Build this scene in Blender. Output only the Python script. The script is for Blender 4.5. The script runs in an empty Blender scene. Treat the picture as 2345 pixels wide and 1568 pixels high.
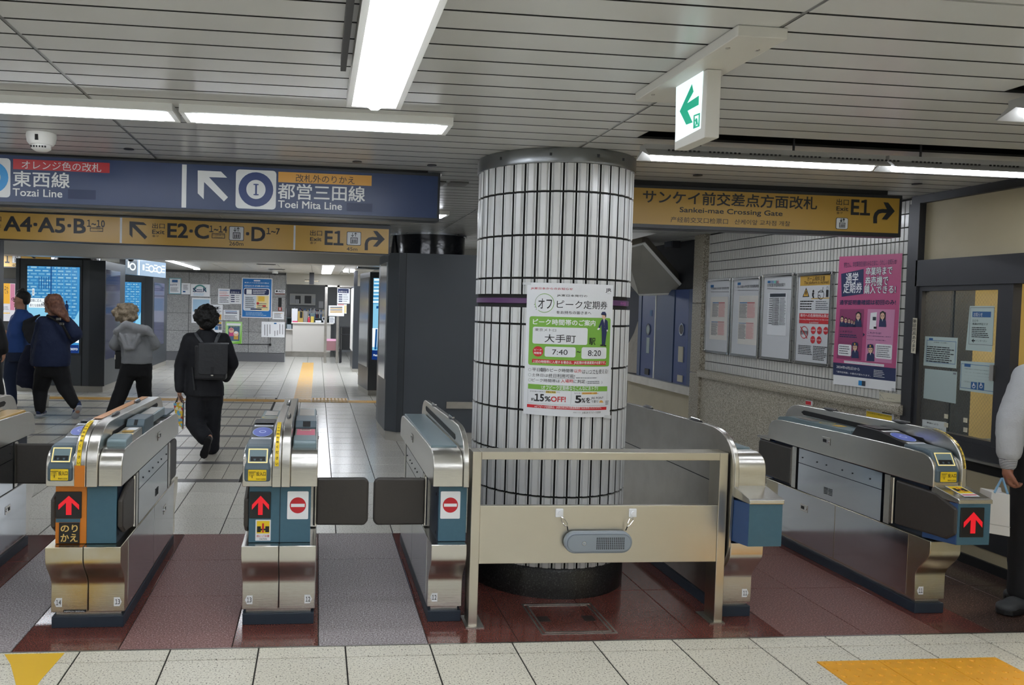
import bpy, bmesh, math, random
from mathutils import Vector, Matrix
random.seed(7)
C = bpy.context.scene.collection
sc = bpy.context.scene
# ------------------------------------------------------------------ camera, world, exposure
F, X0, Y0 = 1818.0, 918.0, 761.0
PIT, YAW, ROL = math.radians(1.90), math.radians(6.06), math.radians(1.44)
CH = 1.6
def _cam_axes():
    cy, sy, cp, sp = math.cos(YAW), math.sin(YAW), math.cos(PIT), math.sin(PIT)
    f = Vector((sy*cp, cy*cp, -sp)); rt = Vector((cy, -sy, 0)); dn = f.cross(rt)
    cr, sr = math.cos(ROL), math.sin(ROL)
    return cr*rt - sr*dn, sr*rt + cr*dn, f
AR, AD, AF = _cam_axes()
cam = bpy.data.objects.new('camera', bpy.data.cameras.new('camera')); C.objects.link(cam)
mw = Matrix.Identity(4)
for i in range(3):
    mw[i][0], mw[i][1], mw[i][2] = AR[i], -AD[i], -AF[i]
mw[2][3] = CH
cam.matrix_world = mw
cam.data.sensor_width = 36; cam.data.lens = F/2345*36
cam.data.shift_x = (1172.5-X0)/2345; cam.data.shift_y = (Y0-784)/2345
cam.data.clip_start = 0.05; cam.data.clip_end = 200
sc.camera = cam
w = bpy.data.worlds.new('world'); sc.world = w; w.use_nodes = True
w.node_tree.nodes['Background'].inputs[0].default_value = (0.9, 0.95, 1, 1)
w.node_tree.nodes['Background'].inputs[1].default_value = 0.25
sc.view_settings.view_transform = 'Standard'; sc.view_settings.look = 'None'
sc.view_settings.gamma = 1; sc.view_settings.use_curve_mapping = False
EX = 1.05
sc.view_settings.exposure = EX
LAMP = 11.5          # emission of every ceiling tube
sc.cycles.max_bounces = 8; sc.cycles.sample_clamp_indirect = 6

def ray(u, v):
    return AR*((u-X0)/F) + AD*((v-Y0)/F) + AF
CP = Vector((0, 0, CH))
def PY(u, v, y): d = ray(u, v); return CP + d*(y/d.y)
def PX(u, v, x): d = ray(u, v); return CP + d*(x/d.x)
def PZ(u, v, z): d = ray(u, v); return CP + d*((z-CH)/d.z)
CZ = 2.487
# ------------------------------------------------------------------ materials
MT = {}
def lin(c):
    if isinstance(c, str):
        c = [int(c[i:i+2], 16)/255 for i in (0, 2, 4)]
    return tuple(((x/12.92) if x <= .04045 else ((x+.055)/1.055)**2.4) for x in c[:3])
def mat(name, col, rough=.5, metal=0, spec=.5, emit=0, rand=0, speck=None, cloud=None, bump=None, alpha=None, trans=0, ecol=None):
    """col: sRGB hex; speck=(scale,[(pos,hex)...]); cloud=(scale,hex2,fac); bump=(scale vec,strength)"""
    if name in MT: return MT[name]
    m = bpy.data.materials.new(name); m.use_nodes = True; n = m.node_tree.nodes; l = m.node_tree.links
    b = n['Principled BSDF']; c = lin(col)
    b.inputs['Base Color'].default_value = (*c, 1); b.inputs['Roughness'].default_value = rough
    b.inputs['Metallic'].default_value = metal; b.inputs['Specular IOR Level'].default_value = spec
    m.diffuse_color = (*c, 1)
    out = None; geo = n.new('ShaderNodeNewGeometry')
    if speck:
        nz = n.new('ShaderNodeTexNoise'); nz.inputs['Scale'].default_value = speck[0]; nz.inputs['Detail'].default_value = 3
        l.new(geo.outputs['Position'], nz.inputs['Vector'])
        r = n.new('ShaderNodeValToRGB'); l.new(nz.outputs['Fac'], r.inputs[0]); e = r.color_ramp.elements
        while len(e) < len(speck[1]): e.new(.5)
        for k, (p, h) in enumerate(speck[1]): e[k].position = p; e[k].color = (*lin(h), 1)
        out = r.outputs[0]
    if cloud:
        nz = n.new('ShaderNodeTexNoise'); nz.inputs['Scale'].default_value = cloud[0]; nz.inputs['Detail'].default_value = 4
        l.new(geo.outputs['Position'], nz.inputs['Vector'])
        mx = n.new('ShaderNodeMix'); mx.data_type = 'RGBA'
        mp = n.new('ShaderNodeMapRange'); mp.inputs[1].default_value = .4; mp.inputs[2].default_value = .7; mp.inputs[4].default_value = cloud[2]
        l.new(nz.outputs['Fac'], mp.inputs[0]); l.new(mp.outputs[0], mx.inputs[0])
        if out: l.new(out, mx.inputs[6])
        else: mx.inputs[6].default_value = (*c, 1)
        mx.inputs[7].default_value = (*lin(cloud[1]), 1); out = mx.outputs[2]
    if rand:
        oi = n.new('ShaderNodeObjectInfo'); mp = n.new('ShaderNodeMapRange')
        mp.inputs[3].default_value = 1-rand; mp.inputs[4].default_value = 1+rand; l.new(oi.outputs['Random'], mp.inputs[0])
        vm = n.new('ShaderNodeVectorMath'); vm.operation = 'SCALE'; l.new(mp.outputs[0], vm.inputs['Scale'])
        if out: l.new(out, vm.inputs[0])
        else: vm.inputs[0].default_value = c
        out = vm.outputs[0]
    if out: l.new(out, b.inputs['Base Color'])
    if emit:
        b.inputs['Emission Color'].default_value = (*(lin(ecol) if ecol else c), 1); b.inputs['Emission Strength'].default_value = emit
    if bump:
        mpn = n.new('ShaderNodeMapping'); mpn.inputs['Scale'].default_value = bump[0]
        l.new(geo.outputs['Position'], mpn.inputs['Vector'])
        nz = n.new('ShaderNodeTexNoise'); nz.inputs['Scale'].default_value = 1; nz.inputs['Detail'].default_value = 2
        l.new(mpn.outputs[0], nz.inputs['Vector'])
        bp = n.new('ShaderNodeBump'); bp.inputs['Strength'].default_value = bump[1]; bp.inputs['Distance'].default_value = .01
        l.new(nz.outputs['Fac'], bp.inputs['Height']); l.new(bp.outputs[0], b.inputs['Normal'])
    if trans: b.inputs['Transmission Weight'].default_value = trans; b.inputs['IOR'].default_value = 1.02
    if alpha is not None: b.inputs['Alpha'].default_value = alpha
    MT[name] = m; return m

STEEL = mat('brushed_steel', 'd2d0ca', .25, 1, bump=((10, 10, 900), .06))
STEELD = mat('brushed_steel_dull', 'bab7b0', .32, 1, bump=((700, 700, 8), .05), cloud=(7, 'a39f97', .5))
POL = mat('polished_steel', 'c3c8ce', .12, 1, bump=((5, 5, 2), .10))
CHROME = mat('chrome', 'd8d8d8', .08, 1)
SLATE = mat('slate_plastic', '4a5a63', .4)
SLATEL = mat('light_slate_panel', '6f8288', .3)
TEAL = mat('teal_panel', '3d6273', .55, cloud=(40, '44697a', .3))
BLUEM = mat('blue_side_panel', '2c4a78', .5)
NAVYP = mat('navy_plinth', '27323f', .5)
BLACK = mat('black_plastic', '17181a', .35)
VBLACK = mat('matte_black', '0b0c0e', .6)
DKBROWN = mat('dark_brown_flap', '393531', .45, bump=((60, 60, 60), .05))
WHITE = mat('white_print', 'e6e8ea', .6)
PAPER = mat('white_paper', 'dfe2e6', .7)
INK = mat('black_ink', '16171b', .6)
GREYINK = mat('grey_ink', '6d7278', .6)
YEL = mat('yellow_label', 'e8c61c', .5)
REDP = mat('red_print', 'c01f2a', .5)
ORANGE = mat('orange_paint', 'c9761d', .45)
CREAM = mat('cream_panel', 'b8ae93', .6, cloud=(3, 'a79c80', .5))
DFRAME = mat('dark_bronze_frame', '35363a', .45, metal=.3)
KIOSK = mat('charcoal_kiosk', '4a4f55', .38, metal=.1)
KIOSKD = mat('charcoal_kiosk_trim', '3d4146', .33, metal=.2)
TILEW = mat('white_glazed_tile', 'c9cbcb', .25, rand=.05, bump=((30, 30, 30), .03))
TILEW2 = mat('white_strip_tile', 'c4c4bf', .2, rand=.08)
GROUT = mat('black_grout', '1a1b1a', .8)
LIGHTM = mat('lamp_tube', 'ffffff', .5, emit=LAMP, ecol='f1f6ff')
LAMPW = mat('lamp_housing_white', 'e4e5e2', .5)
# ------------------------------------------------------------------ mesh helpers
class MB:
    def __init__(s): s.v = []; s.f = []; s.m = []; s.mats = []; s.sm = []
    def mi(s, m):
        if m not in s.mats: s.mats.append(m)
        return s.mats.index(m)
    def add(s, vs, fs, m, smooth=False):
        o = len(s.v); s.v += [tuple(p) for p in vs]; k = s.mi(m)
        for f in fs: s.f.append([i+o for i in f]); s.m.append(k); s.sm.append(smooth)
        return s
    def box(s, x0, x1, y0, y1, z0, z1, m):
        vs = [(x, y, z) for x in (x0, x1) for y in (y0, y1) for z in (z0, z1)]
        return s.add(vs, [(0, 1, 3, 2), (4, 6, 7, 5), (0, 4, 5, 1), (2, 3, 7, 6), (0, 2, 6, 4), (1, 5, 7, 3)], m)
    def prism(s, pts, d, m, cap=True, smooth=False):
        """pts: list of 3D points (polygon), extruded by vector d"""
        n = len(pts); d = Vector(d); a = [Vector(p) for p in pts]; b = [p+d for p in a]
        fs = [(i, (i+1) % n, n+(i+1) % n, n+i) for i in range(n)]
        s.add(a+b, fs, m, smooth)
        if cap: s.add(a, [tuple(range(n))[::-1]], m); s.add(b, [tuple(range(n))], m)
        return s
    def profx(s, prof, x0, x1, m, smooth=False):
        return s.prism([(x0, y, z) for y, z in prof], (x1-x0, 0, 0), m, smooth=smooth)
    def tube(s, pts, r, m, n=8, cap=True):
        pts = [Vector(p) for p in pts]; rs = r if isinstance(r, (list, tuple)) else [r]*len(pts)
        vs = []; k = len(pts)
        for i, p in enumerate(pts):
            t = (pts[min(i+1, k-1)]-pts[max(i-1, 0)]).normalized()
            a = t.orthogonal().normalized() if abs(t.z) > .9 else t.cross(Vector((0, 0, 1))).normalized()
            b = t.cross(a)
            vs += [p + a*math.cos(q*2*math.pi/n)*rs[i] + b*math.sin(q*2*math.pi/n)*rs[i] for q in range(n)]
        fs = [(i*n+q, i*n+(q+1) % n, (i+1)*n+(q+1) % n, (i+1)*n+q) for i in range(k-1) for q in range(n)]
        s.add(vs, fs, m, True)
        if cap: s.add(vs[:n], [tuple(range(n))], m); s.add(vs[-n:], [tuple(range(n))], m)
        return s
    def lathe(s, cx, cy, prof, m, n=48, a0=0, a1=2*math.pi, smooth=True):
        full = abs(a1-a0-2*math.pi) < 1e-6; k = n if full else n+1; vs = []
        for r, z in prof:
            vs += [(cx+r*math.sin(a0+(a1-a0)*i/n), cy-r*math.cos(a0+(a1-a0)*i/n), z) for i in range(k)]
        fs = []
        for j in range(len(prof)-1):
            for i in range(n): fs.append((j*k+i, j*k+(i+1) % k, (j+1)*k+(i+1) % k, (j+1)*k+i))
        return s.add(vs, fs, m, smooth)
    def ell(s, c, r, m, u=12, w=8, rot=None):
        c = Vector(c); vs = []
        for j in range(w+1):
            t = math.pi*j/w
            for i in range(u):
                p = Vector((r[0]*math.sin(t)*math.cos(2*math.pi*i/u), r[1]*math.sin(t)*math.sin(2*math.pi*i/u), r[2]*math.cos(t)))
                vs.append(c + (rot @ p if rot else p))
        fs = [(j*u+i, j*u+(i+1) % u, (j+1)*u+(i+1) % u, (j+1)*u+i) for j in range(w) for i in range(u)]
        return s.add(vs, fs, m, True)
    def build(s, name, parent=None, label=None, bevel=0, kind=None, recalc=True):
        me = bpy.data.meshes.new(name); me.from_pydata(s.v, [], s.f)
        for m in s.mats: me.materials.append(m)
        me.polygons.foreach_set('material_index', s.m); me.polygons.foreach_set('use_smooth', s.sm); me.update()
        if recalc:
            bm = bmesh.new(); bm.from_mesh(me); bmesh.ops.remove_doubles(bm, verts=bm.verts, dist=1e-5)
            bmesh.ops.recalc_face_normals(bm, faces=bm.faces); bm.to_mesh(me); bm.free()
        if any(s.sm): me.set_sharp_from_angle(angle=.55)
        return link(name, me, parent, label, bevel, kind)
def link(name, me, parent=None, label=None, bevel=0, kind=None):
    o = bpy.data.objects.new(name, me); C.objects.link(o)
    if parent: o.parent = parent; o.matrix_parent_inverse = Matrix.Translation(-world_loc(parent))
    if label: o['label'] = label
    if kind: o['kind'] = kind
    if bevel:
        b = o.modifiers.new('bevel', 'BEVEL'); b.width = bevel; b.segments = 2; b.limit_method = 'ANGLE'; b.angle_limit = .6
    return o
def world_loc(o):
    v = Vector((0, 0, 0))
    while o:
        v = v + o.location; 
        if o.parent: v = v + o.matrix_parent_inverse.translation
        o = o.parent
    return v
def thing(name, label, cat, loc=(0, 0, 0), group=None, kind=None):
    o = bpy.data.objects.new(name, None); C.objects.link(o); o.location = loc; o.empty_display_size = .1
    if label: o['label'] = label
    if cat: o['category'] = cat
    if group: o['group'] = group
    if kind: o['kind'] = kind
    return o
def struct(name, loc=(0, 0, 0)): return thing(name, None, None, loc, kind='structure')
def tag(o, label, cat, group=None):
    o['label'] = label; o['category'] = cat
    if group: o['group'] = group
    return o
def bx(name, x0, x1, y0, y1, z0, z1, m, parent=None, bevel=0, label=None, kind=None):
    return MB().box(x0, x1, y0, y1, z0, z1, m).build(name, parent, label, bevel, kind)
# ------------------------------------------------------------------ flat print: panels and lettering
class Panel:
    """a surface print lies on. kind 'Y': plane y=c seen from -y; 'X': plane x=c seen from -x; 'XR' seen from +x; 'C': cylinder"""
    def __init__(s, kind, c, cr=(1, 0, 0), cx=0, cy=0, step=.0012, parent=None, rot=0):
        s.k = kind; s.c = c; s.cr = cr; s.cx = cx; s.cy = cy; s.step = step; s.par = parent; s.layer = 0
    def px(s, a, b):
        sc_, ox, oy = s.cr; return ox+a/sc_, oy+b/sc_
    def P(s, a, b):
        u, v = s.px(a, b)
        if s.k == 'Y': p = PY(u, v, s.c); return p.x, p.z
        if s.k == 'X': p = PX(u, v, s.c); return -p.y, p.z
        d = ray(u, v); A = d.x**2+d.y**2; B = -2*(d.x*s.cx+d.y*s.cy); Q = s.cx**2+s.cy**2-s.c**2
        t = (-B-math.sqrt(max(B*B-4*A*Q, 0)))/(2*A); p = CP+d*t
        return s.c*math.atan2(p.x-s.cx, -(p.y-s.cy)), p.z
    def W(s, x, y, d):
        if s.k == 'Y': return (x, s.c-d, y)
        if s.k == 'X': return (s.c-d, -x, y)
        r = s.c+d; t = x/s.c
        return (s.cx+r*math.sin(t), s.cy-r*math.cos(t), y)
    def nd(s, d): return s.step*(1 if d is None else d)
    def poly(s, pts, m, d=None, name='print', raw=False, th=0):
        q = pts if raw else [s.P(*p) for p in pts]
        dd = s.nd(d)
        if s.k == 'C':
            xs = sorted(set(round(p[0], 5) for p in q)); a, b = xs[0], xs[-1]; n = max(1, int((b-a)/.02))
            cuts = sorted(set(xs+[a+(b-a)*i/n for i in range(n+1)])); mb = MB(); vs = []
            for x in cuts:
                ys = []
                for i in range(len(q)):
                    p0, p1 = q[i], q[(i+1) % len(q)]
                    if min(p0[0], p1[0])-1e-5 <= x <= max(p0[0], p1[0])+1e-5:
                        if abs(p1[0]-p0[0]) < 1e-6: ys += [p0[1], p1[1]]
                        else: ys.append(p0[1]+(p1[1]-p0[1])*(x-p0[0])/(p1[0]-p0[0]))
                vs += [s.W(x, min(ys), dd), s.W(x, max(ys), dd)]
            mb.add(vs, [(2*i, 2*i+2, 2*i+3, 2*i+1) for i in range(len(cuts)-1)], m)
            return mb.build(name, s.par)
        mb = MB(); mb.add([s.W(x, y, dd) for x, y in q], [tuple(range(len(q)))], m)
        if th:
            mb.add([s.W(x, y, dd) for x, y in q]+[s.W(x, y, dd-th) for x, y in q], [(i, (i+1) % len(q), len(q)+(i+1) % len(q), len(q)+i) for i in range(len(q))], m)
        return mb.build(name, s.par)
    def rect(s, a0, b0, a1, b1, m, d=None, name='print', r=0, th=0):
        x0, y1 = s.P(a0, b0); x1, y0 = s.P(a1, b1)
        return s.rrect(x0, y0, x1, y1, m, d, name, r, th)
    def rrect(s, x0, y0, x1, y1, m, d=None, name='print', r=0, th=0):
        if r:
            r = min(r, (x1-x0)/2, (y1-y0)/2); pts = []
            for cx, cy, a in ((x0+r, y0+r, 180), (x1-r, y0+r, 270), (x1-r, y1-r, 0), (x0+r, y1-r, 90)):
                pts += [(cx+r*math.cos(math.radians(a+t)), cy+r*math.sin(math.radians(a+t))) for t in (0, 30, 60, 90)]
        else: pts = [(x0, y0), (x1, y0), (x1, y1), (x0, y1)]
        return s.poly(pts, m, d, name, raw=True, th=th)
    def disc(s, a, b, rad, m, d=None, r2=0, name='print', sy=1, a0=0, a1=360):
        """rad in metres"""
        x, y = s.P(a, b); n = 28; dd = s.nd(d); pts = []
        T = [math.radians(a0+(a1-a0)*i/n) for i in range(n+1)]
        if r2:
            vs = [s.W(x+rad*math.cos(t), y+sy*rad*math.sin(t), dd) for t in T]+[s.W(x+r2*math.cos(t), y+sy*r2*math.sin(t), dd) for t in T]
            return MB().add(vs, [(i, i+1, n+2+i, n+1+i) for i in range(n)], m).build(name, s.par)
        return s.poly([(x+rad*math.cos(t), y+sy*rad*math.sin(t)) for t in T[:-1]], m, d, name, raw=True)
    def line(s, p, q, wd, m, d=None, name='print'):
        a = Vector(s.P(*p)); b = Vector(s.P(*q)); t = (b-a).normalized(); n = Vector((-t.y, t.x))*wd/2
        return s.poly([tuple(a+n), tuple(a-n), tuple(b-n), tuple(b+n)], m, d, name, raw=True)
    def frame(s, a0, b0, a1, b1, wd, m, d=None):
        x0, y1 = s.P(a0, b0); x1, y0 = s.P(a1, b1); dd = s.nd(d)
        o = [(x0, y0), (x1, y0), (x1, y1), (x0, y1)]; i = [(x0+wd, y0+wd), (x1-wd, y0+wd), (x1-wd, y1-wd), (x0+wd, y1-wd)]
        return MB().add([s.W(*p, dd) for p in o+i], [(k, (k+1) % 4, 4+(k+1) % 4, 4+k) for k in range(4)], m).build('print', s.par)
    def text(s, txt, a0, b0, a1, b1, m=None, d=None, bold=0, name='lettering', vert=False):
        x0, y1 = s.P(a0, b0); x1, y0 = s.P(a1, b1)
        TEXTS.append((s, txt, x0, y0, x1, y1, m or INK, s.nd(2 if d is None else d), bold, s.par, name, vert))
    def lines(s, a0, b0, a1, b1, n, m=None, d=None, fill=.45):
        """n rows of small illegible print as thin bars broken into words"""
        x0, y1 = s.P(a0, b0); x1, y0 = s.P(a1, b1); mb = MB(); dd = s.nd(2 if d is None else d); h = (y1-y0)/n
        for i in range(n):
            y = y1-h*(i+.5); x = x0; end = x1-(x1-x0)*random.random()*.25
            while x < end:
                wl = (x1-x0)*random.uniform(.05, .2); xe = min(x+wl, end)
                mb.add([s.W(x, y-h*fill/2, dd), s.W(xe, y-h*fill/2, dd), s.W(xe, y+h*fill/2, dd), s.W(x, y+h*fill/2, dd)], [(0, 1, 2, 3)], m or GREYINK)
                x = xe+(x1-x0)*.015
        return mb.build('fine_print', s.par)
TEXTS = []
def glyph_meshes(strings):
    """{string: (verts, faces)} from text objects; the digit 1 is taken full-width, with its flag, and set in by hand"""
    toks = set('4')
    for st in strings:
        for tk in split1(st): toks.add(tk)
    tmp = {}
    for tk in toks:
        cu = bpy.data.curves.new('t', 'FONT'); cu.body = tk; cu.resolution_u = 3; cu.size = 1
        if '\n' in tk: cu.align_x = 'CENTER'
        o = bpy.data.objects.new('t', cu); C.objects.link(o); tmp[tk] = o
    bpy.context.view_layer.update(); dg = bpy.context.evaluated_depsgraph_get(); G = {}
    for tk, o in tmp.items():
        me = bpy.data.meshes.new_from_object(o.evaluated_get(dg)); G[tk] = ([tuple(v.co) for v in me.vertices], [tuple(p.vertices) for p in me.polygons]); bpy.data.meshes.remove(me)
    for o in tmp.values(): cu = o.data; bpy.data.objects.remove(o); bpy.data.curves.remove(cu)
    y4 = max(v[1] for v in G['4'][0]); out = {}
    for st in strings:
        tk = split1(st)
        if len(tk) == 1 and tk[0] != '\uff11': out[st] = G[tk[0]]; continue
        V_, F_, x = [], [], 0
        for t in tk:
            v, f = G[t]
            if not v: x += .25; continue
            ax, bx_ = min(p[0] for p in v), max(p[0] for p in v); k = 1
            if t == '\uff11':
                ay, by = min(p[1] for p in v), max(p[1] for p in v); k = y4/(by-ay); v = [(p[0]*k, (p[1]-ay)*k, 0) for p in v]; ax *= k; bx_ *= k
            o = len(V_); V_ += [(p[0]-ax+x, p[1], 0) for p in v]; F_ += [tuple(i+o for i in q) for q in f]; x += bx_-ax+.085
        out[st] = (V_, F_)
    return out
def split1(st):
    if '\n' in st or '1' not in st: return [st]
    r = []; cur = ''
    for ch in st:
        if ch == '1':
            if cur: r.append(cur); cur = ''
            r.append('\uff11')
        else: cur += ch
    if cur: r.append(cur)
    return r
def flush_texts():
    key = lambda t: '\n'.join(t[1]) if t[11] else t[1]
    GM = glyph_meshes({key(t) for t in TEXTS})
    for t in TEXTS:
        s, txt, x0, y0, x1, y1, m, d, bold, par, name, vert = t
        co, fs = GM[key(t)]
        if not co: print('EMPTY TEXT', txt); continue
        ax, bx_, ay, by = min(c[0] for c in co), max(c[0] for c in co), min(c[1] for c in co), max(c[1] for c in co)
        kx, ky = (x1-x0)/max(bx_-ax, 1e-6), (y1-y0)/max(by-ay, 1e-6); b = bold*.55
        if b <= 0: sh = [(0, 0)]
        elif b > .03: sh = [(b*math.cos(a*math.pi/4), b*math.sin(a*math.pi/4)) for a in range(8)]+[(0, 0)]
        else: sh = [(-b, -b), (b, -b), (b, b), (-b, b)]
        mb = MB()
        for q, (dx, dy) in enumerate(sh): mb.add([s.W(x0+(c[0]-ax+dx)*kx, y0+(c[1]-ay+dy)*ky, d+q*2e-5) for c in co], fs, m)
        mb.build(name, par, recalc=False)
# ================================================================== FLOOR
TERR = mat('speckled_terrazzo', 'c9c4b4', .42, rand=.04, speck=(125, [(.0, '3c382f'), (.36, '5f594c'), (.40, 'cdc8b8'), (.60, 'd6d1c1'), (.72, 'eceadf')]))
TERR2 = mat('pale_terrazzo', 'c9c6bb', .28, rand=.05, speck=(95, [(.0, '6f6a5e'), (.35, '918c7f'), (.43, 'd0cdc3'), (.65, 'dbd8ce'), (.8, 'ebe9e1')]))
POLT = mat('polished_floor_tile', 'd2d0c9', .19, rand=.04, speck=(60, [(.3, 'b9b7ae'), (.5, 'cbc9c1'), (.7, 'd8d6cf')]))
SMALLT = mat('small_floor_tile', 'bdb8aa', .34, rand=.06, speck=(60, [(.3, 'aca698'), (.5, 'bdb8aa'), (.7, 'c9c4b7')]))
STRIP = mat('dark_strip_tile', '5b5958', .42, rand=.1)
REDPOL = mat('polished_red_granite', '5b332d', .12, speck=(160, [(.3, '3c1f1c'), (.45, '5c322c'), (.6, '6a3c34'), (.75, '8a5a50')]))
PINKG = mat('flamed_pink_granite', '7a5651', .5, rand=.04, speck=(130, [(.3, '4f3431'), (.44, '704c47'), (.58, '8a6661'), (.72, 'b9a5a3')]))
GREYG = mat('flamed_grey_granite', '87807f', .5, rand=.04, speck=(130, [(.3, '5a5050'), (.44, '807677'), (.56, '9f9899'), (.7, 'cbc8ca')]))
BRNG = mat('flamed_brown_granite', '6a4c45', .5, rand=.04, speck=(130, [(.3, '40241f'), (.44, '633e36'), (.58, '7b5047'), (.72, 'a88c85')]))
DKG = mat('worn_dark_granite', '4a3a34', .22, rand=.04, speck=(150, [(.3, '2b201d'), (.45, '41322d'), (.58, '524039'), (.72, '76655e')]))
TACT = mat('tactile_yellow', 'd3a347', .5, cloud=(9, 'c2a265', .7))
FJ = mat('floor_joint', '26241f', .9)
floor = bx('floor', -8.5, 4.9, -4.5, 27.5, -.06, -.004, FJ, kind='structure')
def tilemesh(wx, wy, m, th=.014):
    mb = MB(); x, y, g = wx/2, wy/2, .0016
    vs = [(-x, -y, -th), (x, -y, -th), (x, y, -th), (-x, y, -th), (-x, -y, -g), (x, -y, -g), (x, y, -g), (-x, y, -g),
          (-x+g, -y+g, 0), (x-g, -y+g, 0), (x-g, y-g, 0), (-x+g, y-g, 0)]
    fs = [(i, (i+1) % 4, 4+(i+1) % 4, 4+i) for i in range(4)]+[(4+i, 4+(i+1) % 4, 8+(i+1) % 4, 8+i) for i in range(4)]+[(8, 9, 10, 11)]
    mb.add(vs, fs, m); me = bpy.data.meshes.new('tile'); me.from_pydata(mb.v, [], mb.f); me.materials.append(m); me.update(); return me
TC = {}
def tile(name, x0, x1, y0, y1, m, j=.0075, par=None):
    k = (round(x1-x0-j, 3), round(y1-y0-j, 3), m.name)
    if k not in TC: TC[k] = tilemesh(k[0], k[1], m)
    o = bpy.data.objects.new(name, TC[k]); C.objects.link(o); o.parent = par or floor
    o.location = ((x0+x1)/2, (y0+y1)/2, 0); return o
def tiles_stuff(name, rects, m, j=.0075, label=None):
    mb = MB()
    for x0, x1, y0, y1 in rects:
        x0 += j/2; x1 -= j/2; y0 += j/2; y1 -= j/2
        mb.add([(x0, y0, -.006), (x1, y0, -.006), (x1, y1, -.006), (x0, y1, -.006), (x0+.002, y0+.002, 0), (x1-.002, y0+.002, 0), (x1-.002, y1-.002, 0), (x0+.002, y1-.002, 0)],
               [(i, (i+1) % 4, 4+(i+1) % 4, 4+i) for i in range(4)]+[(4, 5, 6, 7)], m)
    return mb.build(name, floor, kind='stuff', recalc=False)
XJ = [.165+.4*k for k in range(-22, 12)]
# near rows, 40 cm speckled terrazzo
for i in range(len(XJ)-1):
    if XJ[i] < -2.3 or XJ[i] > 4.0: continue
    tile('terrazzo_tile', XJ[i], XJ[i+1], 3.565, 3.68, TERR)
    tile('terrazzo_tile', XJ[i], XJ[i+1], 3.165, 3.565, TERR)
rs = []
for i in range(len(XJ)-1):
    for k in range(18):
        y1 = 3.165-.4*k
        if y1 < -4.2: continue
        rs.append((XJ[i], XJ[i+1], y1-.4, y1))
    if XJ[i] < -2.3 or XJ[i] > 4.0: rs += [(XJ[i], XJ[i+1], 3.565, 3.68), (XJ[i], XJ[i+1], 3.165, 3.565)]
tiles_stuff('terrazzo_tiling', rs, TERR)
# granite band under the gates
bandy = [3.68, 4.35, 4.96, 5.52]
lanes = [(-1.92, -1.70, REDPOL), (-1.70, -1.34, GREYG), (-1.34, -.87, REDPOL), (-.87, -.36, PINKG), (-.36, .04, REDPOL), (.04, .56, GREYG),
         (.56, 1.0, REDPOL), (1.0, 1.45, REDPOL), (1.45, 1.9, REDPOL), (1.9, 2.36, REDPOL), (2.36, 2.8, BRNG), (2.8, 3.22, BRNG), (3.22, 3.50, REDPOL), (3.50, 3.95, DKG), (3.95, 4.31, DKG)]
for k in range(5): lanes.append((-1.92-.8*(k+1), -1.92-.8*k, (GREYG, REDPOL)[k % 2]))
for x0, x1, m in lanes:
    for k in range(3):
        tile('granite_slab', x0, x1, bandy[k], bandy[k+1], m, j=.004)
bx('floor_edge_strip', -6, 4.3, 3.676, 3.684, -.012, .0015, mat('steel_edge', '8c8a85', .3, 1), floor)
# rows beyond the gates
for i in range(len(XJ)-1):
    for k in range(4):
        a = (XJ[i], XJ[i+1], 5.52+.4*k, 5.92+.4*k)
        if -2.5 < XJ[i] < 1.0: tile('pale_terrazzo_tile', *a, TERR2)
        else: rs = tiles_stuff('pale_tiling', [a], TERR2) if False else rs
tiles_stuff('pale_tiling', [(XJ[i], XJ[i+1], 5.52+.4*k, 5.92+.4*k) for i in range(len(XJ)-1) for k in range(4) if not -2.5 < XJ[i] < 1.0], TERR2)
# banded area (left) : strips every 80 cm, small tiles in between
bxr = -.665
st_y = [7.12+.8*k for k in range(8)]
for k, y in enumerate(st_y):
    for i in range(6):
        x1 = bxr-.64*i+(.001); tile('dark_strip_tile', x1-.64, x1, y, y+.13, STRIP, j=.003)
    for r in range(2):
        y0 = y+.13+.335*r
        for i in range(10):
            x1 = bxr-.16*i
            tile('small_floor_tile', x1-.16, x1, y0, y0+.335, SMALLT, j=.006)
tiles_stuff('small_tiling', [(bxr-.32*(i+1), bxr-.32*i, y+.13+.335*r, y+.465+.335*r) for i in range(5, 24) for y in st_y for r in range(2)], SMALLT)
mbs = MB()
for y in st_y:
    for x1 in (bxr-.64*6,): mbs.box(-8.5, x1, y, y+.13, -.006, 0, STRIP)
mbs.build('dark_strip_paving', floor, kind='stuff')
YE = 7.12+6.4   # 13.52
gap_rects = []
near = 0
for i in range(len(XJ)-1):
    y = 7.12
    while y < 27:
        x0, x1 = XJ[i], XJ[i+1]
        if x0 > 4.4: break
        if y < YE-.01 and x0 < bxr-.05: y += .4; continue
        yy = min(y+.4, 27.4)
        if y < 12 and x0 < 1.6: tile('floor_tile', x0, x1, y, yy, POLT, j=.006)
        else: gap_rects.append((x0, x1, y, yy))
        y += .4
tiles_stuff('floor_tiling', gap_rects, POLT, j=.006)
# fill between the band's right edge and the 40 cm grid
mbx = MB()
for k in range(10): mbx.box(-4.4 if k % 2 else -6, -.75-.02*k, YE+.35+.8*k, YE+.38+.8*k, -.004, .0006, STRIP)
mbx.build('dark_paving_lines', floor, kind='stuff')
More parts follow.
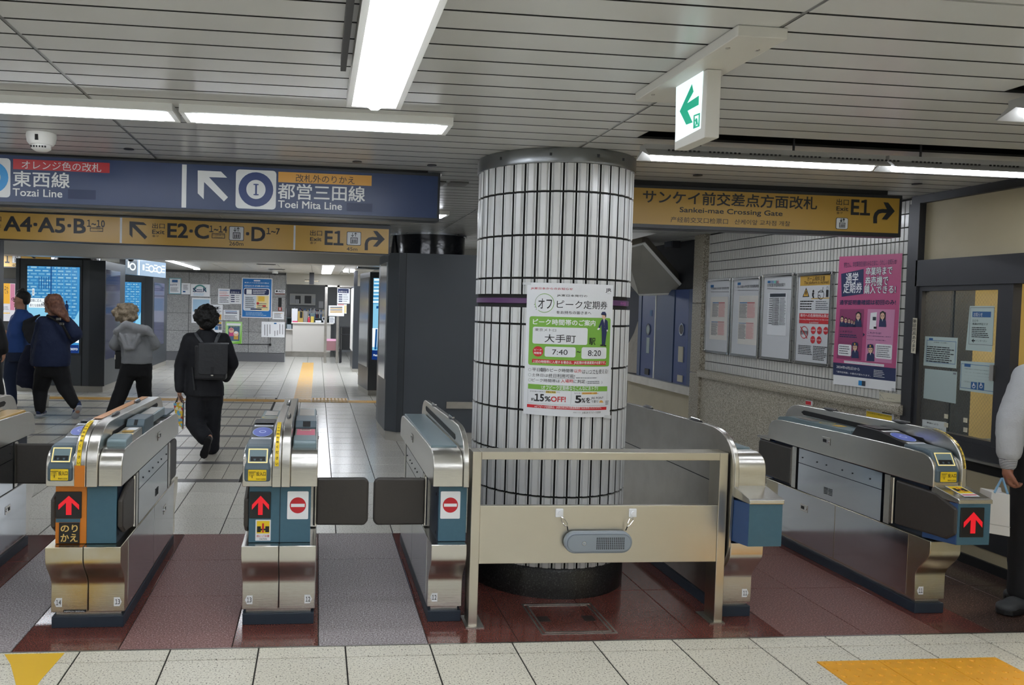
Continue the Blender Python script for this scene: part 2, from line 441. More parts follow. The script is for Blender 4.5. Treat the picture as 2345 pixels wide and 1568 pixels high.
# tactile paving beyond (guide bars) and at the front (blister tiles)
def tact_bars(x0, x1, y0, y1, along):
    t = bx('tactile_tile', x0+.002, x1-.002, y0+.002, y1-.002, -.002, .004, TACT, floor)
    mb = MB(); n = 4
    for k in range(n):
        if along == 'y':
            c = x0+(x1-x0)*(k+.5)/n; mb.box(c-.015, c+.015, y0+.004, y1-.004, .003, .0075, TACT)
        else:
            c = y0+(y1-y0)*(k+.5)/n; mb.box(x0+.004, x1-.004, c-.015, c+.015, .003, .0075, TACT)
    mb.build('guide_bar', t)
for k in range(28): tact_bars(-.36, -.06, 13.25+.3*k, 13.55+.3*k, 'y')
for k in range(16): tact_bars(-4.26+.3*k, -3.96+.3*k, 12.95, 13.25, 'x')
for k in range(6): tact_bars(.54+.3*k, .84+.3*k, 12.95, 13.25, 'x')
def blister(x0, y0, s=.3):
    t = bx('tactile_tile', x0+.0015, x0+s-.0015, y0+.0015, y0+s-.0015, -.002, .005, mat('tactile_orange', 'e2a126', .5, cloud=(12, 'cf9222', .6)), floor)
    mb = MB()
    for i in range(5):
        for j in range(5):
            cx, cy = x0+s*(i+.5)/5, y0+s*(j+.5)/5
            mb.lathe(cx, cy, [(.0135, .004), (.011, .0095), (.0001, .0105)], MT['tactile_orange'], n=8)
    mb.build('blister', t, kind='stuff')
for k in range(3):
    blister(2.335+.303*k, 3.10); blister(2.335+.303*k, 2.797)
for a in ((-.06, .54),):
    for k in range(2): 
        t = bx('tactile_tile', a[0]+.3*k+.002, a[0]+.3*k+.298, 12.95, 13.55, -.002, .004, TACT, floor)
        mb = MB()
        for i in range(5):
            for j in range(8): mb.lathe(a[0]+.3*k+.03+.06*i, 12.99+.073*j, [(.016, .003), (.012, .009), (.0001, .009)], TACT, n=6)
        mb.build('blister', t, kind='stuff')
# yellow floor tape
tp = MB(); tp.prism([tuple(PZ(u, v, .0005)) for u, v in ((148, 1495), (10, 1498), (24, 1520), (45, 1600), (62, 1600), (95, 1555))], (0, 0, .0009), mat('yellow_tape', 'e0b32a', .55))
tag(tp.build('floor_tape'), 'yellow tape marking stuck on the floor at the lower left', 'floor tape')
# manhole cover
mh = thing('floor_hatch', 'square floor hatch with double steel rim in the red granite before the barrier', 'hatch', (1.33, 3.96, 0))
for nm, a in (('outer_frame', 0), ('inner_frame', .022)):
    mb = MB(); x0, x1, y0, y1 = 1.135+a, 1.524-a, 3.762+a, 4.16-a; t = .010
    mb.box(x0, x1, y0, y0+t, -.004, .0025, STEELD); mb.box(x0, x1, y1-t, y1, -.004, .0025, STEELD)
    mb.box(x0, x0+t, y0+t, y1-t, -.004, .0025, STEELD); mb.box(x1-t, x1, y0+t, y1-t, -.004, .0025, STEELD)
    mb.build(nm, mh)
for x in (1.20, 1.44): bx('lifting_plate', x-.03, x+.03, 3.92, 3.99, -.002, .0015, mat('worn_plate', '4a3f3b', .3, .6), mh)
# ================================================================== CEILING
SLAT = mat('ceiling_slat_paint', 'c6c7c5', .26, rand=.03, spec=.5)
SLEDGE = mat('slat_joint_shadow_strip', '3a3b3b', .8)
ceil = bx('ceiling', -8.5, 4.9, -4.5, 11.95, 2.60, 2.66, mat('ceiling_void', '26282a', .9), kind='structure')
SP = .1555
def slat(x0, x1, y, name='ceiling_slat'):
    k = ('s', round(x1-x0, 3))
    if k not in TC:
        L = (x1-x0)/2; mb = MB()
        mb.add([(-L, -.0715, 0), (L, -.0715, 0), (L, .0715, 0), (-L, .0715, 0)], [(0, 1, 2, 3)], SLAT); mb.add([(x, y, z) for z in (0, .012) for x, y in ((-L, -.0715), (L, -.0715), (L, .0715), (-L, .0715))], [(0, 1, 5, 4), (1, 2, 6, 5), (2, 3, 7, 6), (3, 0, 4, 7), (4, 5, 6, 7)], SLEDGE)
        o = mb.build('tmp'); TC[k] = o.data; bpy.data.objects.remove(o)
    o = bpy.data.objects.new(name, TC[k]); C.objects.link(o); o.parent = ceil; o.location = ((x0+x1)/2, y, CZ); return o
bays = [(-4.6, -1.03), (-1.015, 1.395), (1.41, 4.3)]
mbst = MB()
for k in range(-42, 62):
    y = 2.4535+SP*k
    for b, (x0, x1) in enumerate(bays):
        if b == 2 and abs(y-3.86) < .08: slat(x0, 1.60, y); continue
        if b == 2 and abs(y-2.765) < .08: slat(x0, 2.62, y); continue
        if 2.2 < y < 11.95: slat(x0, x1, y)
        else: mbst.box(x0, x1, y-.0715, y+.0715, CZ, CZ+.01, SLAT)
    mbst.box(-8.5, -4.615, y-.0715, y+.0715, CZ, CZ+.01, SLAT); mbst.box(4.3, 4.9, y-.0715, y+.0715, CZ, CZ+.01, SLAT)
mbst.build('ceiling_slats_beyond', ceil, kind='stuff')
for x in (-1.0225, 1.4025): bx('ceiling_joint', x-.006, x+.006, -4.5, 11.95, CZ+.001, CZ+.014, mat('joint_aluminium', '8f908e', .4, .6), ceil)
# downstand beam and the lower ceiling beyond it
PANELC = mat('far_ceiling_panel', 'b9b5ab', .3)
bm_ = bx('trim_1', -8.5, 4.9, 11.98, 12.4, 2.20, 2.66, mat('beam_panel', 'b7b5ae', .35), kind='structure')
fc = bx('ceiling_2', -8.5, 4.9, 12.4, 27.5, 2.44, 2.6, mat('far_ceiling_back', '8d8a82', .6), kind='structure')
for i in range(14):
    for j in range(10):
        x = -5.9+.72*j; y = 12.43+1.05*i
        bx('ceiling_panel', x+.005, x+.715, y+.005, y+1.045, 2.42, 2.44, PANELC, fc)
for k, (x0, x1, y) in enumerate([(-2.6, -1.9, 14.2), (-2.3, -1.5, 16.8), (-1.7, -1.0, 14.9), (-1.3, -.85, 18.5), (-1.3, -.9, 17.2), (-1.2, -.8, 19.6), (-1.1, -.4, 15.8)]):
    g = thing('ceiling_vent', 'thin slot in the far panelled ceiling, ' + ['first', 'second', 'third', 'fourth', 'fifth', 'sixth', 'seventh'][k] + ' of seven staggered slots counted from the left', 'ceiling vent', ((x0+x1)/2, y, 2.42), group='slot vents in the far ceiling')
    bx('frame', x0, x1, y-.08, y+.08, 2.412, 2.4199, LAMPW if k < 4 else DFRAME, g); bx('slot', x0+.03, x1-.03, y-.05, y+.05, 2.409, 2.4125, VBLACK if k > 3 else PANELC, g)
# walls of the hall (mostly outside the picture)
WALLP = mat('plain_hall_wall', 'a8a6a0', .6)
bx('wall_left', -8.6, -8.5, -4.5, 27.5, 0, 2.62, WALLP, kind='structure')
bx('wall_right_far', 4.75, 4.9, 12.9, 27.5, 0, 2.62, WALLP, kind='structure'); bx('wall_behind', -8.5, 4.9, -4.6, -4.5, 0, 2.62, WALLP, kind='structure')
bx('wall_far', -8.5, 4.9, 27.5, 27.6, 0, 2.62, mat('office_wall', 'a5a7a8', .6), kind='structure')
# ================================================================== LAMPS
ORDW = 'first second third fourth fifth sixth seventh eighth ninth tenth eleventh twelfth thirteenth fourteenth fifteenth sixteenth seventeenth eighteenth nineteenth twentieth twenty-first twenty-second twenty-third twenty-fourth twenty-fifth twenty-sixth'.split()
def trough(name, label, x0, x1, y0, y1, z0, axis, tr=.04, group=None, drop=True):
    t = thing(name, label, 'ceiling lamp', ((x0+x1)/2, (y0+y1)/2, z0), group=group)
    h = CZ if drop else z0+.05; e = .022
    mb = MB(); mb.box(x0, x1, y0, y0+e, z0, h, LAMPW); mb.box(x0, x1, y1-e, y1, z0, h, LAMPW); mb.box(x0, x0+e, y0+e, y1-e, z0, h, LAMPW); mb.box(x1-e, x1, y0+e, y1-e, z0, h, LAMPW)
    mb.build('housing', t); bx('reflector', x0+e, x1-e, y0+e, y1-e, h-.006, h-.001, LAMPW, t)
    mb = MB(); zc = h-.03
    if axis == 'y': mb.tube([((x0+x1)/2, y0+.04, zc), ((x0+x1)/2, y0+.06, zc), ((x0+x1)/2, y1-.06, zc), ((x0+x1)/2, y1-.04, zc)], [tr*.5, tr, tr, tr*.5], LIGHTM, 10)
    else: mb.tube([(x0+.04, (y0+y1)/2, zc), (x0+.06, (y0+y1)/2, zc), (x1-.06, (y0+y1)/2, zc), (x1-.04, (y0+y1)/2, zc)], [tr*.5, tr, tr, tr*.5], LIGHTM, 10)
    mb.build('tube', t); return t
trough('ceiling_lamp', 'broad white trough lamp with one thick tube overhead at the top of the picture', .105, .335, 1.1, 3.40, 2.435, 'y', .045)
bx('mounting_rail', .065, .085, .9, 2.9, 2.44, 2.4865, mat('dark_gap_strip', '3a3b3c', .5), None)  # dark strip drawn in place of the open gap beside the lamp
tag(bpy.data.objects['mounting_rail'], 'thin dark strip standing in for the dark gap beside the broad trough lamp', 'rail')
for k, (a, b) in enumerate([(-.66+.02, .615), (-1.98, -.67), (-3.30, -2.01), (-4.62, -3.33)]):
    trough('ceiling_lamp', ['lamp at the right end of the lamp row above the blue sign', 'second lamp from the right in the row above the blue sign', 'third lamp in the row above the blue sign', 'fourth lamp in the row above the blue sign'][k], a, b, 3.70, 3.93, 2.452, 'x', .026, group='row of trough lamps above the blue sign')
def hung_lamp(label, x0, x1, y0, y1, z, rods):
    t = thing('ceiling_lamp', label, 'ceiling lamp', ((x0+x1)/2, (y0+y1)/2, z))
    GH = mat('lamp_housing_grey', '9a9a97', .5)
    yc = (y0+y1)/2
    mb = MB(); mb.prism([(x0, y0, z), (x0, yc-.035, z+.035), (x0, yc-.035, z+.06), (x0, yc+.035, z+.06), (x0, yc+.035, z+.035), (x0, y1, z), (x0, y1-.005, z-.004), (x0, yc, z+.028), (x0, y0+.005, z-.004)], (x1-x0, 0, 0), GH)
    mb.build('housing', t)
    MB().tube([(x0+.05, yc, z+.006), (x1-.05, yc, z+.006)], .022, LIGHTM, 10).build('tube', t)
    mb = MB()
    for xs in range(6):
        x = x0+(x1-x0)*(xs+.5)/6
        for q in range(8): mb.box(x+.022*q, x+.022*q+.01, y0+.02, y0+.024, z+.024, z+.032, VBLACK)
    mb.build('vent_hole', t, kind='stuff')
    for x in rods: MB().tube([(x, yc, z+.05), (x, yc, 2.58)], .006, DFRAME, 6).build('hanger', t)
hung_lamp('long hung fluorescent lamp under the dark ceiling slot, above the right yellow sign', 1.60, 2.88, 3.77, 3.93, 2.375, (1.9, 2.4))
hung_lamp('hung fluorescent lamp continuing to the right edge above the right yellow sign', 2.90, 4.2, 3.77, 3.93, 2.375, (3.1, 3.8))
hung_lamp('short hung lamp at the upper right edge of the picture', 2.62, 3.9, 2.69, 2.87, 2.385, (2.8, 3.5))
# unseen station lamps behind and left of the camera, partly added as fill light
for k, (x, y) in enumerate([(-3.4, 1.2), (-3.4, -1.6), (.22, -1.6), (2.6, .3), (2.6, -2.6), (-5.8, 0), (-1.6, -.2), (-7.2, 2.0), (1.5, -1.2), (3.6, -.8)]):
    trough('ceiling_lamp', 'unseen broad white trough lamp in the hall behind the camera, the ' + ORDW[k] + ' of ten', x-.115, x+.115, y-1.15, y+1.15, 2.435, 'y', .045, group='unseen trough lamps behind the camera')
for k, (x, y) in enumerate([(-5.3, 8.5), (-3.0, 10.2), (-1.0, 10.2), (.6, 7.4), (-2.6, 7.4), (2.6, 7.6), (-6.4, 6.0), (-6.4, 10.5), (3.4, 6.3), (-1.0, 6.4)]):  # out-of-sight lamps added to fill the concourse with light
    trough('ceiling_lamp', 'added white fill lamp over the concourse, hidden behind the signs, the ' + ORDW[k] + ' of ten', x-.6, x+.6, y-.11, y+.11, 2.455, 'x', .026, group='added fill lamps hidden above the concourse')
t = thing('ceiling_lamp', 'bare tube lamp running away on the far ceiling beyond the lit sign board', 'ceiling lamp', (-3.05, 17.5, 2.42))
MB().prism([(-3.11, 15.1, 2.419), (-3.04, 15.1, 2.39), (-2.97, 15.1, 2.419)], (0, 5.4, 0), LIGHTM).build('tube', t); bx('end_cap', -3.12, -2.96, 20.5, 20.54, 2.385, 2.4195, LAMPW, t)
t = thing('ceiling_lamp', 'square panel lamp with round spots over the office approach', 'ceiling lamp', (.22, 18.8, 2.42))
bx('frame', .08, .36, 16.4, 21.4, 2.405, 2.4199, LAMPW, t); bx('diffuser', .10, .34, 16.6, 21.2, 2.402, 2.4055, LIGHTM, t)
mb = MB()
for i in range(2):
    for j in range(4): mb.lathe(.16+.12*i, 17.2+1.15*j, [(.03, 2.399), (.03, 2.4019)], DFRAME, n=10); mb.lathe(.16+.12*i, 17.2+1.15*j, [(.03, 2.399), (.0001, 2.399)], DFRAME, n=10)
mb.build('spot', t)
t = thing('ceiling_lamp', 'small white lamp at the right of the square panel lamp, far ceiling', 'ceiling lamp', (.73, 19, 2.42))
bx('diffuser', .62, .86, 18.7, 19.5, 2.395, 2.4185, LIGHTM, t); bx('sensor', .71, .75, 18.6, 18.68, 2.33, 2.4185, LAMPW, t)
for k, (x, y) in enumerate([(-6.5, 15), (-6.5, 19), (2.5, 15.5), (2.5, 19.5)]):  # extra lamps added behind the pillars to brighten the far zone
    t = thing('ceiling_lamp', ('left', 'left rear', 'right', 'right rear')[k] + ' added fill panel lamp on the far ceiling, hidden behind the signage pillars', 'ceiling lamp', (x, y, 2.42)); bx('frame', x-.2, x+.2, y-1.2, y+1.2, 2.405, 2.4199, LAMPW, t); bx('diffuser', x-.17, x+.17, y-1.15, y+1.15, 2.40, 2.4055, mat('far_fill_lamp', 'ffffff', .5, emit=LAMP*2.2, ecol='f1f6ff'), t)
t = thing('ceiling_lamp', 'added lamp above the service counter, out of sight behind the doorway', 'ceiling lamp', (-1, 23, 2.2)); bx('diffuser', -1.3, -.2, 22.6, 23.2, 2.30, 2.32, LIGHTM, t); bx('frame', -1.35, -.15, 22.55, 23.25, 2.3201, 2.42, LAMPW, t)  # unseen office lamp, added to brighten the far end
# ceiling fittings
def lathe_obj(name, x, y, prof, m, par, n=20): return MB().lathe(x, y, prof, m, n).build(name, par)
p = PZ(95, 305, CZ)
t = thing('smoke_detector', 'round white smoke detector on the ceiling at the left', 'smoke detector', p)
lathe_obj('base', p.x, p.y, [(.001, CZ-.001), (.075, CZ-.001), (.078, CZ-.015), (.072, CZ-.05), (.06, CZ-.065), (.001, CZ-.066)], LAMPW, t)
lathe_obj('chamber', p.x, p.y, [(.05, CZ-.064), (.05, CZ-.085), (.03, CZ-.098), (.001, CZ-.099)], LAMPW, t)
mb = MB()
for k in range(6): mb.box(p.x-.04+.0145*k, p.x-.033+.0145*k, p.y-.053, p.y-.045, CZ-.084, CZ-.075, VBLACK)
mb.build('vent_slot', t); bx('indicator', p.x-.008, p.x+.008, p.y-.079, p.y-.07, CZ-.05, CZ-.02, VBLACK, t)
for k, (u, v, wh) in enumerate([(295, 341, 'above the left part of the blue sign'), (818, 370, 'above the middle of the blue sign'), (989, 378, 'above the right end of the blue sign'), (1598, 401, 'above the right yellow sign'), (2100, 421, 'above the right end of the right yellow sign')]):
    q = PZ(u, v, CZ-.002); t = thing('round_ceiling_plug', 'small dark round cap in the ceiling ' + wh, 'ceiling plug', q, group='round caps in the ceiling')
    lathe_obj('cap', q.x, q.y, [(.03, CZ-.001), (.03, CZ-.006), (.001, CZ-.008)], DFRAME, t, 14)
q = PZ(1020, 422, CZ-.01)
t = thing('ceiling_vent', 'small double grille in the ceiling right of the blue sign end', 'ceiling vent', q)
bx('grille', q.x-.09, q.x-.01, q.y-.1, q.y+.1, CZ-.012, CZ-.001, mat('grille_grey', '6b6b68', .5), t); bx('grille', q.x+.02, q.x+.15, q.y-.1, q.y+.05, CZ-.012, CZ-.001, MT['grille_grey'], t)
# emergency exit sign on its mounting box
t = thing('mounting_box', 'long white mounting box on the ceiling carrying the exit arrow sign', 'mounting box', (1.35, 2.7, CZ))
EXW = mat('exit_housing', 'c9c7bf', .5)
bx('cover', 1.262, 1.425, 2.34, 3.13, CZ-.035, CZ-.0005, EXW, t, bevel=.003)
for x, y in ((1.29, 2.45), (1.39, 2.45), (1.29, 3.02)): lathe_obj('screw', x, y, [(.008, CZ-.035), (.007, CZ-.038), (.001, CZ-.039)], STEELD, t, 8)
t = thing('exit_sign', 'lit white and green emergency exit sign with left arrow hanging from the ceiling', 'exit sign', (1.33, 2.75, 2.3))
bx('housing', 1.332, 1.385, 2.667, 2.905, 2.215, CZ-.036, EXW, t, bevel=.003)
pn = Panel('X', 1.3315, parent=t, step=.001)
SGL = mat('exit_face', 'e9f6f8', .4, emit=.38, ecol='e2f4fa'); SGG = mat('exit_green', '0ca884', .4, emit=.22)
pn.poly([(1549, 188), (1612, 152), (1605, 294), (1547, 325)], SGL, name='lit_face')
pn.cr = (1.8835, 1100, 0)
pn.poly([(862, 480), (915, 362), (922, 395), (895, 445), (945, 412), (944, 452), (896, 478), (918, 528), (890, 538)], SGG, 2, 'arrow')
pn.poly([(922, 497), (950, 486), (948, 545), (920, 556)], SGG, 2, 'doorway'); pn.poly([(928, 502), (945, 496), (943, 540), (930, 545)], SGL, 3, 'door_opening')
pn.poly([(934, 510), (940, 510), (942, 525), (946, 545), (939, 535), (930, 548), (934, 528), (929, 520)], SGG, 4, 'running_figure')
# ================================================================== COLUMN
CX, CY, CR = 1.408, 4.686, .4525
t = thing('tiled_column', 'large round column clad in white ribbed tiles with black joints and a purple band', 'column', (CX, CY, 0))
MB().lathe(CX, CY, [(CR-.012, .10), (CR-.012, 2.42)], GROUT, 80).build('core', t)
PLG = mat('black_granite', '222223', .3, speck=(140, [(.4, '141414'), (.6, '2a2a2a'), (.75, '5a5a58')]))
MB().lathe(CX, CY, [(CR+.012, .0), (CR+.012, .15), (CR+.004, .165), (CR-.02, .168)], PLG, 80).build('plinth', t)
MB().lathe(CX, CY, [(CR-.02, 2.405), (CR+.012, 2.405), (CR+.014, 2.412), (CR+.014, 2.478), (CR+.01, 2.486), (CR-.02, 2.486)], mat('ring_steel', '8f9294', .28, .9), 80).build('cap_ring', t)
tst = MB()
for a in (-1.0, -.35, .22, .62):
    x, y = CX+(CR+.0145)*math.sin(a), CY-(CR+.0145)*math.cos(a); tst.box(x-.006, x+.006, y-.004, y+.004, 2.44, 2.455, DFRAME)
tst.build('rivet', t)
N = 40
def rib(h, wid=.0605):
    k = ('rib', round(h, 3))
    if k in TC: return TC[k]
    hw = wid/2; hh = h/2; prof = [(-hw, -.014), (-hw, -.002), (-hw+.003, 0), (-hw+.007, -.001), (-hw+.0095, -.006), (-hw+.0125, -.001), (-hw+.0165, .005), (hw-.0165, .005), (hw-.0125, -.001), (hw-.0095, -.006), (hw-.007, -.001), (hw-.003, 0), (hw, -.002), (hw, -.014)]
    mb = MB(); n_p = len(prof); A_p = [(x, -d, -hh) for x, d in prof]; B_p = [(x, -d, hh) for x, d in prof]
    mb.add(A_p+B_p, [(i, i+1, n_p+i+1, n_p+i) for i in range(1, n_p-2)], TILEW); mb.add(A_p+B_p, [(0, 1, n_p+1, n_p), (n_p-2, n_p-1, 2*n_p-1, 2*n_p-2)], GROUT); mb.add(A_p, [tuple(range(n_p))[::-1]], TILEW2); mb.add(B_p, [tuple(range(n_p))], TILEW2); o = mb.build('tmp'); TC[k] = o.data; bpy.data.objects.remove(o); return TC[k]
rowz = [(.168, .322), (.334, .559), (.571, .797), (.809, 1.034), (1.046, 1.273), (1.285, 1.511), (1.523, 1.610), (1.684, 1.768), (1.780, 2.005), (2.017, 2.243), (2.255, 2.404)]
rest = MB()
for z0, z1 in rowz:
    me = rib(z1-z0)
    for i in range(N):
        a = 2*math.pi*(i+.3)/N
        a = (a+math.pi) % (2*math.pi)-math.pi
        front = -1.75 < a+.29 < 1.75 if False else abs(a+.292) < 1.62
        if abs(a+.292) < 1.62:
            o = bpy.data.objects.new('column_tile', me); C.objects.link(o); o.parent = t
            o.location = (CR*math.sin(a), -CR*math.cos(a), (z0+z1)/2); o.rotation_euler = (random.uniform(-.004, .004), 0, a+random.uniform(-.012, .012))
        else:
            R = Matrix.Rotation(a, 3, 'Z'); o0 = Vector((CX+CR*math.sin(a), CY-CR*math.cos(a), (z0+z1)/2))
            rest.add([o0+R @ v.co for v in me.vertices], [tuple(p.vertices) for p in me.polygons], TILEW)
rest.build('column_tiling_behind', t, kind='stuff')
PURP = mat('purple_band', '5a3a63', .4); 
MB().lathe(CX, CY, [(CR-.008, 1.631), (CR-.002, 1.634), (CR-.002, 1.660), (CR-.008, 1.663)], PURP, 60).build('purple_band', t, label='purple line colour band')
pc = Panel('C', CR-.001, cr=(5.8625, 1420, 520), cx=CX, cy=CY, parent=t)
pc.text('千代田', 0, 1005, 70, 1055, mat('pink_ink', 'c76bb8', .5))
# poster wrapped on the column
t = thing('poster', 'white and green off-peak pass poster with a drawn station clerk taped round the column', 'poster', (CX, CY-CR, 1.4))
pn = Panel('C', CR+.009, cr=(4.6115, 1180, 620), cx=CX, cy=CY, step=.0007, parent=t)
PGR = mat('poster_green', '73a83f', .5); PPAP = mat('poster_paper', 'd6d9dd', .5); PINK2 = mat('poster_crimson', 'b52a44', .5); CLK = mat('clerk_navy', '1b2a55', .5); PGY = mat('print_line_grey', '9aa0a0', .6)
SKN = mat('print_skin', 'dbb59a', .6)
pn.poly([(128, 122), (1035, 152), (996, 1540), (84, 1505)], PPAP, 1, 'paper_sheet')
for q4 in ([(80, 120), (170, 125), (168, 150), (78, 145)], [(940, 1520), (1010, 1525), (1008, 1560), (938, 1555)]): pn.poly(q4, mat('clear_tape', 'c4c8ca', .3), 2, 'tape')
pn.text('JR東日本からのお知らせ', 165, 172, 606, 208, PINK2, 2, .015)
pn.text('JR', 955, 185, 1012, 232, INK, 2, .02); pn.text('JR東日本', 965, 238, 1005, 246, INK, 2)
pn.disc(308, 340, .0525, PGR, 2, .0495, name='ring', a0=-130, a1=215); pn.disc(308, 340, .0525, PGY, 2.2, .050, name='ring', a0=120, a1=180)
for u, v in ((203, 355), (209, 382), (222, 405)): pn.disc(u, v, .002, INK, 2, name='dot')
pn.text('オフ', 245, 292, 385, 400, INK, 3, .012); pn.text('JR東日本発行の', 440, 247, 758, 282, INK, 2, .008); pn.text('ピーク定期券', 440, 308, 968, 408, INK, 2, .004); pn.text('をお持ちの皆さまへ', 436, 420, 800, 462, INK, 2, .008)
pn.rect(152, 478, 988, 1008, PGR, 2, 'green_field', r=.012)
pn.text('ピーク時間帯のご案内', 190, 505, 842, 582, WHITE, 3, .025)
pn.rect(187, 588, 758, 782, PPAP, 3, 'white_box', r=.010); pn.text('東京メトロ', 208, 604, 430, 642, INK, 4); pn.text('大手町', 312, 668, 636, 762, INK, 4, .005); pn.text('駅', 778, 708, 842, 782, INK, 4, .015)
pn.disc(240, 850, .0285, REDP, 3, name='red_disc'); pn.text('ピーク', 202, 822, 278, 844, WHITE, 4, .015); pn.text('時間帯', 200, 854, 276, 880, WHITE, 4, .015)
pn.rect(312, 798, 634, 914, PPAP, 3, 'white_box', r=.010); pn.text('7:40', 390, 828, 550, 888, INK, 4, .004); pn.text('~', 648, 848, 688, 864, INK, 3, .01)
pn.rect(700, 806, 957, 928, PPAP, 3, 'white_box', r=.010); pn.text('8:20', 766, 838, 900, 898, INK, 4, .004)
pn.poly([(180, 928), (955, 952), (953, 994), (178, 968)], REDP, 3, 'red_strip'); pn.text('上記の時間帯に入場する場合は、JR区間の普通運賃が必要です。', 186, 938, 948, 988, WHITE, 4, .012)
# drawn clerk
pn.poly([(903, 455), (915, 432), (945, 432), (958, 455), (958, 470), (903, 462)], CLK, 4, 'clerk_cap'); pn.poly([(906, 458), (957, 466), (955, 472), (906, 465)], INK, 5, 'cap_peak')
pn.poly([(914, 464), (952, 470), (950, 500), (935, 516), (916, 500)], SKN, 4, 'clerk_face'); pn.poly([(945, 468), (957, 470), (954, 492), (948, 490)], INK, 5, 'clerk_hair')
pn.poly([(905, 520), (925, 508), (945, 510), (968, 524), (966, 640), (908, 636)], CLK, 4, 'clerk_jacket'); pn.poly([(924, 510), (942, 512), (936, 565)], WHITE, 5, 'clerk_shirt'); pn.poly([(931, 514), (936, 514), (937, 558), (932, 556)], GREYINK, 6, 'clerk_tie')
pn.poly([(905, 522), (912, 545), (890, 606), (872, 600), (890, 560)], CLK, 5, 'clerk_arm'); pn.poly([(862, 612), (875, 600), (890, 606), (880, 622), (866, 624)], WHITE, 5, 'clerk_glove'); pn.poly([(960, 522), (972, 535), (974, 620), (962, 622), (956, 580)], CLK, 5, 'clerk_arm'); pn.poly([(960, 622), (973, 622), (970, 640), (960, 640)], WHITE, 5, 'clerk_glove')
pn.poly([(910, 634), (934, 636), (928, 780), (912, 780)], CLK, 4, 'clerk_leg'); pn.poly([(934, 636), (964, 638), (945, 782), (930, 782)], CLK, 4, 'clerk_leg'); pn.poly([(895, 778), (925, 778), (925, 794), (892, 792)], INK, 5, 'clerk_shoe'); pn.poly([(928, 780), (955, 784), (955, 798), (928, 794)], INK, 5, 'clerk_shoe')
for v in (548, 572, 596): pn.disc(938, v, .0012, mat('button_gold', 'c9a94a', .4), 6, name='button')
for y in (1042, 1096, 1150): pn.disc(153, y, .0085, PGY, 2, .0065, name='bullet')
for y, wds in ((1042, (('平日', 180, 262, 0), ('朝', 266, 318, 1), ('のピーク時間帯', 322, 612, 0), ('以外', 622, 700, 2), ('はいつでも使える!', 706, 975, 0))), (1098, (('土休日は', 176, 345, 0), ('終日利用可能!', 352, 628, 0))), (1152, (('ピーク時間帯は', 176, 470, 0), ('入場時', 482, 610, 2), ('に判定', 616, 735, 0)))):
    for w_, a, b, k in wds:
        sl = .031*(a-180); sl2 = .031*(b-180); big = 4 if k == 1 else 0
        pn.text(w_, a, y-19+sl-big, b, y+18+sl2+(big if k else 0), REDP if k == 2 else INK, 2, .012 if k else .006)
pn.line((352, 1128), (628, 1137), .0012, INK, 2); pn.line((748, 1082), (876, 1088), .0012, INK, 2); pn.lines(640, 1122, 900, 1136, 1, GREYINK, 2); pn.text('(', 750, 1160, 756, 1190, GREYINK, 2); pn.lines(762, 1160, 905, 1192, 2, GREYINK, 2); pn.text(')', 910, 1162, 917, 1194, GREYINK, 2)
pn.poly([(136, 1190), (970, 1218), (968, 1270), (134, 1242)], PGR, 2, 'green_strip'); pn.text('\\オフピーク定期券ならこんなにおトク!/', 275, 1204, 872, 1262, WHITE, 3, .01)
for pq in (((134, 1244), (130, 1392)), ((590, 1262), (584, 1408)), ((968, 1272), (962, 1418)), ((130, 1390), (962, 1418))): pn.line(*pq, .0014, PGY, 2)
pn.text('JR定期は通常の', 155, 1262, 320, 1284, INK, 2); pn.rect(322, 1266, 428, 1294, mat('marker_yellow', 'e2c95a', .5), 2); pn.text('通勤定期券', 324, 1268, 426, 1290, INK, 3, .01); pn.text('から', 434, 1272, 468, 1290, INK, 2)
pn.text('約', 168, 1338, 204, 1372, INK, 2, .02); pn.text('15', 206, 1298, 300, 1376, INK, 2, .06); pn.text('%', 312, 1324, 372, 1378, INK, 2, .035); pn.text('OFF!', 378, 1326, 530, 1384, REDP, 2, .04)
pn.text('もれなく', 622, 1282, 702, 1300, INK, 2); pn.rect(704, 1282, 862, 1302, MT['marker_yellow'], 2); pn.text('JR定期券購入金額', 706, 1284, 858, 1300, PINK2, 3, .01); pn.text('の', 864, 1288, 876, 1300, INK, 2)
pn.text('5', 636, 1318, 692, 1392, INK, 2, .06); pn.text('%を', 700, 1338, 790, 1392, INK, 2, .03); pn.text('JRE POINT', 800, 1332, 928, 1358, INK, 2, .004); pn.text('で還元!', 802, 1366, 876, 1390, INK, 2, .005)
pn.poly([(884, 1390), (890, 1372), (905, 1364), (922, 1374), (928, 1392)], mat('coin_orange', 'd9a55a', .5), 2, 'coin'); pn.disc(966, 1388, .0095, PGY, 3, .0085, name='stamp'); pn.lines(948, 1368, 984, 1412, 3, GREYINK, 3)
pn.poly([(126, 1404), (960, 1434), (958, 1466), (124, 1436)], REDP, 3, 'red_strip'); pn.text('※オフピーク定期券は、JR東日本以外の鉄道事業者ではお求めいただけません。', 205, 1416, 905, 1458, WHITE, 4, .005)
pn.lines(112, 1476, 272, 1488, 1, GREYINK, 2); pn.text('詳細はこちら', 610, 1488, 690, 1502, GREYINK, 2); pn.text('JR東日本 オフピーク定期券', 705, 1486, 900, 1506, INK, 2)
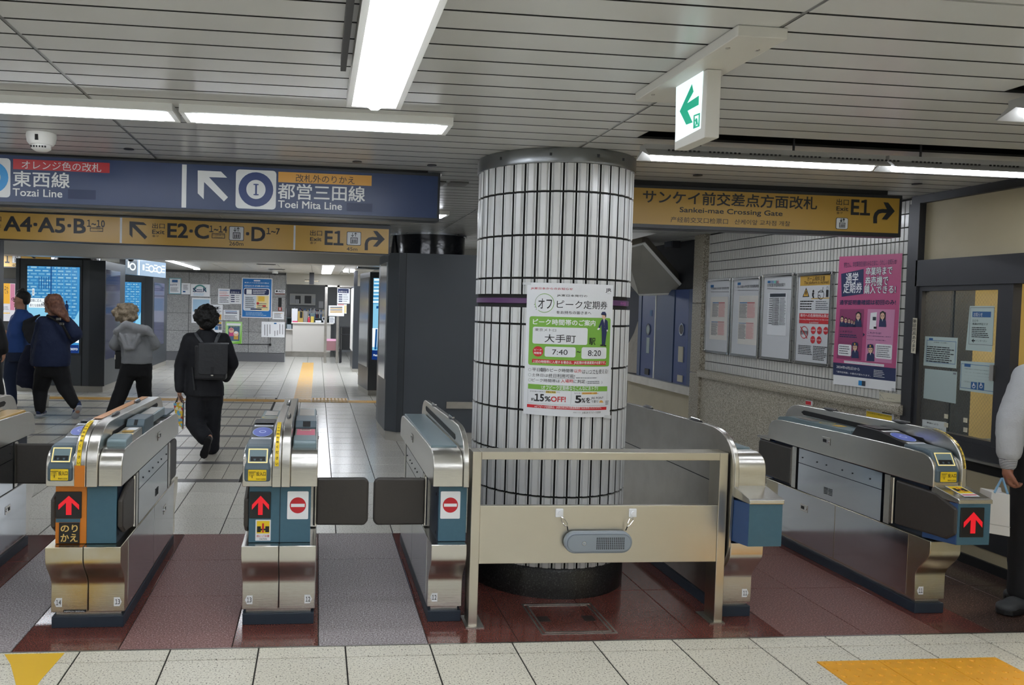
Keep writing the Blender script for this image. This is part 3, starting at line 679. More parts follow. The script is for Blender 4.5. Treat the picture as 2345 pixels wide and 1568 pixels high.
# ================================================================== OVERHEAD SIGNS
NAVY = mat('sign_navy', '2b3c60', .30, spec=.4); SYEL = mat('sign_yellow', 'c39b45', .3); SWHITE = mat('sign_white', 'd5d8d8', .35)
SFRAME = mat('sign_frame', '24272b', .35); SINK = mat('sign_ink', '1c1f24', .4); SRED = mat('sign_red', 'b52b33', .35); SORG = mat('sign_orange', 'd39a3c', .35)
RINGB = mat('ring_navy', '14306b', .35); RINGC = mat('ring_sky', '1f8fd0', .35); NAVY2 = mat('sign_navy_patch', '223152', .32, spec=.3)
def elev_icon(pn, a0, b0, a1, b1, d=2):
    """boxed lift pictogram"""
    pn.rect(a0, b0, a1, b1, SINK, d, 'pictogram_border', r=.012); m = (a1-a0)*.04
    pn.rect(a0+m, b0+m, a1-m, b1-m, SWHITE, d+1, 'pictogram_ground', r=.010)
    w, h = a1-a0, b1-b0
    def q(x, y): return a0+w*x, b0+h*y
    pn.rect(*q(.26, .42), *q(.76, .86), SINK, d+2, 'lift_cabin'); pn.rect(*q(.31, .47), *q(.71, .82), SWHITE, d+3, 'lift_cabin')
    for x in (.36, .48, .60): pn.rect(*q(x, .57), *q(x+.065, .80), SINK, d+4, 'lift_rider'); pn.rect(*q(x+.01, .50), *q(x+.055, .555), SINK, d+4, 'lift_rider')
    for x, s in ((.40, 1), (.62, -1)):
        y0, y1 = (.10, .36) if s > 0 else (.36, .10)
        pn.line(q(x, y0), q(x, y1), .006, SINK, d+4, 'arrow'); pn.line(q(x-.09, y1-.10*s), q(x, y1), .006, SINK, d+4, 'arrow'); pn.line(q(x+.09, y1-.10*s), q(x, y1), .006, SINK, d+4, 'arrow')
def turn_arrow(pn, stem, head, m, d=2):
    pn.poly(stem, m, d, 'arrow'); pn.poly(head, m, d+.5, 'arrow')
# blue sign
t = thing('direction_sign', 'long navy blue overhead sign with white lettering for two subway lines', 'direction sign', (-.9, 5.2, 2.3))
def tapered(t, Y, xl, ul, ur, face, frame, thick=.117):
    """ul/ur: pixel readings (u, housing top, face top, face bottom, housing bottom) at two stations; straight edges between them"""
    L = [PY(ul[0], v, Y) for v in ul[1:]]; Rr = [PY(ur[0], v, Y) for v in ur[1:]]
    xr = Rr[0].x
    def z(k, x): return L[k].z+(Rr[k].z-L[k].z)*(x-L[k].x)/(Rr[k].x-L[k].x)
    MB().prism([(xl, Y+.003, z(3, xl)), (xr, Y+.003, z(3, xr)), (xr, Y+.003, min(z(0, xr), 2.482)), (xl, Y+.003, min(z(0, xl), 2.482))], (0, thick, 0), frame).build('housing', t, bevel=.004)
    MB().prism([(xl+.02, Y-.001, z(2, xl)), (xr-.016, Y-.001, z(2, xr)), (xr-.016, Y-.001, z(1, xr)), (xl+.02, Y-.001, z(1, xl))], (0, .006, 0), face).build('face', t)
tapered(t, 5.15, -2.9, (0, 343, 354, 461, 469), (1009, 396, 404, 500, 507), NAVY, SFRAME)
bx('mounting_rail', -2.9, .70, 5.17, 5.25, 2.455, 2.486, VBLACK, t); bx('mounting_plate', .70, .79, 5.16, 5.26, 2.457, 2.469, LAMPW, t)
pn = Panel('Y', 5.15, (3.782, 0, 340), parent=t)
pn.rect(1578, 138, 1612, 512, SWHITE, 2, 'divider', th=.004)
pn.rect(-250, 72, 90, 425, SWHITE, 2, 'line_badge', r=.022); pn.disc(-70, 248, .098, RINGC, 3, .052, 'line_ring')
pn.rect(115, 90, 950, 213, SRED, 2, 'red_strip'); pn.text('オレンジ色の改札', 190, 102, 878, 205, SWHITE, 3)
pn.text('東西線', 115, 193, 603, 345, SWHITE, 3, bold=.02); pn.text('Tozai Line', 113, 345, 540, 425, SWHITE, 3, bold=.02)
pn.rect(590, 352, 830, 443, NAVY2, 2, 'patch')
pn.poly([(1713, 190), (1915, 200), (1968, 253), (1810, 248), (1975, 422), (1940, 458), (1768, 290), (1765, 440), (1713, 388)], SWHITE, 2, 'arrow')
pn.rect(2045, 180, 2388, 530, SWHITE, 2, 'line_badge', r=.022); pn.disc(2217, 355, .109, RINGB, 3, .0605, 'line_ring'); pn.rect(2211, 306, 2225, 406, RINGB, 3, 'letter_i')
for a, b in ((306, 318), (394, 406)): pn.rect(2196, a, 2240, b, RINGB, 3.5, 'serif')
pn.cr = (4.5096, 600, 340)
pn.rect(170, 240, 1131, 387, SORG, 2, 'orange_strip'); pn.text('改札外のりかえ', 350, 265, 957, 370, SINK, 3)
pn.text('都営三田線', 168, 360, 1060, 552, SWHITE, 3, bold=.02); pn.text('Toei Mita Line', 168, 536, 824, 635, SWHITE, 3, bold=.02)
pn.rect(875, 560, 1138, 656, NAVY2, 2, 'patch')
# far yellow sign
YS = 8.7
t = thing('direction_sign', 'long yellow overhead exit sign hanging behind and below the blue sign', 'direction sign', (-1, YS, 2.3))
a = PY(0, 482, YS); b = PY(893, 524, YS); c = PY(893, 582, YS)
tapered(t, YS, -4.2, (0, 477, 485.5, 546, 549), (894, 515, 525, 581.5, 584), SYEL, SFRAME)
bx('mounting_rail', -4.2, b.x-.1, YS+.03, YS+.1, b.z, 2.486, VBLACK, t); bx('mounting_plate', b.x-.25, b.x, YS+.02, YS+.1, b.z, b.z+.02, LAMPW, t)
pn = Panel('Y', YS, (3.782, 0, 340), parent=t, step=.002)
pn.rect(1040, 598, 1056, 818, SWHITE, 2, 'divider', th=.004)
pn.text('口', -30, 590, 12, 632, SINK, bold=.01); pn.text('it', -22, 652, 12, 682, SINK)
pn.text('A4·A5·B', 38, 587, 738, 735, SINK, bold=.04); pn.text('1~10', 755, 618, 907, 682, SINK, bold=.03)
pn.frame(780, 683, 893, 722, .006, SINK, 2); pn.text('B4出口閉鎖中', 785, 688, 888, 702, SINK); pn.text('Closed', 845, 706, 890, 718, SINK)
pn.poly([(1122, 630), (1245, 640), (1272, 664), (1172, 659), (1276, 765), (1255, 787), (1148, 680), (1148, 773), (1122, 745)], SINK, 2, 'arrow')
pn.text('出口', 1320, 645, 1427, 695, SINK, bold=.01); pn.text('Exit', 1320, 703, 1425, 742, SINK, bold=.02); pn.text('출구', 1320, 748, 1375, 768, SINK, bold=.01)
pn.text('E2·C', 1455, 648, 1805, 780, SINK, bold=.04); pn.text('1~14', 1815, 668, 1965, 728, SINK, bold=.03)
pn.frame(1835, 733, 1948, 780, .006, SINK, 2); pn.text('C9閉鎖中', 1842, 738, 1942, 758, SINK); pn.text('Closed', 1860, 762, 1925, 776, SINK)
elev_icon(pn, 1985, 672, 2112, 800); pn.text('260m', 1985, 805, 2108, 843, SINK, bold=.005)
pn.text('·D', 2135, 680, 2293, 802, SINK, bold=.04)
pn.cr = (4.5096, 600, 340)
pn.text('1~7', 48, 820, 182, 888, SINK, bold=.03); pn.rect(328, 795, 343, 1045, SWHITE, 2, 'divider', th=.004)
pn.text('出口', 498, 842, 620, 903, SINK, bold=.01); pn.text('Exit', 498, 915, 614, 957, SINK, bold=.02); pn.text('출구', 498, 962, 560, 987, SINK, bold=.01)
pn.text('E1', 653, 850, 836, 997, SINK, bold=.04); elev_icon(pn, 875, 857, 1022, 1003); pn.text('45m', 875, 1018, 985, 1057, SINK, bold=.005)
turn_arrow(pn, [(1060, 1050), (1060, 985), (1072, 945), (1100, 920), (1140, 912), (1215, 918), (1215, 948), (1140, 942), (1112, 950), (1097, 968), (1093, 990), (1093, 1050)], [(1148, 850), (1190, 853), (1268, 937), (1188, 1014), (1146, 1010), (1205, 940)], SINK)
# right yellow sign
YR = 5.15
t = thing('direction_sign', 'yellow crossing gate sign with black lettering hanging right of the column', 'direction sign', (3, YR, 2.3))
bx('housing', 1.99, 4.03, YR+.003, YR+.12, 2.165, 2.455, SFRAME, t, bevel=.004); bx('mounting_rail', 1.99, 3.93, YR+.02, YR+.1, 2.455, 2.486, VBLACK, t)
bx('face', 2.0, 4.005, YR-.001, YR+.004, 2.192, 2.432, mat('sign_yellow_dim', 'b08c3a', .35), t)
pn = Panel('Y', YR, (3.35, 1420, 380), parent=t)
pn.text('サンケイ前交差点方面改札', 178, 182, 1507, 335, SINK, bold=.025); pn.text('Sankei-mae Crossing Gate', 458, 315, 1243, 396, SINK, bold=.025)
pn.text('产经前交叉口检票口', 388, 388, 825, 447, SINK, bold=.005); pn.text('산케이앞 교차점 개찰', 878, 408, 1302, 463, SINK, bold=.005)
pn.text('出口', 1660, 252, 1752, 302, SINK, bold=.01); pn.text('Exit', 1660, 310, 1749, 346, SINK, bold=.02); pn.text('출구', 1660, 350, 1705, 370, SINK, bold=.01)
elev_icon(pn, 1655, 395, 1745, 487); pn.text('E1', 1776, 258, 1912, 377, SINK, bold=.04)
turn_arrow(pn, [(1940, 440), (1940, 392), (1950, 360), (1975, 336), (2010, 330), (2068, 332), (2068, 362), (2010, 360), (1985, 366), (1973, 382), (1970, 400), (1970, 440)], [(2018, 278), (2055, 281), (2105, 347), (2046, 412), (2005, 409), (2052, 347)], SINK)
# ================================================================== RIGHT WALL (poster wall)
WX = 4.32
GRAN = mat('speckled_wall_granite', 'a8a294', .45, speck=(110, [(.3, '6b6457'), (.44, '98917f'), (.55, 'b0aa9b'), (.7, 'cfcabd')]))
GRANP = mat('pillar_granite', '8f887b', .45, speck=(90, [(.3, '4f493f'), (.44, '857d6d'), (.55, '9a9384'), (.7, 'c2bbab')]))
wall = bx('wall_right', WX+.012, WX+.25, 5.40, 8.50, 0, 2.6, GROUT, kind='structure')
tw, thh = .0445, .1002; zt = 2.475; ntile = 0; rest = MB()
st = MB(); st.prism([(0, -tw/2+.0015, -.0485), (-.010, -tw/2+.004, -.0465), (-.010, -tw/2+.004, .0465), (0, -tw/2+.0015, .0485)], (0, .0001, 0), TILEW2)
def striptile():
    y, z = tw/2-.0028, thh/2-.0028; mb = MB()
    mb.add([(0, -y, -z), (0, y, -z), (0, y, z), (0, -y, z), (-.010, -y+.002, -z+.002), (-.010, y-.002, -z+.002), (-.010, y-.002, z-.002), (-.010, -y+.002, z-.002)],
           [(i, (i+1) % 4, 4+(i+1) % 4, 4+i) for i in range(4)]+[(4, 5, 6, 7)], TILEW2)
    o = mb.build('tmp'); m = o.data; bpy.data.objects.remove(o); return m
sme = striptile()
for r in range(15):
    z = zt-thh*(r+.5)
    if z-thh/2 < .97: break
    for c in range(int(3.08/tw)):
        y = 5.405+tw*(c+.5)
        if c < 21 and ntile < 300:
            o = bpy.data.objects.new('wall_tile', sme); C.objects.link(o); o.parent = wall; o.location = (WX+.012, y, z); ntile += 1
        else: rest.add([Vector((WX+.012, y, z))+v.co for v in sme.vertices], [tuple(p.vertices) for p in sme.polygons], TILEW2)
rest.build('wall_tiling', wall, kind='stuff', recalc=False)
dado = bx('trim_2', WX-.015, WX+.012, 5.40, 8.45, 0, .905, GROUT, kind='structure')
for a, b in ((5.40, 5.9), (5.9, 6.42), (6.42, 6.94), (6.94, 7.45), (7.45, 7.95), (7.95, 8.45)):
    bx('granite_slab', WX-.035, WX-.014, a+.002, b-.002, .0, .895, GRAN, dado)
for a, b in ((5.36, 6.35), (6.35, 7.38), (7.38, 8.46)):
    MB().prism([(WX+.012, a+.001, .895), (WX-.075, a+.001, .895), (WX-.085, a+.001, .915), (WX-.085, a+.001, .955), (WX-.07, a+.001, .968), (WX+.012, a+.001, .972)], (0, b-a-.002, 0), GRAN).build('ledge_stone', dado)
pil = bx('wall_right_end_pier', WX-.03, WX+.3, 8.46, 8.66, 0, 2.56, GROUT, kind='structure')
for a, b in ((0, .93), (.934, 1.715), (1.719, 2.486)): bx('pier_stone', WX-.065, WX+.3, 8.45, 8.67, a, b, GRANP, pil, bevel=.006)
# poster frames, right wall
ALU = mat('aluminium_frame', 'a9aaa8', .25, .9); GLZ = mat('frame_sheet', 'cdd0d4', .25); BLU = mat('print_blue', '2f6ea5', .6); PINKR = mat('print_rose', 'd79a9a', .6)
RW = (3.92, 1580, 560)
def snapframe(label, tl, br, bot=None):
    t = thing('framed_poster', label, 'framed poster', PX(RW[1]+tl[0]/3.92, RW[2]+tl[1]/3.92, WX), group='four snap frames on the tiled wall')
    pn = Panel('X', WX-.010, RW, parent=t, step=.0012)
    x0, y1 = pn.P(*tl); x1, y0 = pn.P(*br)
    mb = MB(); e = .024
    def bar(xa, xb, ya, yb): mb.box(WX-.026, WX+.001, -xb, -xa, ya, yb, ALU)
    bar(x0, x1, y1-e, y1); bar(x0, x1, y0, y0+e); bar(x0, x0+e, y0+e, y1-e); bar(x1-e, x1, y0+e, y1-e); mb.build('rim', t, bevel=.004)
    mb = MB()
    for xx, yy in ((x0, y0), (x1-.03, y0), (x0, y1-.03), (x1-.03, y1-.03)): mb.box(WX-.028, WX-.01, -(xx+.03), -xx, yy, yy+.03, CHROME)
    mb.build('corner_cap', t, bevel=.006)
    mb = MB(); mb.box(WX-.012, WX+.0005, -x1+e, -x0-e, y0+e, y1-e, GLZ); mb.build('backing_sheet', t)
    pn.c = WX-.012
    return t, pn
def timetable(label, tl, br, hx, title, tx, sheet, tabs):
    t, pn = snapframe(label, tl, br)
    pn.rect(hx[0], hx[1], hx[0]+28, hx[1]+22, BLU, 2, 'line_mark'); pn.text(title, *tx, INK, 3)
    pn.line((tx[0], tx[3]+24), (tx[2]+15, tx[3]+24+(tx[2]-tx[0])*.0), .004, INK, 2)
    pn.rect(*sheet, mat('timetable_sheet', 'd8d5cf', .6), 2, 'timetable')
    for (a0, b0, a1, b1) in tabs:
        mid = (a0+a1)/2
        pn.rect(a0, b0, mid, b0+8, BLU, 3); pn.rect(mid, b0, a1, b0+8, SRED, 3)
        pn.rect(mid, b0+8, a1, b1, mat('timetable_tint', 'd9c6c2', .6), 3)
        pn.lines(a0, b0+12, mid-2, b1, 12, GREYINK, 4); pn.lines(mid+4, b0+12, a1, b1, 12, PINKR, 4)
timetable('leftmost silver frame with two small timetables on the tiled wall', (152, 312), (352, 990), (188, 362), '千代田線大手町駅 列車運転時刻', (190, 385, 355, 400), (190, 470, 330, 860), [(207, 518, 315, 650), (196, 690, 310, 815)])
timetable('second silver frame from the left with a two-part timetable', (388, 298), (615, 1025), (430, 340), '丸ノ内線大手町駅 列車運転時刻', (430, 365, 622, 385), (445, 460, 600, 905), [(450, 518, 585, 660), (440, 700, 573, 850)])
t, pn = snapframe('third silver frame from the left with a narrow white last train table', (660, 270), (910, 1055))
pn.rect(700, 325, 725, 345, BLU, 2)
for k in range(5): pn.disc(737+14*k, 335, .012, [BLU, RINGC, SGG, PURP, SRED][k], 2, .007)
pn.text('大手町駅 終電車接続案内', 698, 350, 858, 375, INK, 3); pn.line((695, 395), (915, 402), .004, INK, 2)
pn.rect(706, 435, 862, 820, PAPER, 2, 'timetable'); pn.rect(722, 440, 862, 468, NAVYP, 3); pn.lines(718, 476, 742, 715, 12, INK, 4, .3)
pn.lines(748, 476, 768, 725, 26, GREYINK, 4); pn.lines(775, 476, 800, 725, 26, INK, 4); pn.lines(815, 476, 858, 725, 22, GREYINK, 4)
for x in (746, 772, 803, 812): pn.line((x, 474), (x-6, 722), .002, GREYINK, 3)
t, pn = snapframe('rightmost silver frame with the yellow and red safety notice', (968, 258), (1255, 1100))
pn.rect(995, 282, 1265, 360, SYEL, 2); pn.text('ホーム傾斜注意', 1058, 288, 1215, 322, INK, 3, .01); pn.text('The platform is inclined', 1030, 328, 1245, 358, INK, 3)
pn.poly([(1012, 470), (1046, 385), (1074, 468)], INK, 2); pn.poly([(1022, 463), (1046, 400), (1067, 462)], SYEL, 3); pn.rect(1043, 418, 1050, 448, INK, 4)
pn.disc(1110, 418, .012, INK, 2); pn.poly([(1100, 430), (1118, 432), (1112, 455), (1118, 480), (1105, 478), (1098, 455)], INK, 2); pn.disc(1178, 450, .042, INK, 2, .037); pn.disc(1162, 468, .018, INK, 2, .012)
pn.line((1150, 425), (1200, 425), .006, INK, 2); pn.line((1197, 380), (1190, 430), .005, INK, 2); pn.rect(1225, 408, 1245, 470, INK, 2); pn.frame(1229, 378, 1242, 408, .003, INK, 2); pn.line((1090, 485), (1262, 478), .008, SYEL, 2)
pn.lines(992, 498, 1122, 590, 4, INK, 2); pn.lines(1132, 502, 1252, 590, 5, GREYINK, 2)
pn.rect(985, 615, 1250, 715, REDP, 2); pn.text('車内への危険物持込禁止', 995, 620, 1252, 655, WHITE, 3); pn.text('Carrying dangerous items on the train', 985, 662, 1250, 685, WHITE, 3); pn.text('is prohibited', 1075, 690, 1155, 712, WHITE, 3)
pn.disc(1027, 787, .056, REDP, 2, .049); pn.text('危険物', 996, 768, 1058, 808, INK, 3, .01); pn.line((996, 735), (1056, 842), .009, REDP, 4)
for x, y, s in ((1108, 768, '火薬類'), (1164, 770, '高圧ガス'), (1221, 773, '軽油類'), (1104, 853, 'マッチ'), (1160, 857, '刃物')):
    pn.disc(x, y, .033, REDP, 2); pn.text(s, x-17, y-9, x+17, y+8, WHITE, 3)
pn.lines(975, 895, 1100, 995, 6, INK, 2); pn.lines(1108, 905, 1235, 1050, 9, INK, 2)
# pink poster
t = thing('poster', 'tall pink commuter pass poster with navy base taped to the tiled wall', 'poster', PX(1985, 740, WX))
PK = mat('poster_pink', 'b8507f', .45); PK2 = mat('poster_pink_dark', '8c3a66', .5); PK3 = mat('poster_pink_light', 'c987ad', .5); PNV = mat('poster_navy', '1c2b57', .5); SKIN_P = mat('print_skin', 'dbb59a', .6)
pn = Panel('X', WX-.004, (3.9182, 1900, 560), parent=t, step=.0010)
sheet = [(90, 118), (655, 60), (588, 1320), (30, 1255)]
pn.poly([(90, 108), (655, 78), (590, 1318), (32, 1250)], WHITE, 1, 'paper_sheet', th=.001)
pn.poly([(90, 108), (655, 78), (596, 1110), (33, 1055)], PK, 2, 'pink_field'); pn.poly([(33, 1055), (596, 1110), (593, 1228), (32, 1165)], PNV, 2, 'navy_field')
pn.poly([(106, 262), (308, 218), (304, 442), (110, 468)], PNV, 3); pn.text('通学', 152, 255, 258, 345, WHITE, 4, .02); pn.text('定期券', 130, 345, 292, 432, WHITE, 4, .02)
for off, mm, bo in ((4, PNV, .075), (5, WHITE, .02)):
    pn.text('卒業時まで', 332, 206, 566, 266, mm, off, bo); pn.text('券売機で', 326, 288, 528, 366, mm, off, bo); pn.text('購入できる!', 316, 372, 596, 436, mm, off, bo)
pn.text('通学証明書確認は初回のみ!', 95, 497, 596, 540, PNV, 4, .03); pn.text('学生さん、学校事務担当者のみなさまに、うれしいお知らせ!', 132, 172, 602, 152, PNV, 4) if False else pn.text('学生さん、学校事務担当者のみなさまに、うれしいお知らせ!', 132, 160, 604, 176, PNV, 4)
pn.poly([(96, 578), (312, 578), (285, 1040), (66, 1020)], PK2, 3); pn.poly([(345, 578), (590, 582), (560, 1066), (320, 1044)], PK3, 3)
def bust(cx, cy, s, hat=False, hair=INK, girl=False):
    w = s
    if girl: pn.rect(cx-w*.42, cy-w*.5, cx+w*.42, cy+w*.75, hair, 4)
    pn.poly([(cx-w*.6, cy+w*1.75), (cx-w*.5, cy+w*.75), (cx-w*.15, cy+w*.5), (cx+w*.15, cy+w*.5), (cx+w*.5, cy+w*.8), (cx+w*.55, cy+w*1.8)], PNV, 5, 'drawn_body')
    pn.poly([(cx-w*.08, cy+w*.6), (cx+w*.08, cy+w*.6), (cx, cy+w*.95)], WHITE, 6)
    r = abs(pn.P(cx+w*.36, cy)[0]-pn.P(cx, cy)[0]); pn.disc(cx, cy, r*1.1, hair, 5, name='drawn_hair', sy=1.25); pn.disc(cx, cy+w*.1, r*.92, SKIN_P, 6, name='drawn_face', sy=1.1)
    if hat: pn.poly([(cx-w*.5, cy-w*.15), (cx-w*.38, cy-w*.65), (cx+w*.38, cy-w*.65), (cx+w*.5, cy-w*.15)], PNV, 7, 'drawn_cap'); pn.disc(cx, cy-w*.4, .009, SYEL, 8)
    for dx in (-.14, .14): pn.disc(cx+w*dx, cy+w*.08, .004, INK, 7, name='drawn_eye')
bust(262, 640, 55, girl=True); bust(480, 635, 58, girl=True)
for x, y, s in ((225, 700, 22), (205, 692, 26), (180, 684, 30), (150, 678, 34), (116, 668, 38)): bust(x, y, s)
bust(233, 915, 58, hat=True); bust(372, 935, 62, hat=True)
pn.poly([(372, 612), (428, 605), (418, 762), (360, 758)], WHITE, 4, 'drawn_machine'); pn.rect(392, 648, 420, 680, NAVYP, 5); pn.rect(400, 735, 425, 756, INK, 5)
pn.text('いままでは!', 98, 768, 208, 790, PNV, 4, .01); pn.lines(95, 798, 272, 842, 2, PNV, 4, .5); pn.text('これからは!', 344, 780, 466, 804, PNV, 4, .01)
pn.text('学校や通学定期区間に変更が', 340, 812, 555, 834, PNV, 4); pn.text('なければ、券売機で購入', 338, 846, 510, 866, PNV, 4)
pn.rect(82, 890, 195, 1002, WHITE, 4, r=.012); pn.lines(92, 900, 185, 990, 4, GREYINK, 5, .4); pn.rect(416, 888, 560, 1032, WHITE, 4, r=.012); pn.lines(428, 900, 552, 1020, 6, GREYINK, 5, .4)
pn.poly([(303, 790), (320, 806), (302, 826)], PNV, 4); pn.poly([(132, 1038), (492, 1074), (490, 1096), (132, 1060)], WHITE, 3); pn.text('※お客様が通学定期券を購入される場合の通学証明書の取扱いが変わります', 138, 1044, 486, 1088, GREYINK, 4)
pn.text('2024年4月1日から', 66, 1080, 272, 1132, WHITE, 4, .02); pn.text('「通学証明書」の書式が変わります。', 66, 1130, 370, 1186, WHITE, 4, .01); pn.lines(400, 1118, 500, 1200, 5, WHITE, 4, .35)
pn.rect(262, 1217, 290, 1265, mat('logo_blue', '1d8ad0', .5), 3); pn.rect(292, 1220, 321, 1270, NAVYP, 3); pn.lines(560, 1285, 585, 1318, 3, GREYINK, 3)
def wallnote(label, pts, m=PAPER, name='notice', X=None, cr=(3.9182, 1900, 560), par=None, cat='notice', th=.0015, group=None):
    t = thing(name, label, cat, PX(cr[1]+pts[0][0]/cr[0], cr[2]+pts[0][1]/cr[0], X or WX), group=group)
    pn = Panel('X', (X or WX-.004), cr, parent=t, step=.0010); pn.poly(pts, m, 1, 'paper_sheet', th=.001); return t, pn
t, pn = wallnote('small cream paper slip at the foot of the tiled wall below the pink poster', [(446, 1318), (645, 1345), (643, 1420), (444, 1395)], mat('aged_paper', 'c6c1ad', .7))
pn.lines(455, 1325, 490, 1335, 1, INK, 2); pn.line((455, 1340), (455, 1385), .003, GREYINK, 2); pn.line((455, 1345), (490, 1390), .003, GREYINK, 2); pn.text('非常停止', 512, 1372, 585, 1390, INK, 2); pn.lines(590, 1400, 640, 1412, 1, GREYINK, 2)
t, pn = wallnote('white and yellow notice on the granite dado behind the rightmost gate', [(330, 1438), (578, 1480), (575, 1620), (325, 1580)], X=WX-.038)
pn.disc(358, 1468, .014, INK, 2, .010); pn.text('その切符は', 374, 1460, 420, 1482, INK, 2); pn.poly([(472, 1475), (560, 1490), (558, 1525), (472, 1510)], INK, 2); pn.lines(478, 1482, 554, 1518, 2, SYEL, 3)
pn.poly([(332, 1490), (560, 1535), (558, 1600), (328, 1560)], YEL, 2); pn.text('次の駅をご確認ください', 345, 1502, 545, 1550, INK, 3)
t, pn = wallnote('cream vertical strip with brush lettering on the dark window post', [(748, 657), (786, 660), (770, 978), (730, 970)], mat('cream_strip', 'cfc9b5', .6), X=4.262, cat='strip sign', name='strip_sign')
pn.text('筆談用具あります', 748, 668, 770, 960, INK, 2, .01, vert=True)
t, pn = wallnote('small red and white tag on the ledge behind the rightmost gate', [(-215, 1395), (-155, 1403), (-155, 1445), (-215, 1437)], X=WX-.088)
pn.poly([(-214, 1400), (-165, 1407), (-165, 1440), (-214, 1433)], REDP, 2)
# ---------------- office window wall (toward the camera from the poster wall)
OX = 4.30
ow = bx('wall_right_office', OX+.02, OX+.06, 3.0, 5.30, 2.02, 2.43, CREAM, kind='structure')
bx('wall_right_office_header', OX-.03, OX+.08, 3.0, 5.30, 1.835, 2.02, DFRAME, kind='structure')
bx('trim_3', OX-.02, OX+.08, 3.0, 5.38, 2.43, 2.486, DFRAME, kind='structure')
bx('trim_4', OX-.03, OX+.25, 5.285, 5.385, 0, 2.43, DFRAME, kind='structure')
bx('wall_right_office_rest', OX+.0, OX+.08, -4.5, 3.0, 0, 2.486, CREAM, kind='structure')
lw = bx('wall_right_office_base', OX+.04, OX+.08, 3.0, 5.285, 0, .66, VBLACK, kind='structure')
bx('sill_strip', OX-.05, OX+.06, 3.0, 5.285, .685, .70, STEELD, lw); bx('lower_rail', OX-.02, OX+.05, 3.0, 5.285, .70, .80, DFRAME, lw); bx('sill_shadow_gap', OX+.02, OX+.04, 3.0, 5.285, .61, .685, VBLACK, lw)
bx('cream_panel', OX+.0, OX+.04, 3.0, 5.285, .46, .61, CREAM, lw, label='cream painted lower panel'); bx('dark_panel', OX-.005, OX+.04, 3.0, 5.285, .135, .46, DFRAME, lw); bx('cream_kick_panel', OX, OX+.04, 3.0, 5.285, .06, .135, CREAM, lw)
bx('baseboard_right', OX-.02, OX+.04, 3.0, 5.285, 0, .06, VBLACK, kind='structure')
wf = MB()
for y0, y1, z0, z1 in ((5.245, 5.285, .80, 1.835), (4.535, 4.61, .80, 1.835), (4.61, 5.245, 1.80, 1.835), (4.61, 5.245, .80, .83), (4.50, 4.535, .80, 1.835)): wf.box(OX-.015, OX+.045, y0, y1, z0, z1, DFRAME)
win = wf.build('window_1', kind='structure')
GLS = mat('wired_glass', '5a6468', .04, alpha=.22)
bx('pane', OX+.012, OX+.018, 4.61, 5.245, .83, 1.80, GLS, win)
mb = MB(); yy0, yy1, zz0, zz1 = 4.612, 5.243, .832, 1.798
for sgn in (1, -1):
    for k in range(-30, 56):
        pts = []; b = k*.030
        # line z = zz0 + b' + sgn*1.1*(y-yy0)
        z_a = zz0+b if sgn > 0 else zz1-b
        y_s, z_s = yy0, z_a; y_e, z_e = yy1, z_a+sgn*1.25*(yy1-yy0)
        lo, hi = zz0, zz1
        def clip(ya, za, yb, zb):
            t0, t1 = 0, 1; dz = zb-za
            for bound, s in ((lo, 1), (hi, -1)):
                if dz == 0: continue
                tt = (bound-za)/dz
                if (dz > 0) == (s > 0): t0 = max(t0, tt)
                else: t1 = min(t1, tt)
            return (t0, t1) if t1 > t0 else None
        r = clip(y_s, z_s, y_e, z_e)
        if not r: continue
        P0 = (OX+.0115, y_s+(y_e-y_s)*r[0], z_s+(z_e-z_s)*r[0]); P1 = (OX+.0115, y_s+(y_e-y_s)*r[1], z_s+(z_e-z_s)*r[1])
        mb.add([P0, (P0[0], P0[1], P0[2]+.0012), (P1[0], P1[1], P1[2]+.0012), P1], [(0, 1, 2, 3)], MT['rail_grey'] if 'rail_grey' in MT else mat('rail_grey', '626b70', .4, .3))
mb.build('wire_mesh', win, kind='stuff')
bx('sash_latch', OX-.03, OX+.0, 4.60, 4.63, 1.22, 1.32, STEELD, win)
# room behind the window
bx('wall_office_back', 6.3, 6.4, 2.0, 6.6, 0, 2.6, mat('office_yellow_wall', 'd8c68a', .6), kind='structure'); bx('wall_office_side', OX+.3, 6.4, 6.6, 6.7, 0, 2.6, MT['office_yellow_wall'], kind='structure')
bx('floor_office', OX+.08, 6.4, 2.0, 6.7, -.02, 0.0, DFRAME, kind='structure'); bx('ceiling_office', OX+.08, 6.4, 2.0, 6.7, 2.5, 2.56, LAMPW, kind='structure')
t = thing('ceiling_lamp', 'lamp inside the staff room behind the wired window', 'ceiling lamp', (5.4, 4.6, 2.45)); bx('diffuser', 4.9, 6.0, 4.3, 4.6, 2.44, 2.47, mat('room_lamp', 'fff3d8', .5, emit=26), t); bx('frame', 4.88, 6.02, 4.28, 4.62, 2.4705, 2.4995, LAMPW, t)
CURT = mat('mustard_curtain', '9a8338', .7); mb = MB(); pts = []
for k in range(60): y = 3.2+k*.045; pts.append((5.75+.03*math.sin(k*1.3), y))
vs = [(x, y, z) for x, y in pts for z in (.3, 1.72)]
mb.add(vs, [(2*i, 2*i+2, 2*i+3, 2*i+1) for i in range(59)], CURT, True); tag(mb.build('curtain'), 'mustard curtain hanging in the staff room behind the window', 'curtain')
t = thing('locker', 'dark locker added in the staff room to darken the left half of the wired window', 'locker', (4.8, 5.9, 0)); bx('body', 4.74, 4.90, 5.47, 6.45, 0, 2.3, mat('locker_dark', '22262b', .5), t); bx('door', 4.72, 4.74, 5.48, 5.95, .05, 2.25, MT['locker_dark'], t); bx('door', 4.72, 4.74, 5.96, 6.44, .05, 2.25, MT['locker_dark'], t)  # added and sized so the left of the window reads dark
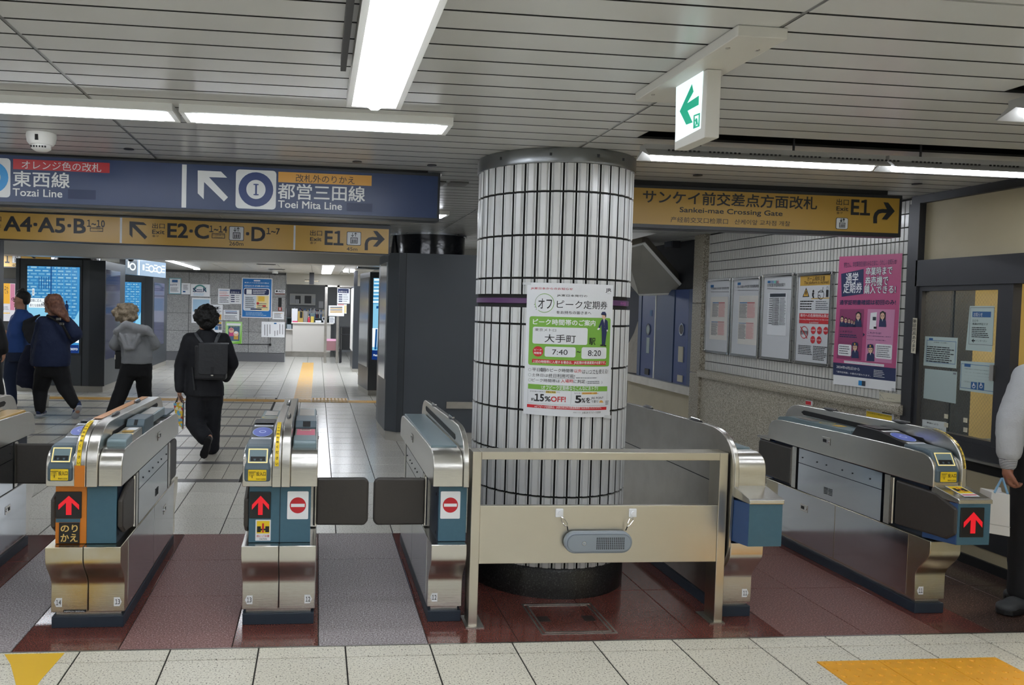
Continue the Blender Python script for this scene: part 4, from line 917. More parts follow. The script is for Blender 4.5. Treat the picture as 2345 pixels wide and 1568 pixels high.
t = thing('desk', 'grey desk with papers inside the staff room', 'desk', (4.9, 4.9, 0)); bx('top', 4.45, 5.2, 4.2, 5.3, .70, .74, SLATE, t)
for x in (4.5, 5.15):
    for y in (4.25, 5.25): bx('leg', x-.02, x+.02, y-.02, y+.02, 0, .70, DFRAME, t)
t = thing('intercom', 'black intercom box at the open side of the staff window', 'intercom', (4.42, 4.46, 1.28)); bx('body', 4.37, 4.50, 4.40, 4.50, 1.22, 1.33, BLACK, t, .006); bx('bracket', 4.345, 4.375, 4.44, 4.50, 1.24, 1.30, STEELD, t); bx('lens', 4.362, 4.37, 4.415, 4.435, 1.26, 1.28, CHROME, t)
WN = (3.0147, 2060, 380)
def winnote(label, pts, m): return wallnote(label, pts, m, X=OX+.009, cr=WN)
NP = mat('notice_pale_green', 'b3c4c2', .6); NP2 = mat('notice_grey_green', 'a5b5b4', .6); NB = mat('notice_blue_print', '2c5d92', .6)
t, pn = winnote('pale notice with blue header and left arrow high on the wired window', [(486, 966), (656, 966), (638, 1284), (457, 1270)], NP)
pn.rect(506, 1004, 632, 1045, NB, 2); pn.text('お知らせ', 515, 1010, 575, 1040, WHITE, 3); pn.text('ただ今', 506, 1058, 545, 1078, INK, 2); pn.text('係員が不在です', 506, 1082, 612, 1100, INK, 2, .01); pn.lines(502, 1108, 620, 1190, 6, INK, 2)
pn.poly([(498, 1205), (515, 1190), (512, 1202), (524, 1202), (524, 1209), (512, 1209), (514, 1220)], INK, 2); pn.text('インターホン', 530, 1198, 605, 1216, INK, 2); pn.frame(490, 975, 645, 1240, .003, GREYINK, 1.5)
t, pn = winnote('framed pale notice with small print at the left of the wired window', [(178, 1175), (402, 1186), (392, 1397), (165, 1376)], NP)
pn.rect(206, 1186, 232, 1202, NB, 2); pn.frame(190, 1200, 385, 1370, .003, NB, 1.5); pn.text('お客様へのお願い', 238, 1212, 335, 1226, INK, 2); pn.lines(192, 1238, 378, 1368, 8, INK, 2)
t, pn = winnote('blank grey-green sheet below the framed notice on the wired window', [(176, 1398), (398, 1420), (388, 1640), (165, 1602)], NP2); pn.rect(372, 1426, 392, 1440, GREYINK, 2)
t, pn = winnote('pale notice with two blue access symbols on the wired window', [(424, 1345), (672, 1360), (662, 1580), (415, 1545)], NP)
pn.rect(450, 1362, 492, 1388, NB, 2); pn.text('半蔵門線をご利用予定の車椅子・', 450, 1395, 625, 1418, INK, 2); pn.text('ベビーカーをご使用のお客様で', 448, 1418, 622, 1440, INK, 2); pn.text('エレベーターをご利用されるお客様は', 446, 1440, 648, 1464, INK, 2); pn.text('インターホンで駅係員をお呼び出し', 446, 1462, 645, 1486, INK, 2); pn.text('ください', 446, 1480, 490, 1496, INK, 2)
for x in (495, 545): pn.rect(x, 1488+(x-495)*.08, x+40, 1545+(x-495)*.08, NB, 2); pn.disc(x+20, 1520, .013, WHITE, 3, .009); pn.rect(x+16, 1496, x+22, 1518, WHITE, 3)
pn.frame(428, 1362, 655, 1560, .003, NB, 1.5)
t, pn = winnote('white notice low on the left of the wired window near the gate', [(158, 1748), (324, 1768), (316, 1950), (154, 1925)], mat('notice_white', 'c9d0d0', .6))
pn.text('筆談により', 190, 1764, 268, 1790, INK, 2, .02); pn.text('ご案内いたします。', 168, 1790, 308, 1822, INK, 2, .02); pn.lines(180, 1832, 300, 1900, 5, GREYINK, 2)
for k, (u, v) in enumerate(((2167, 953), (2167, 973), (2211, 962), (2211, 984))):
    q = PX(u, v, OX+.009); o = bx('paper_tag', OX+.006, OX+.0095, q.y-.015, q.y+.015, q.z-.015, q.z+.015, mat('tag_cream', 'c9c4b0', .7)); tag(o, 'tiny square cream tag on the wired glass, ' + ('left pair, upper', 'left pair, lower', 'right pair, upper', 'right pair, lower')[k], 'tag', 'cream tags on the wired glass')
# ================================================================== CLOSED TICKET COUNTER (between column and pier)
BXX = 4.45
k_ = (BXX)/4.6
def bz(z): return 1.6+(z-1.6)*k_
bw = bx('wall_right_booth', BXX+.036, BXX+.3, 8.4, 13.0, 0, 2.6, mat('booth_dark', '2a2b2f', .7), kind='structure')
CB1 = mat('shutter_blue', '223f7c', .45); CB2 = mat('shutter_greyblue', '3c4f74', .5)
z0, z1 = bz(.70), bz(1.90)
panels = []
us = [(1462, 1469, CB2, 'post'), (1469, 1500, CB1, 'window_panel'), (1503, 1544, CB2, 'plain_panel'), (1545, 1576, CB1, 'window_panel'), (1577, 1600, CB2, 'plain_panel')]
shut = thing('counter_shutter', 'blue folding shutter closing the ticket counter beyond the column', 'shutter', (BXX, 9.5, z0))
for u0, u1, m, nm in us:
    ya, yb = PX(u0, 750, BXX).y, PX(u1, 750, BXX).y
    pnl = bx(nm, BXX-.0 if m is CB1 else BXX-.008, BXX+.025, yb+.004, ya-.004, z0, z1, m, shut)
    if nm == 'window_panel':
        yc = (ya+yb)/2-.02; zc = PX((u0+u1)/2, 754, BXX).z
        for nm2, rr, mm, dx in (('porthole_ring', .062, CHROME, .010), ('porthole', .046, NP2 if u0 < 1500 else DFRAME, .012)):
            mb = MB(); n = 20; rz = 1.25
            mb.prism([(BXX-dx, yc+rr*math.cos(a*2*math.pi/n)*1.0, zc+rz*rr*math.sin(a*2*math.pi/n)) for a in range(n)], (dx, 0, 0), mm); mb.build(nm2, pnl)
        bx('ticket_slot', BXX-.012, BXX, yc-.07, yc+.06, z0+.03, z0+.11, mat('aged_paper', 'c6c1ad') if u0 > 1500 else VBLACK, pnl)
        if u0 > 1500: bx('cover_plate', BXX-.010, BXX, yc-.06, yc+.06, zc-.40, zc-.21, MT['aged_paper'], pnl)
        else: bx('torn_paper', BXX-.003, BXX, yc-.04, yc+.05, zc-.32, zc-.11, NP2, pnl); bx('sticker', BXX-.003, BXX, yc-.1, yc-.03, zc+.18, zc+.26, NB, pnl)
MB().box(BXX-.012, BXX+.01, PX(1502.5, 750, BXX).y, PX(1500.5, 750, BXX).y, z0, z1, LAMPW).build('bright_edge', shut)
t = thing('counter_opening', 'dark opening with a crumpled sheet at the left of the blue shutter', 'opening', (BXX, 11, z0))
yb = PX(1462, 750, BXX).y
bx('dark_recess', BXX+.005, BXX+.028, yb+.003, 12.6, z0, z1, mat('recess_navy', '10182c', .7), t)
mb = MB(); a = [PX(*q, BXX-.005) for q in ((1437, 790), (1452, 762), (1461, 735), (1461, 855), (1437, 852))]; mb.prism([tuple(q) for q in a], (.008, 0, 0), mat('crumpled_sheet', '9d968a', .7, bump=((14, 14, 14), .8))); mb.build('sheet', t)
t = thing('ticket_counter', 'steel counter edge with cream panels under the blue shutter', 'counter', (BXX, 10, 0))
bx('counter_edge', BXX-.07, BXX+.03, 8.68, 12.8, z0-.10, z0, STEELD, t)
for ya, yb in ((8.68, 10.95), (11.05, 12.8)): bx('front_panel', BXX+.0, BXX+.03, ya, yb, .06, z0-.10, CREAM, t)
bx('post', BXX+.005, BXX+.03, 10.95, 11.05, .06, z0-.10, VBLACK, t); bx('kick_board', BXX+.01, BXX+.03, 8.68, 12.8, 0, .06, DFRAME, t)
# folded canopy above
t = thing('canopy', 'pale tapered canopy board hanging over the blue shutter', 'canopy', PY(1500, 620, 9.4))
CAN = mat('canopy_board', 'a8a69c', .5, cloud=(2, '96948b', .5)); CANE = mat('canopy_edge', '7d776b', .6)
front = [PY(1432, 640, 9.9), PY(1463, 676, 9.9), PY(1574, 673, 9.6), PY(1470, 556, 9.0), PY(1430, 566, 9.1)]
n_ = (front[2]-front[1]).cross(front[3]-front[2]).normalized(); n_ = n_ if n_.y > 0 else -n_
mb = MB(); mb.add([tuple(p) for p in front], [(0, 1, 2, 3, 4)], CAN); back = [p+n_*.16 for p in front]
mb.add([tuple(p) for p in front+back], [(i, (i+1) % 5, 5+(i+1) % 5, 5+i) for i in range(5)]+[(5, 6, 7, 8, 9)], CANE); mb.build('board', t)
def strip3(a, b, wdt, m, nm):
    d = (b-a).normalized(); s_ = d.cross(n_)*wdt
    MB().prism([tuple(a-n_*.008), tuple(b-n_*.008), tuple(b+s_-n_*.008), tuple(a+s_-n_*.008)], tuple(n_*.01), m).build(nm, t)
strip3(front[2], front[3], -.04, LAMPW, 'edge_trim'); strip3(front[1], front[2], .03, LAMPW, 'edge_trim'); strip3(front[4], front[3], -.03, LAMPW, 'edge_trim')
t = thing('shutter_box', 'pale box edge under the ceiling above the canopy', 'ceiling box', PY(1480, 535, 8.9))
pts = [PY(1440, 522, 8.6), PY(1537, 526, 8.6), PY(1440, 550, 8.6)]
MB().prism([tuple(p) for p in pts], (0, .5, 0), LAMPW).build('box', t)
t = thing('speaker', 'small dark ceiling speaker in the shade above the shutter', 'speaker', PX(1552, 558, BXX)); q = PX(1552, 558, BXX); bx('body', q.x-.12, q.x-.02, q.y-.12, q.y+.12, q.z-.06, q.z+.05, DFRAME, t); bx('grille', q.x-.125, q.x-.12, q.y-.09, q.y+.09, q.z-.04, q.z+.03, NAVYP, t)
# ================================================================== KIOSKS (digital signage around dark columns)
SCR = {}
def screen_mat():
    m = bpy.data.materials.new('screen_picture'); m.use_nodes = True; n = m.node_tree.nodes; l = m.node_tree.links; b = n['Principled BSDF']
    g = n.new('ShaderNodeNewGeometry'); mp = n.new('ShaderNodeMapping'); mp.inputs['Scale'].default_value = (1, 1, 1); mp.inputs['Rotation'].default_value = (math.pi/2, 0, 0)
    br = n.new('ShaderNodeTexBrick'); br.inputs['Scale'].default_value = 2.2; br.inputs['Color1'].default_value = (*lin('58aee0'), 1); br.inputs['Color2'].default_value = (*lin('a9dcf2'), 1); br.inputs['Mortar'].default_value = (*lin('3a8fcc'), 1)
    br.inputs['Mortar Size'].default_value = .035; br.inputs['Brick Width'].default_value = .28; br.inputs['Row Height'].default_value = .12
    l.new(g.outputs['Position'], mp.inputs[0]); l.new(mp.outputs[0], br.inputs[0])
    l.new(br.outputs[0], b.inputs['Emission Color']); b.inputs['Emission Strength'].default_value = .8/2**EX; b.inputs['Base Color'].default_value = (.02, .03, .05, 1); b.inputs['Roughness'].default_value = .15
    return m
SCRM = screen_mat()
def emi(name, h, s=.8): return mat(name, '0a1420', .2, emit=s*1.15/2**EX, ecol=h)
E1, E2, E3, E4, E5 = emi('screen_sky', '8fd3f2'), emi('screen_blue', '3a93cf'), emi('screen_deep', '155a9c', .7), emi('screen_white', 'f2fbff', .9), emi('screen_navy', '123a86', .6)
ESK = emi('screen_ink', '0c2a55', .5)
def advert(par, Y, x0, x1, z0, z1, txt=True):
    """blue office tower advert with two men shaking hands"""
    pn = Panel('Y', Y, (1, 0, 0), parent=par, step=.003); w_, h_ = x1-x0, z1-z0
    def R(a, b, c, d, m, l=2, nm='picture_area'): return pn.rrect(x0+w_*a, z0+h_*b, x0+w_*c, z0+h_*d, m, l, nm)
    R(0, 0, 1, 1, SCRM, 1, 'picture'); R(.0, .30, .44, .55, E1); R(0, .0, 1, .30, E2); R(0, .12, 1, .3, E1, 2.5); R(.44, .55, .47, 1, E3); R(.95, .30, 1, 1, E2)
    for k in range(5): R(.22+.045*k, .74, .235+.045*k, .88, E3, 3)
    for k in range(3): R(.55+.14*k, .45, .57+.14*k, 1, E2, 3)
    pn.poly([(x0+w_*.75, z0+h_*.2), (x0+w_, z0+h_*.50), (x0+w_, z0+h_*.2)], E1, 4, 'picture_area', raw=True)
    pn.poly([(x0+w_*.3, z0+h_*.2), (x0+w_*1, z0+h_*.26), (x0+w_, z0+h_*.12), (x0+w_*.3, z0+h_*.15)], E4, 4, 'picture_area', raw=True)
    for cx, s in ((.58, 1), (.76, -1)):
        pn.poly([(x0+w_*(cx-.03), z0+h_*.46), (x0+w_*(cx-.035), z0+h_*.555), (x0+w_*(cx-.012), z0+h_*.575), (x0+w_*(cx+.012), z0+h_*.575), (x0+w_*(cx+.035), z0+h_*.555), (x0+w_*(cx+.03), z0+h_*.46)], ESK, 5, 'drawn_man', raw=True)
        pn.rrect(x0+w_*(cx-.013), z0+h_*.578, x0+w_*(cx+.013), z0+h_*.61, ESK, 5, 'drawn_man'); pn.rrect(x0+w_*min(cx, cx+s*.09), z0+h_*.50, x0+w_*max(cx, cx+s*.09), z0+h_*.512, ESK, 5, 'drawn_man')
    if txt:
        def T(s_, a, b, c, d, m): TEXTS.append((pn, s_, x0+w_*a, z0+h_*b, x0+w_*c, z0+h_*d, m, pn.nd(6), .01, par, 'lettering', False))
        R(.04, .52, .40, .63, E4, 4); T('信頼に応え、', .06, .585, .30, .62, ESK); T('新たな金融革命へ', .06, .53, .39, .565, ESK)
        R(.10, .66, .14, .74, E4, 4); T('I', .115, .67, .125, .73, ESK)
def chamfer_kiosk(name, label, x0, x1, y0, y1, ch, top, cyl=None, group='charcoal signage pillars'):
    t = thing(name, label, 'signage pillar', ((x0+x1)/2, (y0+y1)/2, 0), group=group)
    base = [(x0+ch, y0), (x1-ch, y0), (x1, y0+ch), (x1, y1-ch), (x1-ch, y1), (x0+ch, y1), (x0, y1-ch), (x0, y0+ch)] if ch else [(x0, y0), (x1, y0), (x1, y1), (x0, y1)]
    MB().prism([(x, y, .10) for x, y in base], (0, 0, top-.10), KIOSK).build('body', t, bevel=.004)
    cx, cy = (x0+x1)/2, (y0+y1)/2
    MB().prism([(cx+(x-cx)*.985, cy+(y-cy)*.985, 0) for x, y in base], (0, 0, .10), mat('stone_plinth', 'a8a59c', .4)).build('plinth', t)
    if cyl:
        MB().lathe(cyl[0], cyl[1], [(cyl[2], top), (cyl[2], 2.472)], mat('dark_glossy_column', '14161c', .15, bump=((9, 9, 9), .3)), 40).build('dark_column', t)
        MB().lathe(cyl[0], cyl[1], [(cyl[2]-.02, 2.465), (cyl[2]+.03, 2.465), (cyl[2]+.03, 2.4865), (cyl[2]-.02, 2.4865)], POL, 40).build('collar', t)
    return t
# left kiosk 1
t = chamfer_kiosk('signage_pillar', 'charcoal signage pillar with a blue lit advert screen behind the navy clad woman', -5.07, -3.62, 14.03, 15.5, 0, 2.245, (-4.30, 14.75, .42), group=None)
for x in (-5.0, -3.98): bx('trim_seam', x-.006, x+.006, 14.02, 14.031, .10, 2.245, VBLACK, t)
bx('corner_post', -3.86, -3.60, 14.015, 14.05, .10, 2.245, KIOSKD, t)
bx('screen_frame', -4.90, -4.00, 14.02, 14.031, .62, 2.145, KIOSKD, t); advert(t, 14.018, -4.877, -4.023, .66, 2.12)
pnk = Panel('Y', 14.014, (1, 0, 0), parent=t, step=.003); pnk.rrect(-4.877, .66, -4.023, .80, E5, 2); TEXTS.append((pnk, 'DOTO', -4.16, .71, -4.04, .745, E4, .012, .03, t, 'lettering', False))
sd = MB(); sd.add([(-3.615, 14.12, .55), (-3.615, 15.1, .55), (-3.615, 15.1, 2.1), (-3.615, 14.12, 2.1)], [(0, 1, 2, 3)], mat('side_screen_glass', '4a4f70', .08)); sd.build('side_screen', t)
# left kiosk 2
t = chamfer_kiosk('signage_pillar', 'second charcoal signage pillar with the same lit advert beyond the grey clad person', -4.80, -3.70, 18.4, 20.2, 0, 2.13, group=None)
bx('screen_frame', -4.77, -3.93, 18.385, 18.401, .6, 2.02, KIOSKD, t); advert(t, 18.384, -4.74, -3.94, .66, 1.985); bx('corner_post', -3.86, -3.68, 18.37, 18.42, .1, 2.13, KIOSKD, t)
pnk = Panel('Y', 18.378, (1, 0, 0), parent=t, step=.003); pnk.rrect(-4.74, .66, -3.94, .80, E5, 2)
sd = MB(); sd.add([(-3.695, 18.6, .55), (-3.695, 19.8, .55), (-3.695, 19.8, 2.0), (-3.695, 18.6, 2.0)], [(0, 1, 2, 3)], MT['side_screen_glass']); sd.build('side_screen', t)
# right kiosk near (plain back)
t = thing('signage_pillar', 'large plain charcoal pillar casing around a dark column just beyond the gates', 'signage pillar', (1.45, 9.9, 0))
MB().prism([(x, y, .11) for x, y in ((.95, 9.30), (1.93, 9.30), (2.05, 9.42), (2.05, 10.4), (.80, 10.4), (.80, 10.1), (.83, 9.42))], (0, 0, 2.115), KIOSK).build('body', t)
MB().prism([(x, y, 0) for x, y in ((.965, 9.31), (1.92, 9.31), (2.04, 9.43), (2.04, 10.39), (.81, 10.39), (.81, 10.1), (.84, 9.43))], (0, 0, .11), MT['stone_plinth']).build('plinth', t)
bx('panel_seam', 1.03, 1.036, 9.296, 9.301, .11, 2.225, VBLACK, t); bx('edge_post', .952, 1.03, 9.294, 9.301, .11, 2.225, KIOSKD, t)
bx('rail', 1.55, 2.05, 9.27, 9.30, .40, .48, STEELD, t)
MB().prism([(x, y, .72) for x, y in ((.818, 9.47), (.79, 10.08), (.80, 10.08), (.828, 9.47))], (0, 0, 1.40), POL).build('mirror_panel', t)
MB().lathe(1.375, 9.9, [(.45, 2.225), (.45, 2.47)], MT['dark_glossy_column'], 48).build('dark_column', t); MB().lathe(1.375, 9.9, [(.44, 2.465), (.48, 2.468), (.48, 2.4865), (.44, 2.4865)], POL, 48).build('collar', t)
MB().tube([(.90, 9.75, 2.225), (.93, 9.8, 2.48)], .018, DFRAME, 8).build('pipe', t)
# right kiosk 2
t = thing('signage_pillar', 'dark pillar with a narrow blue lit screen under the hanging square emblem sign', 'signage pillar', (1.0, 14.6, 0))
MB().prism([(x, y, .09) for x, y in ((.92, 14.05), (1.30, 14.05), (1.5, 14.3), (1.5, 15.6), (.86, 15.6), (.80, 15.1))], (0, 0, 2.10), KIOSKD).build('body', t)
MB().prism([(x, y, 0) for x, y in ((.93, 14.06), (1.29, 14.06), (1.49, 14.3), (1.49, 15.59), (.87, 15.59), (.81, 15.1))], (0, 0, .09), MT['stone_plinth']).build('plinth', t)
pn = Panel('Y', 14.045, (5.2267, 640, 580), parent=t, step=.002)
pn.poly([(1128, 296), (1216, 298), (1192, 1160), (1110, 1158)], E1, 1, 'lit_screen'); pn.poly([(1110, 1158), (1192, 1160), (1188, 1275), (1104, 1270)], E5, 2, 'screen_foot')
for k in range(14): pn.line((1134-k*1.2, 316+22*k), (1205-k*1.2, 316+22*k), .012 if k % 3 else .03, E2 if k % 2 else E4, 3)
pn.poly([(1160, 630), (1200, 630), (1198, 660), (1158, 660)], E3, 3); pn.poly([(1112, 895), (1196, 895), (1192, 1120), (1110, 1120)], E4, 3); pn.poly([(1150, 905), (1172, 905), (1160, 1150), (1135, 1150)], E3, 4); pn.poly([(1176, 940), (1192, 910), (1190, 1150), (1165, 1150)], E2, 4)
pn.text('Metro', 1124, 1205, 1190, 1230, E4, 5, .02)
MB().prism([(x, y, .5) for x, y in ((.80, 15.05), (.905, 14.12), (.915, 14.12), (.81, 15.05))], (0, 0, 1.6), mat('steel_light_edge', 'c6c8c8', .15, 1)).build('bright_edge_panel', t)
t = thing('signage_pillar', 'dark slim pillar farthest along the right row with a white edge', 'signage pillar', (.95, 19.5, 0))
bx('body', .86, 1.25, 18.9, 20.2, .08, 2.05, KIOSKD, t); bx('plinth', .865, 1.24, 18.91, 20.19, 0, .08, MT['stone_plinth'], t); bx('white_edge', .845, .86, 18.95, 20.1, .5, 2.0, LAMPW, t); bx('bracket', .86, .95, 19, 19.05, 2.05, 2.42, DFRAME, t)
t = thing('emblem_sign', 'hanging white box sign with a blue square and white heart shaped emblem', 'hanging sign', (.9, 13.55, 2.35))
bx('box', .68, 1.10, 13.51, 13.9, 2.235, 2.47, mat('sign_box_white', 'cfd3d6', .4), t); bx('frame', .675, .69, 13.495, 13.905, 2.225, 2.485, SFRAME, t); bx('frame', .675, 1.105, 13.495, 13.905, 2.225, 2.236, SFRAME, t); bx('hanger', .8, .84, 13.7, 13.74, 2.47, 2.486, DFRAME, t)
pn = Panel('Y', 13.505, (4.5096, 600, 340), parent=t, step=.002)
pn.rect(1060, 1090, 1225, 1208, mat('emblem_blue', '1b70b4', .4), 2)
def arcpts(cx, cy, r0, a0, a1, n=10): return [(cx+r0*math.cos(math.radians(a0+(a1-a0)*i/n)), cy-r0*math.sin(math.radians(a0+(a1-a0)*i/n))) for i in range(n+1)]
pn.poly(arcpts(1112, 1122, 30, 180, 20)+arcpts(1112, 1124, 18, 20, 180), WHITE, 3, 'emblem'); pn.poly(arcpts(1164, 1122, 30, 160, 0)+arcpts(1164, 1124, 18, 0, 160), WHITE, 3, 'emblem')
pn.poly([(1082, 1122), (1094, 1122), (1108, 1166), (1094, 1168)], WHITE, 3, 'emblem'); pn.poly([(1194, 1122), (1182, 1122), (1168, 1166), (1182, 1168)], WHITE, 3, 'emblem')
pn.disc(1138, 1146, .022, WHITE, 3, .012, name='emblem'); pn.line((1126, 1110), (1152, 1140), .014, WHITE, 3); pn.line((1150, 1110), (1124, 1140), .014, WHITE, 3)
# lit line guide board with camera, far tube board
t = thing('guide_board', 'lit pale blue line guide board hanging at an angle beyond the yellow sign', 'guide board', PY(330, 600, 16))
A_, B_ = PY(288, 585, 15.6), PY(380, 600, 16.6); zt_, zb_ = 2.385, 2.08
GB = emi('board_glow', 'a9c4de', .8); GB2 = emi('board_glow_dim', '8a9aa8', .5)
dx = B_-A_; dx.z = 0; nrm = Vector((dx.y, -dx.x, 0)).normalized()
A0 = Vector((A_.x, A_.y, zb_)); B0 = Vector((B_.x, B_.y, zb_-.03)); up = Vector((0, 0, zt_-zb_))
def quad(p, q, r_, s_, m, nm): MB().add([p, q, r_, s_], [(0, 1, 2, 3)], m).build(nm, t)
mb = MB(); mb.prism([tuple(A0-nrm*.005), tuple(B0-nrm*.005), tuple(B0-nrm*.15), tuple(A0-nrm*.15)], tuple(up), SFRAME); mb.build('housing', t); quad(A0, B0, B0+up, A0+up, GB, 'lit_face')
def fq(a, b, c, d, m, nm='picture_area', k=1): 
    o = nrm*.004*k; quad(A0+(B0-A0)*a+up*b+o, A0+(B0-A0)*c+up*b+o, A0+(B0-A0)*c+up*d+o, A0+(B0-A0)*a+up*d+o, m, nm)
fq(.0, 0, .27, 1, GB2); fq(.30, .0, .33, 1, E4)
fq(.40, .35, .45, .72, E4); fq(.04, .4, .08, .8, E4, k=2)
for a in (.16, .62, .82):
    cc = A0+(B0-A0)*a+up*.5+nrm*.006; ex = (B0-A0).normalized()
    vs = []; n = 16
    for r_ in (.075, .045): vs += [cc+ex*r_*math.cos(2*math.pi*i/n)*1.2+Vector((0, 0, 1))*r_*math.sin(2*math.pi*i/n) for i in range(n)]
    MB().add(vs, [(i, (i+1) % n, n+(i+1) % n, n+i) for i in range(n)], E4).build('line_ring', t)
for a in (.47, .68, .88):
    for k in range(3): fq(a, .72-.2*k, a+.09, .80-.2*k, E4, 'lettering', 2)
MB().tube([tuple((A0+B0)/2+up-nrm*.07), tuple((A0+B0)/2+Vector((0, 0, 2.42-zb_))-nrm*.07)], .02, DFRAME).build('hanger', t)
q = PY(300, 590, 15.3); t = thing('security_camera', 'dark dome camera in front of the lit guide board', 'security camera', q)
lathe_obj('mount', q.x, q.y, [(.001, 2.4195), (.08, 2.4195), (.08, 2.37), (.001, 2.365)], LAMPW, t); lathe_obj('dome', q.x, q.y, [(.055, 2.37), (.05, 2.33), (.03, 2.305), (.001, 2.30)], BLACK, t)
q = PY(630, 624, 20.5); t = thing('security_camera', 'white cylinder camera on the far ceiling above the blue poster', 'security camera', (q.x, q.y, 2.4))
lathe_obj('mount', q.x, q.y, [(.001, 2.4195), (.075, 2.4195), (.075, 2.35), (.001, 2.348)], LAMPW, t); lathe_obj('dome', q.x, q.y, [(.05, 2.348), (.04, 2.31), (.001, 2.30)], BLACK, t)
# far left bits
t = thing('direction_sign', 'small distant yellow exit sign at the far left behind the signage pillar', 'direction sign', (-5.2, 16, 2.2))
a = PY(8, 575, 16); b = PY(83, 612, 16); bx('housing', a.x-1, b.x+.4, 16.003, 16.1, b.z-.02, a.z+.04, SFRAME, t); bx('face', a.x-1, b.x+.38, 15.999, 16.004, b.z, a.z, SYEL, t); bx('hanger', -5.5, -5.45, 16.03, 16.07, a.z+.04, 2.419, DFRAME, t)
pn = Panel('Y', 16, (3.7325, 0, 560), parent=t, step=.003); pn.text('1', 45, 85, 80, 155, SINK, bold=.04); elev_icon(pn, 105, 88, 180, 160); pn.text('40m', 102, 165, 175, 188, SINK)
pn.poly([(255, 95), (275, 95), (310, 115), (290, 118)], SINK, 2, 'arrow')
t = thing('pillar', 'narrow dark pillar cut by the left edge of the picture', 'pillar', (-4.5, 10.2, 0))
q = PY(8, 700, 10.42); bx('body', q.x-.5, q.x, 10.3, 10.42, .08, CZ-.001, KIOSKD, t); bx('plinth', q.x-.49, q.x-.005, 10.31, 10.41, 0, .08, MT['stone_plinth'], t)
t = thing('poster', 'yellow and pink lit poster at the far left behind the man in blue', 'poster', PY(20, 690, 17))
pn = Panel('Y', 16.5, (3.7325, 0, 560), parent=t, step=.004)
bx('backing', PY(-20, 650, 16.5).x, PY(40, 650, 16.5).x, 16.49, 16.6, 0.0, 1.95, VBLACK, t)
pn.c = 16.48; pn.rect(-40, 328, 128, 655, emi('poster_glow', 'e9e9ee', .7), 1); pn.rect(-40, 328, 86, 505, emi('poster_yellow', 'f2b632', .8), 2); pn.rect(90, 335, 126, 560, emi('poster_pinkglow', 'dc8fa8', .7), 2); pn.text('そな', 40, 352, 72, 420, ESK, 3); pn.lines(30, 525, 84, 560, 3, GREYINK, 3); pn.line((30, 585), (86, 585), .02, SYEL, 3)
# ================================================================== FAR GRANITE WALL WITH POSTERS
FG = mat('grey_granite_panel', '8e8f8f', .45, rand=.05, speck=(70, [(.3, '68696b'), (.45, '888989'), (.6, '979898'), (.75, 'b2b3b2')]), cloud=(1.3, '7c7c7a', .35))
FY = 21.75
fw = bx('wall_far_granite', -4.05, -.84, FY+.012, FY+.3, 0, 2.5, mat('dark_joint', '4a4b4c', .8), kind='structure')
zr = [(.24, .80), (.80, 1.27), (1.27, 1.76), (1.76, 2.36)]; xw = [-4.05, -3.42, -2.9, -2.36, -1.83, -1.30, -.84]
for j in range(4):
    for i in range(6): bx('granite_panel', xw[i]+.006, xw[i+1]-.006, FY, FY+.013, zr[j][0]+.005, zr[j][1]-.005, FG, fw)
bx('baseboard_far', -4.05, -.84, FY-.012, FY+.02, 0, .235, mat('dark_stone_base', '5e5f62', .4), kind='structure')
bx('corner_trim', -.855, -.838, FY-.014, FY+.2, 0, 2.42, POL, fw)
bx('door_1', -4.75, -4.07, FY-.03, FY+.2, 0, 2.30, mat('dark_steel_door', '505255', .35, .6), kind='structure')
FR = (5.2267, 360, 580)
def far_post(label, a0, b0, a1, b1, m, name='poster', group=None):
    pn = Panel('Y', FY-.003, FR, step=.004); x0, y1 = pn.P(a0, b0); x1, y0 = pn.P(a1, b1)
    t = thing(name, label, 'poster', ((x0+x1)/2, FY, (y0+y1)/2), group=group); pn.par = t
    pn.rrect(x0, y0, x1, y1, m, 1, 'paper_sheet', th=.004); return t, pn
t, pn = far_post('framed notice with letters HTT at the left end of the granite wall', 143, 293, 285, 488, PAPER); pn.frame(143, 293, 285, 488, .02, mat('teal_print', '6fa7b5', .6), 2); pn.rect(178, 315, 246, 348, NB, 3); pn.text('HTT', 160, 368, 240, 388, PNV, 3, .03); pn.lines(160, 405, 265, 460, 4, GREYINK, 3)
t, pn = far_post('small plain white notice right of the HTT notice', 293, 355, 394, 492, PAPER); pn.lines(312, 372, 375, 440, 5, GREYINK, 2); pn.rect(308, 448, 338, 467, NB, 2)
t, pn = far_post('wide white notice with large letters S and K under an arch', 402, 366, 630, 518, PAPER); pn.text('S', 430, 412, 468, 462, PNV, 2, .04); pn.text('K', 552, 412, 592, 462, PNV, 2, .04)
pn.disc(512, 450, .17, mat('arch_teal', '4f8d8a', .6), 2, .13, a0=0, a1=180, name='arch'); pn.lines(470, 425, 550, 470, 2, PNV, 3); pn.lines(435, 475, 585, 508, 2, mat('pale_blue_print', '9fc0d8', .6), 2)
t, pn = far_post('large pale blue tinted notice behind the head of the backpack wearer', 415, 530, 636, 835, PAPER); pn.rect(428, 548, 624, 700, mat('pale_blue_print', '9fc0d8'), 2)
t, pn = far_post('white notice with a yellow corner right of the backpack wearer', 643, 612, 782, 800, PAPER); pn.rect(725, 730, 768, 795, SYEL, 2); pn.text('JR', 730, 735, 762, 785, REDP, 3); pn.lines(655, 630, 770, 720, 5, GREYINK, 2); pn.disc(722, 655, .03, INK, 3)
t, pn = far_post('notice with yellow top and photographs below the yellow corner notice', 640, 812, 778, 960, PAPER); pn.rect(655, 818, 770, 845, SYEL, 2); pn.rect(690, 848, 772, 866, PNV, 3); pn.rect(690, 870, 728, 915, BLU, 2); pn.rect(735, 870, 772, 915, GREYINK, 2)
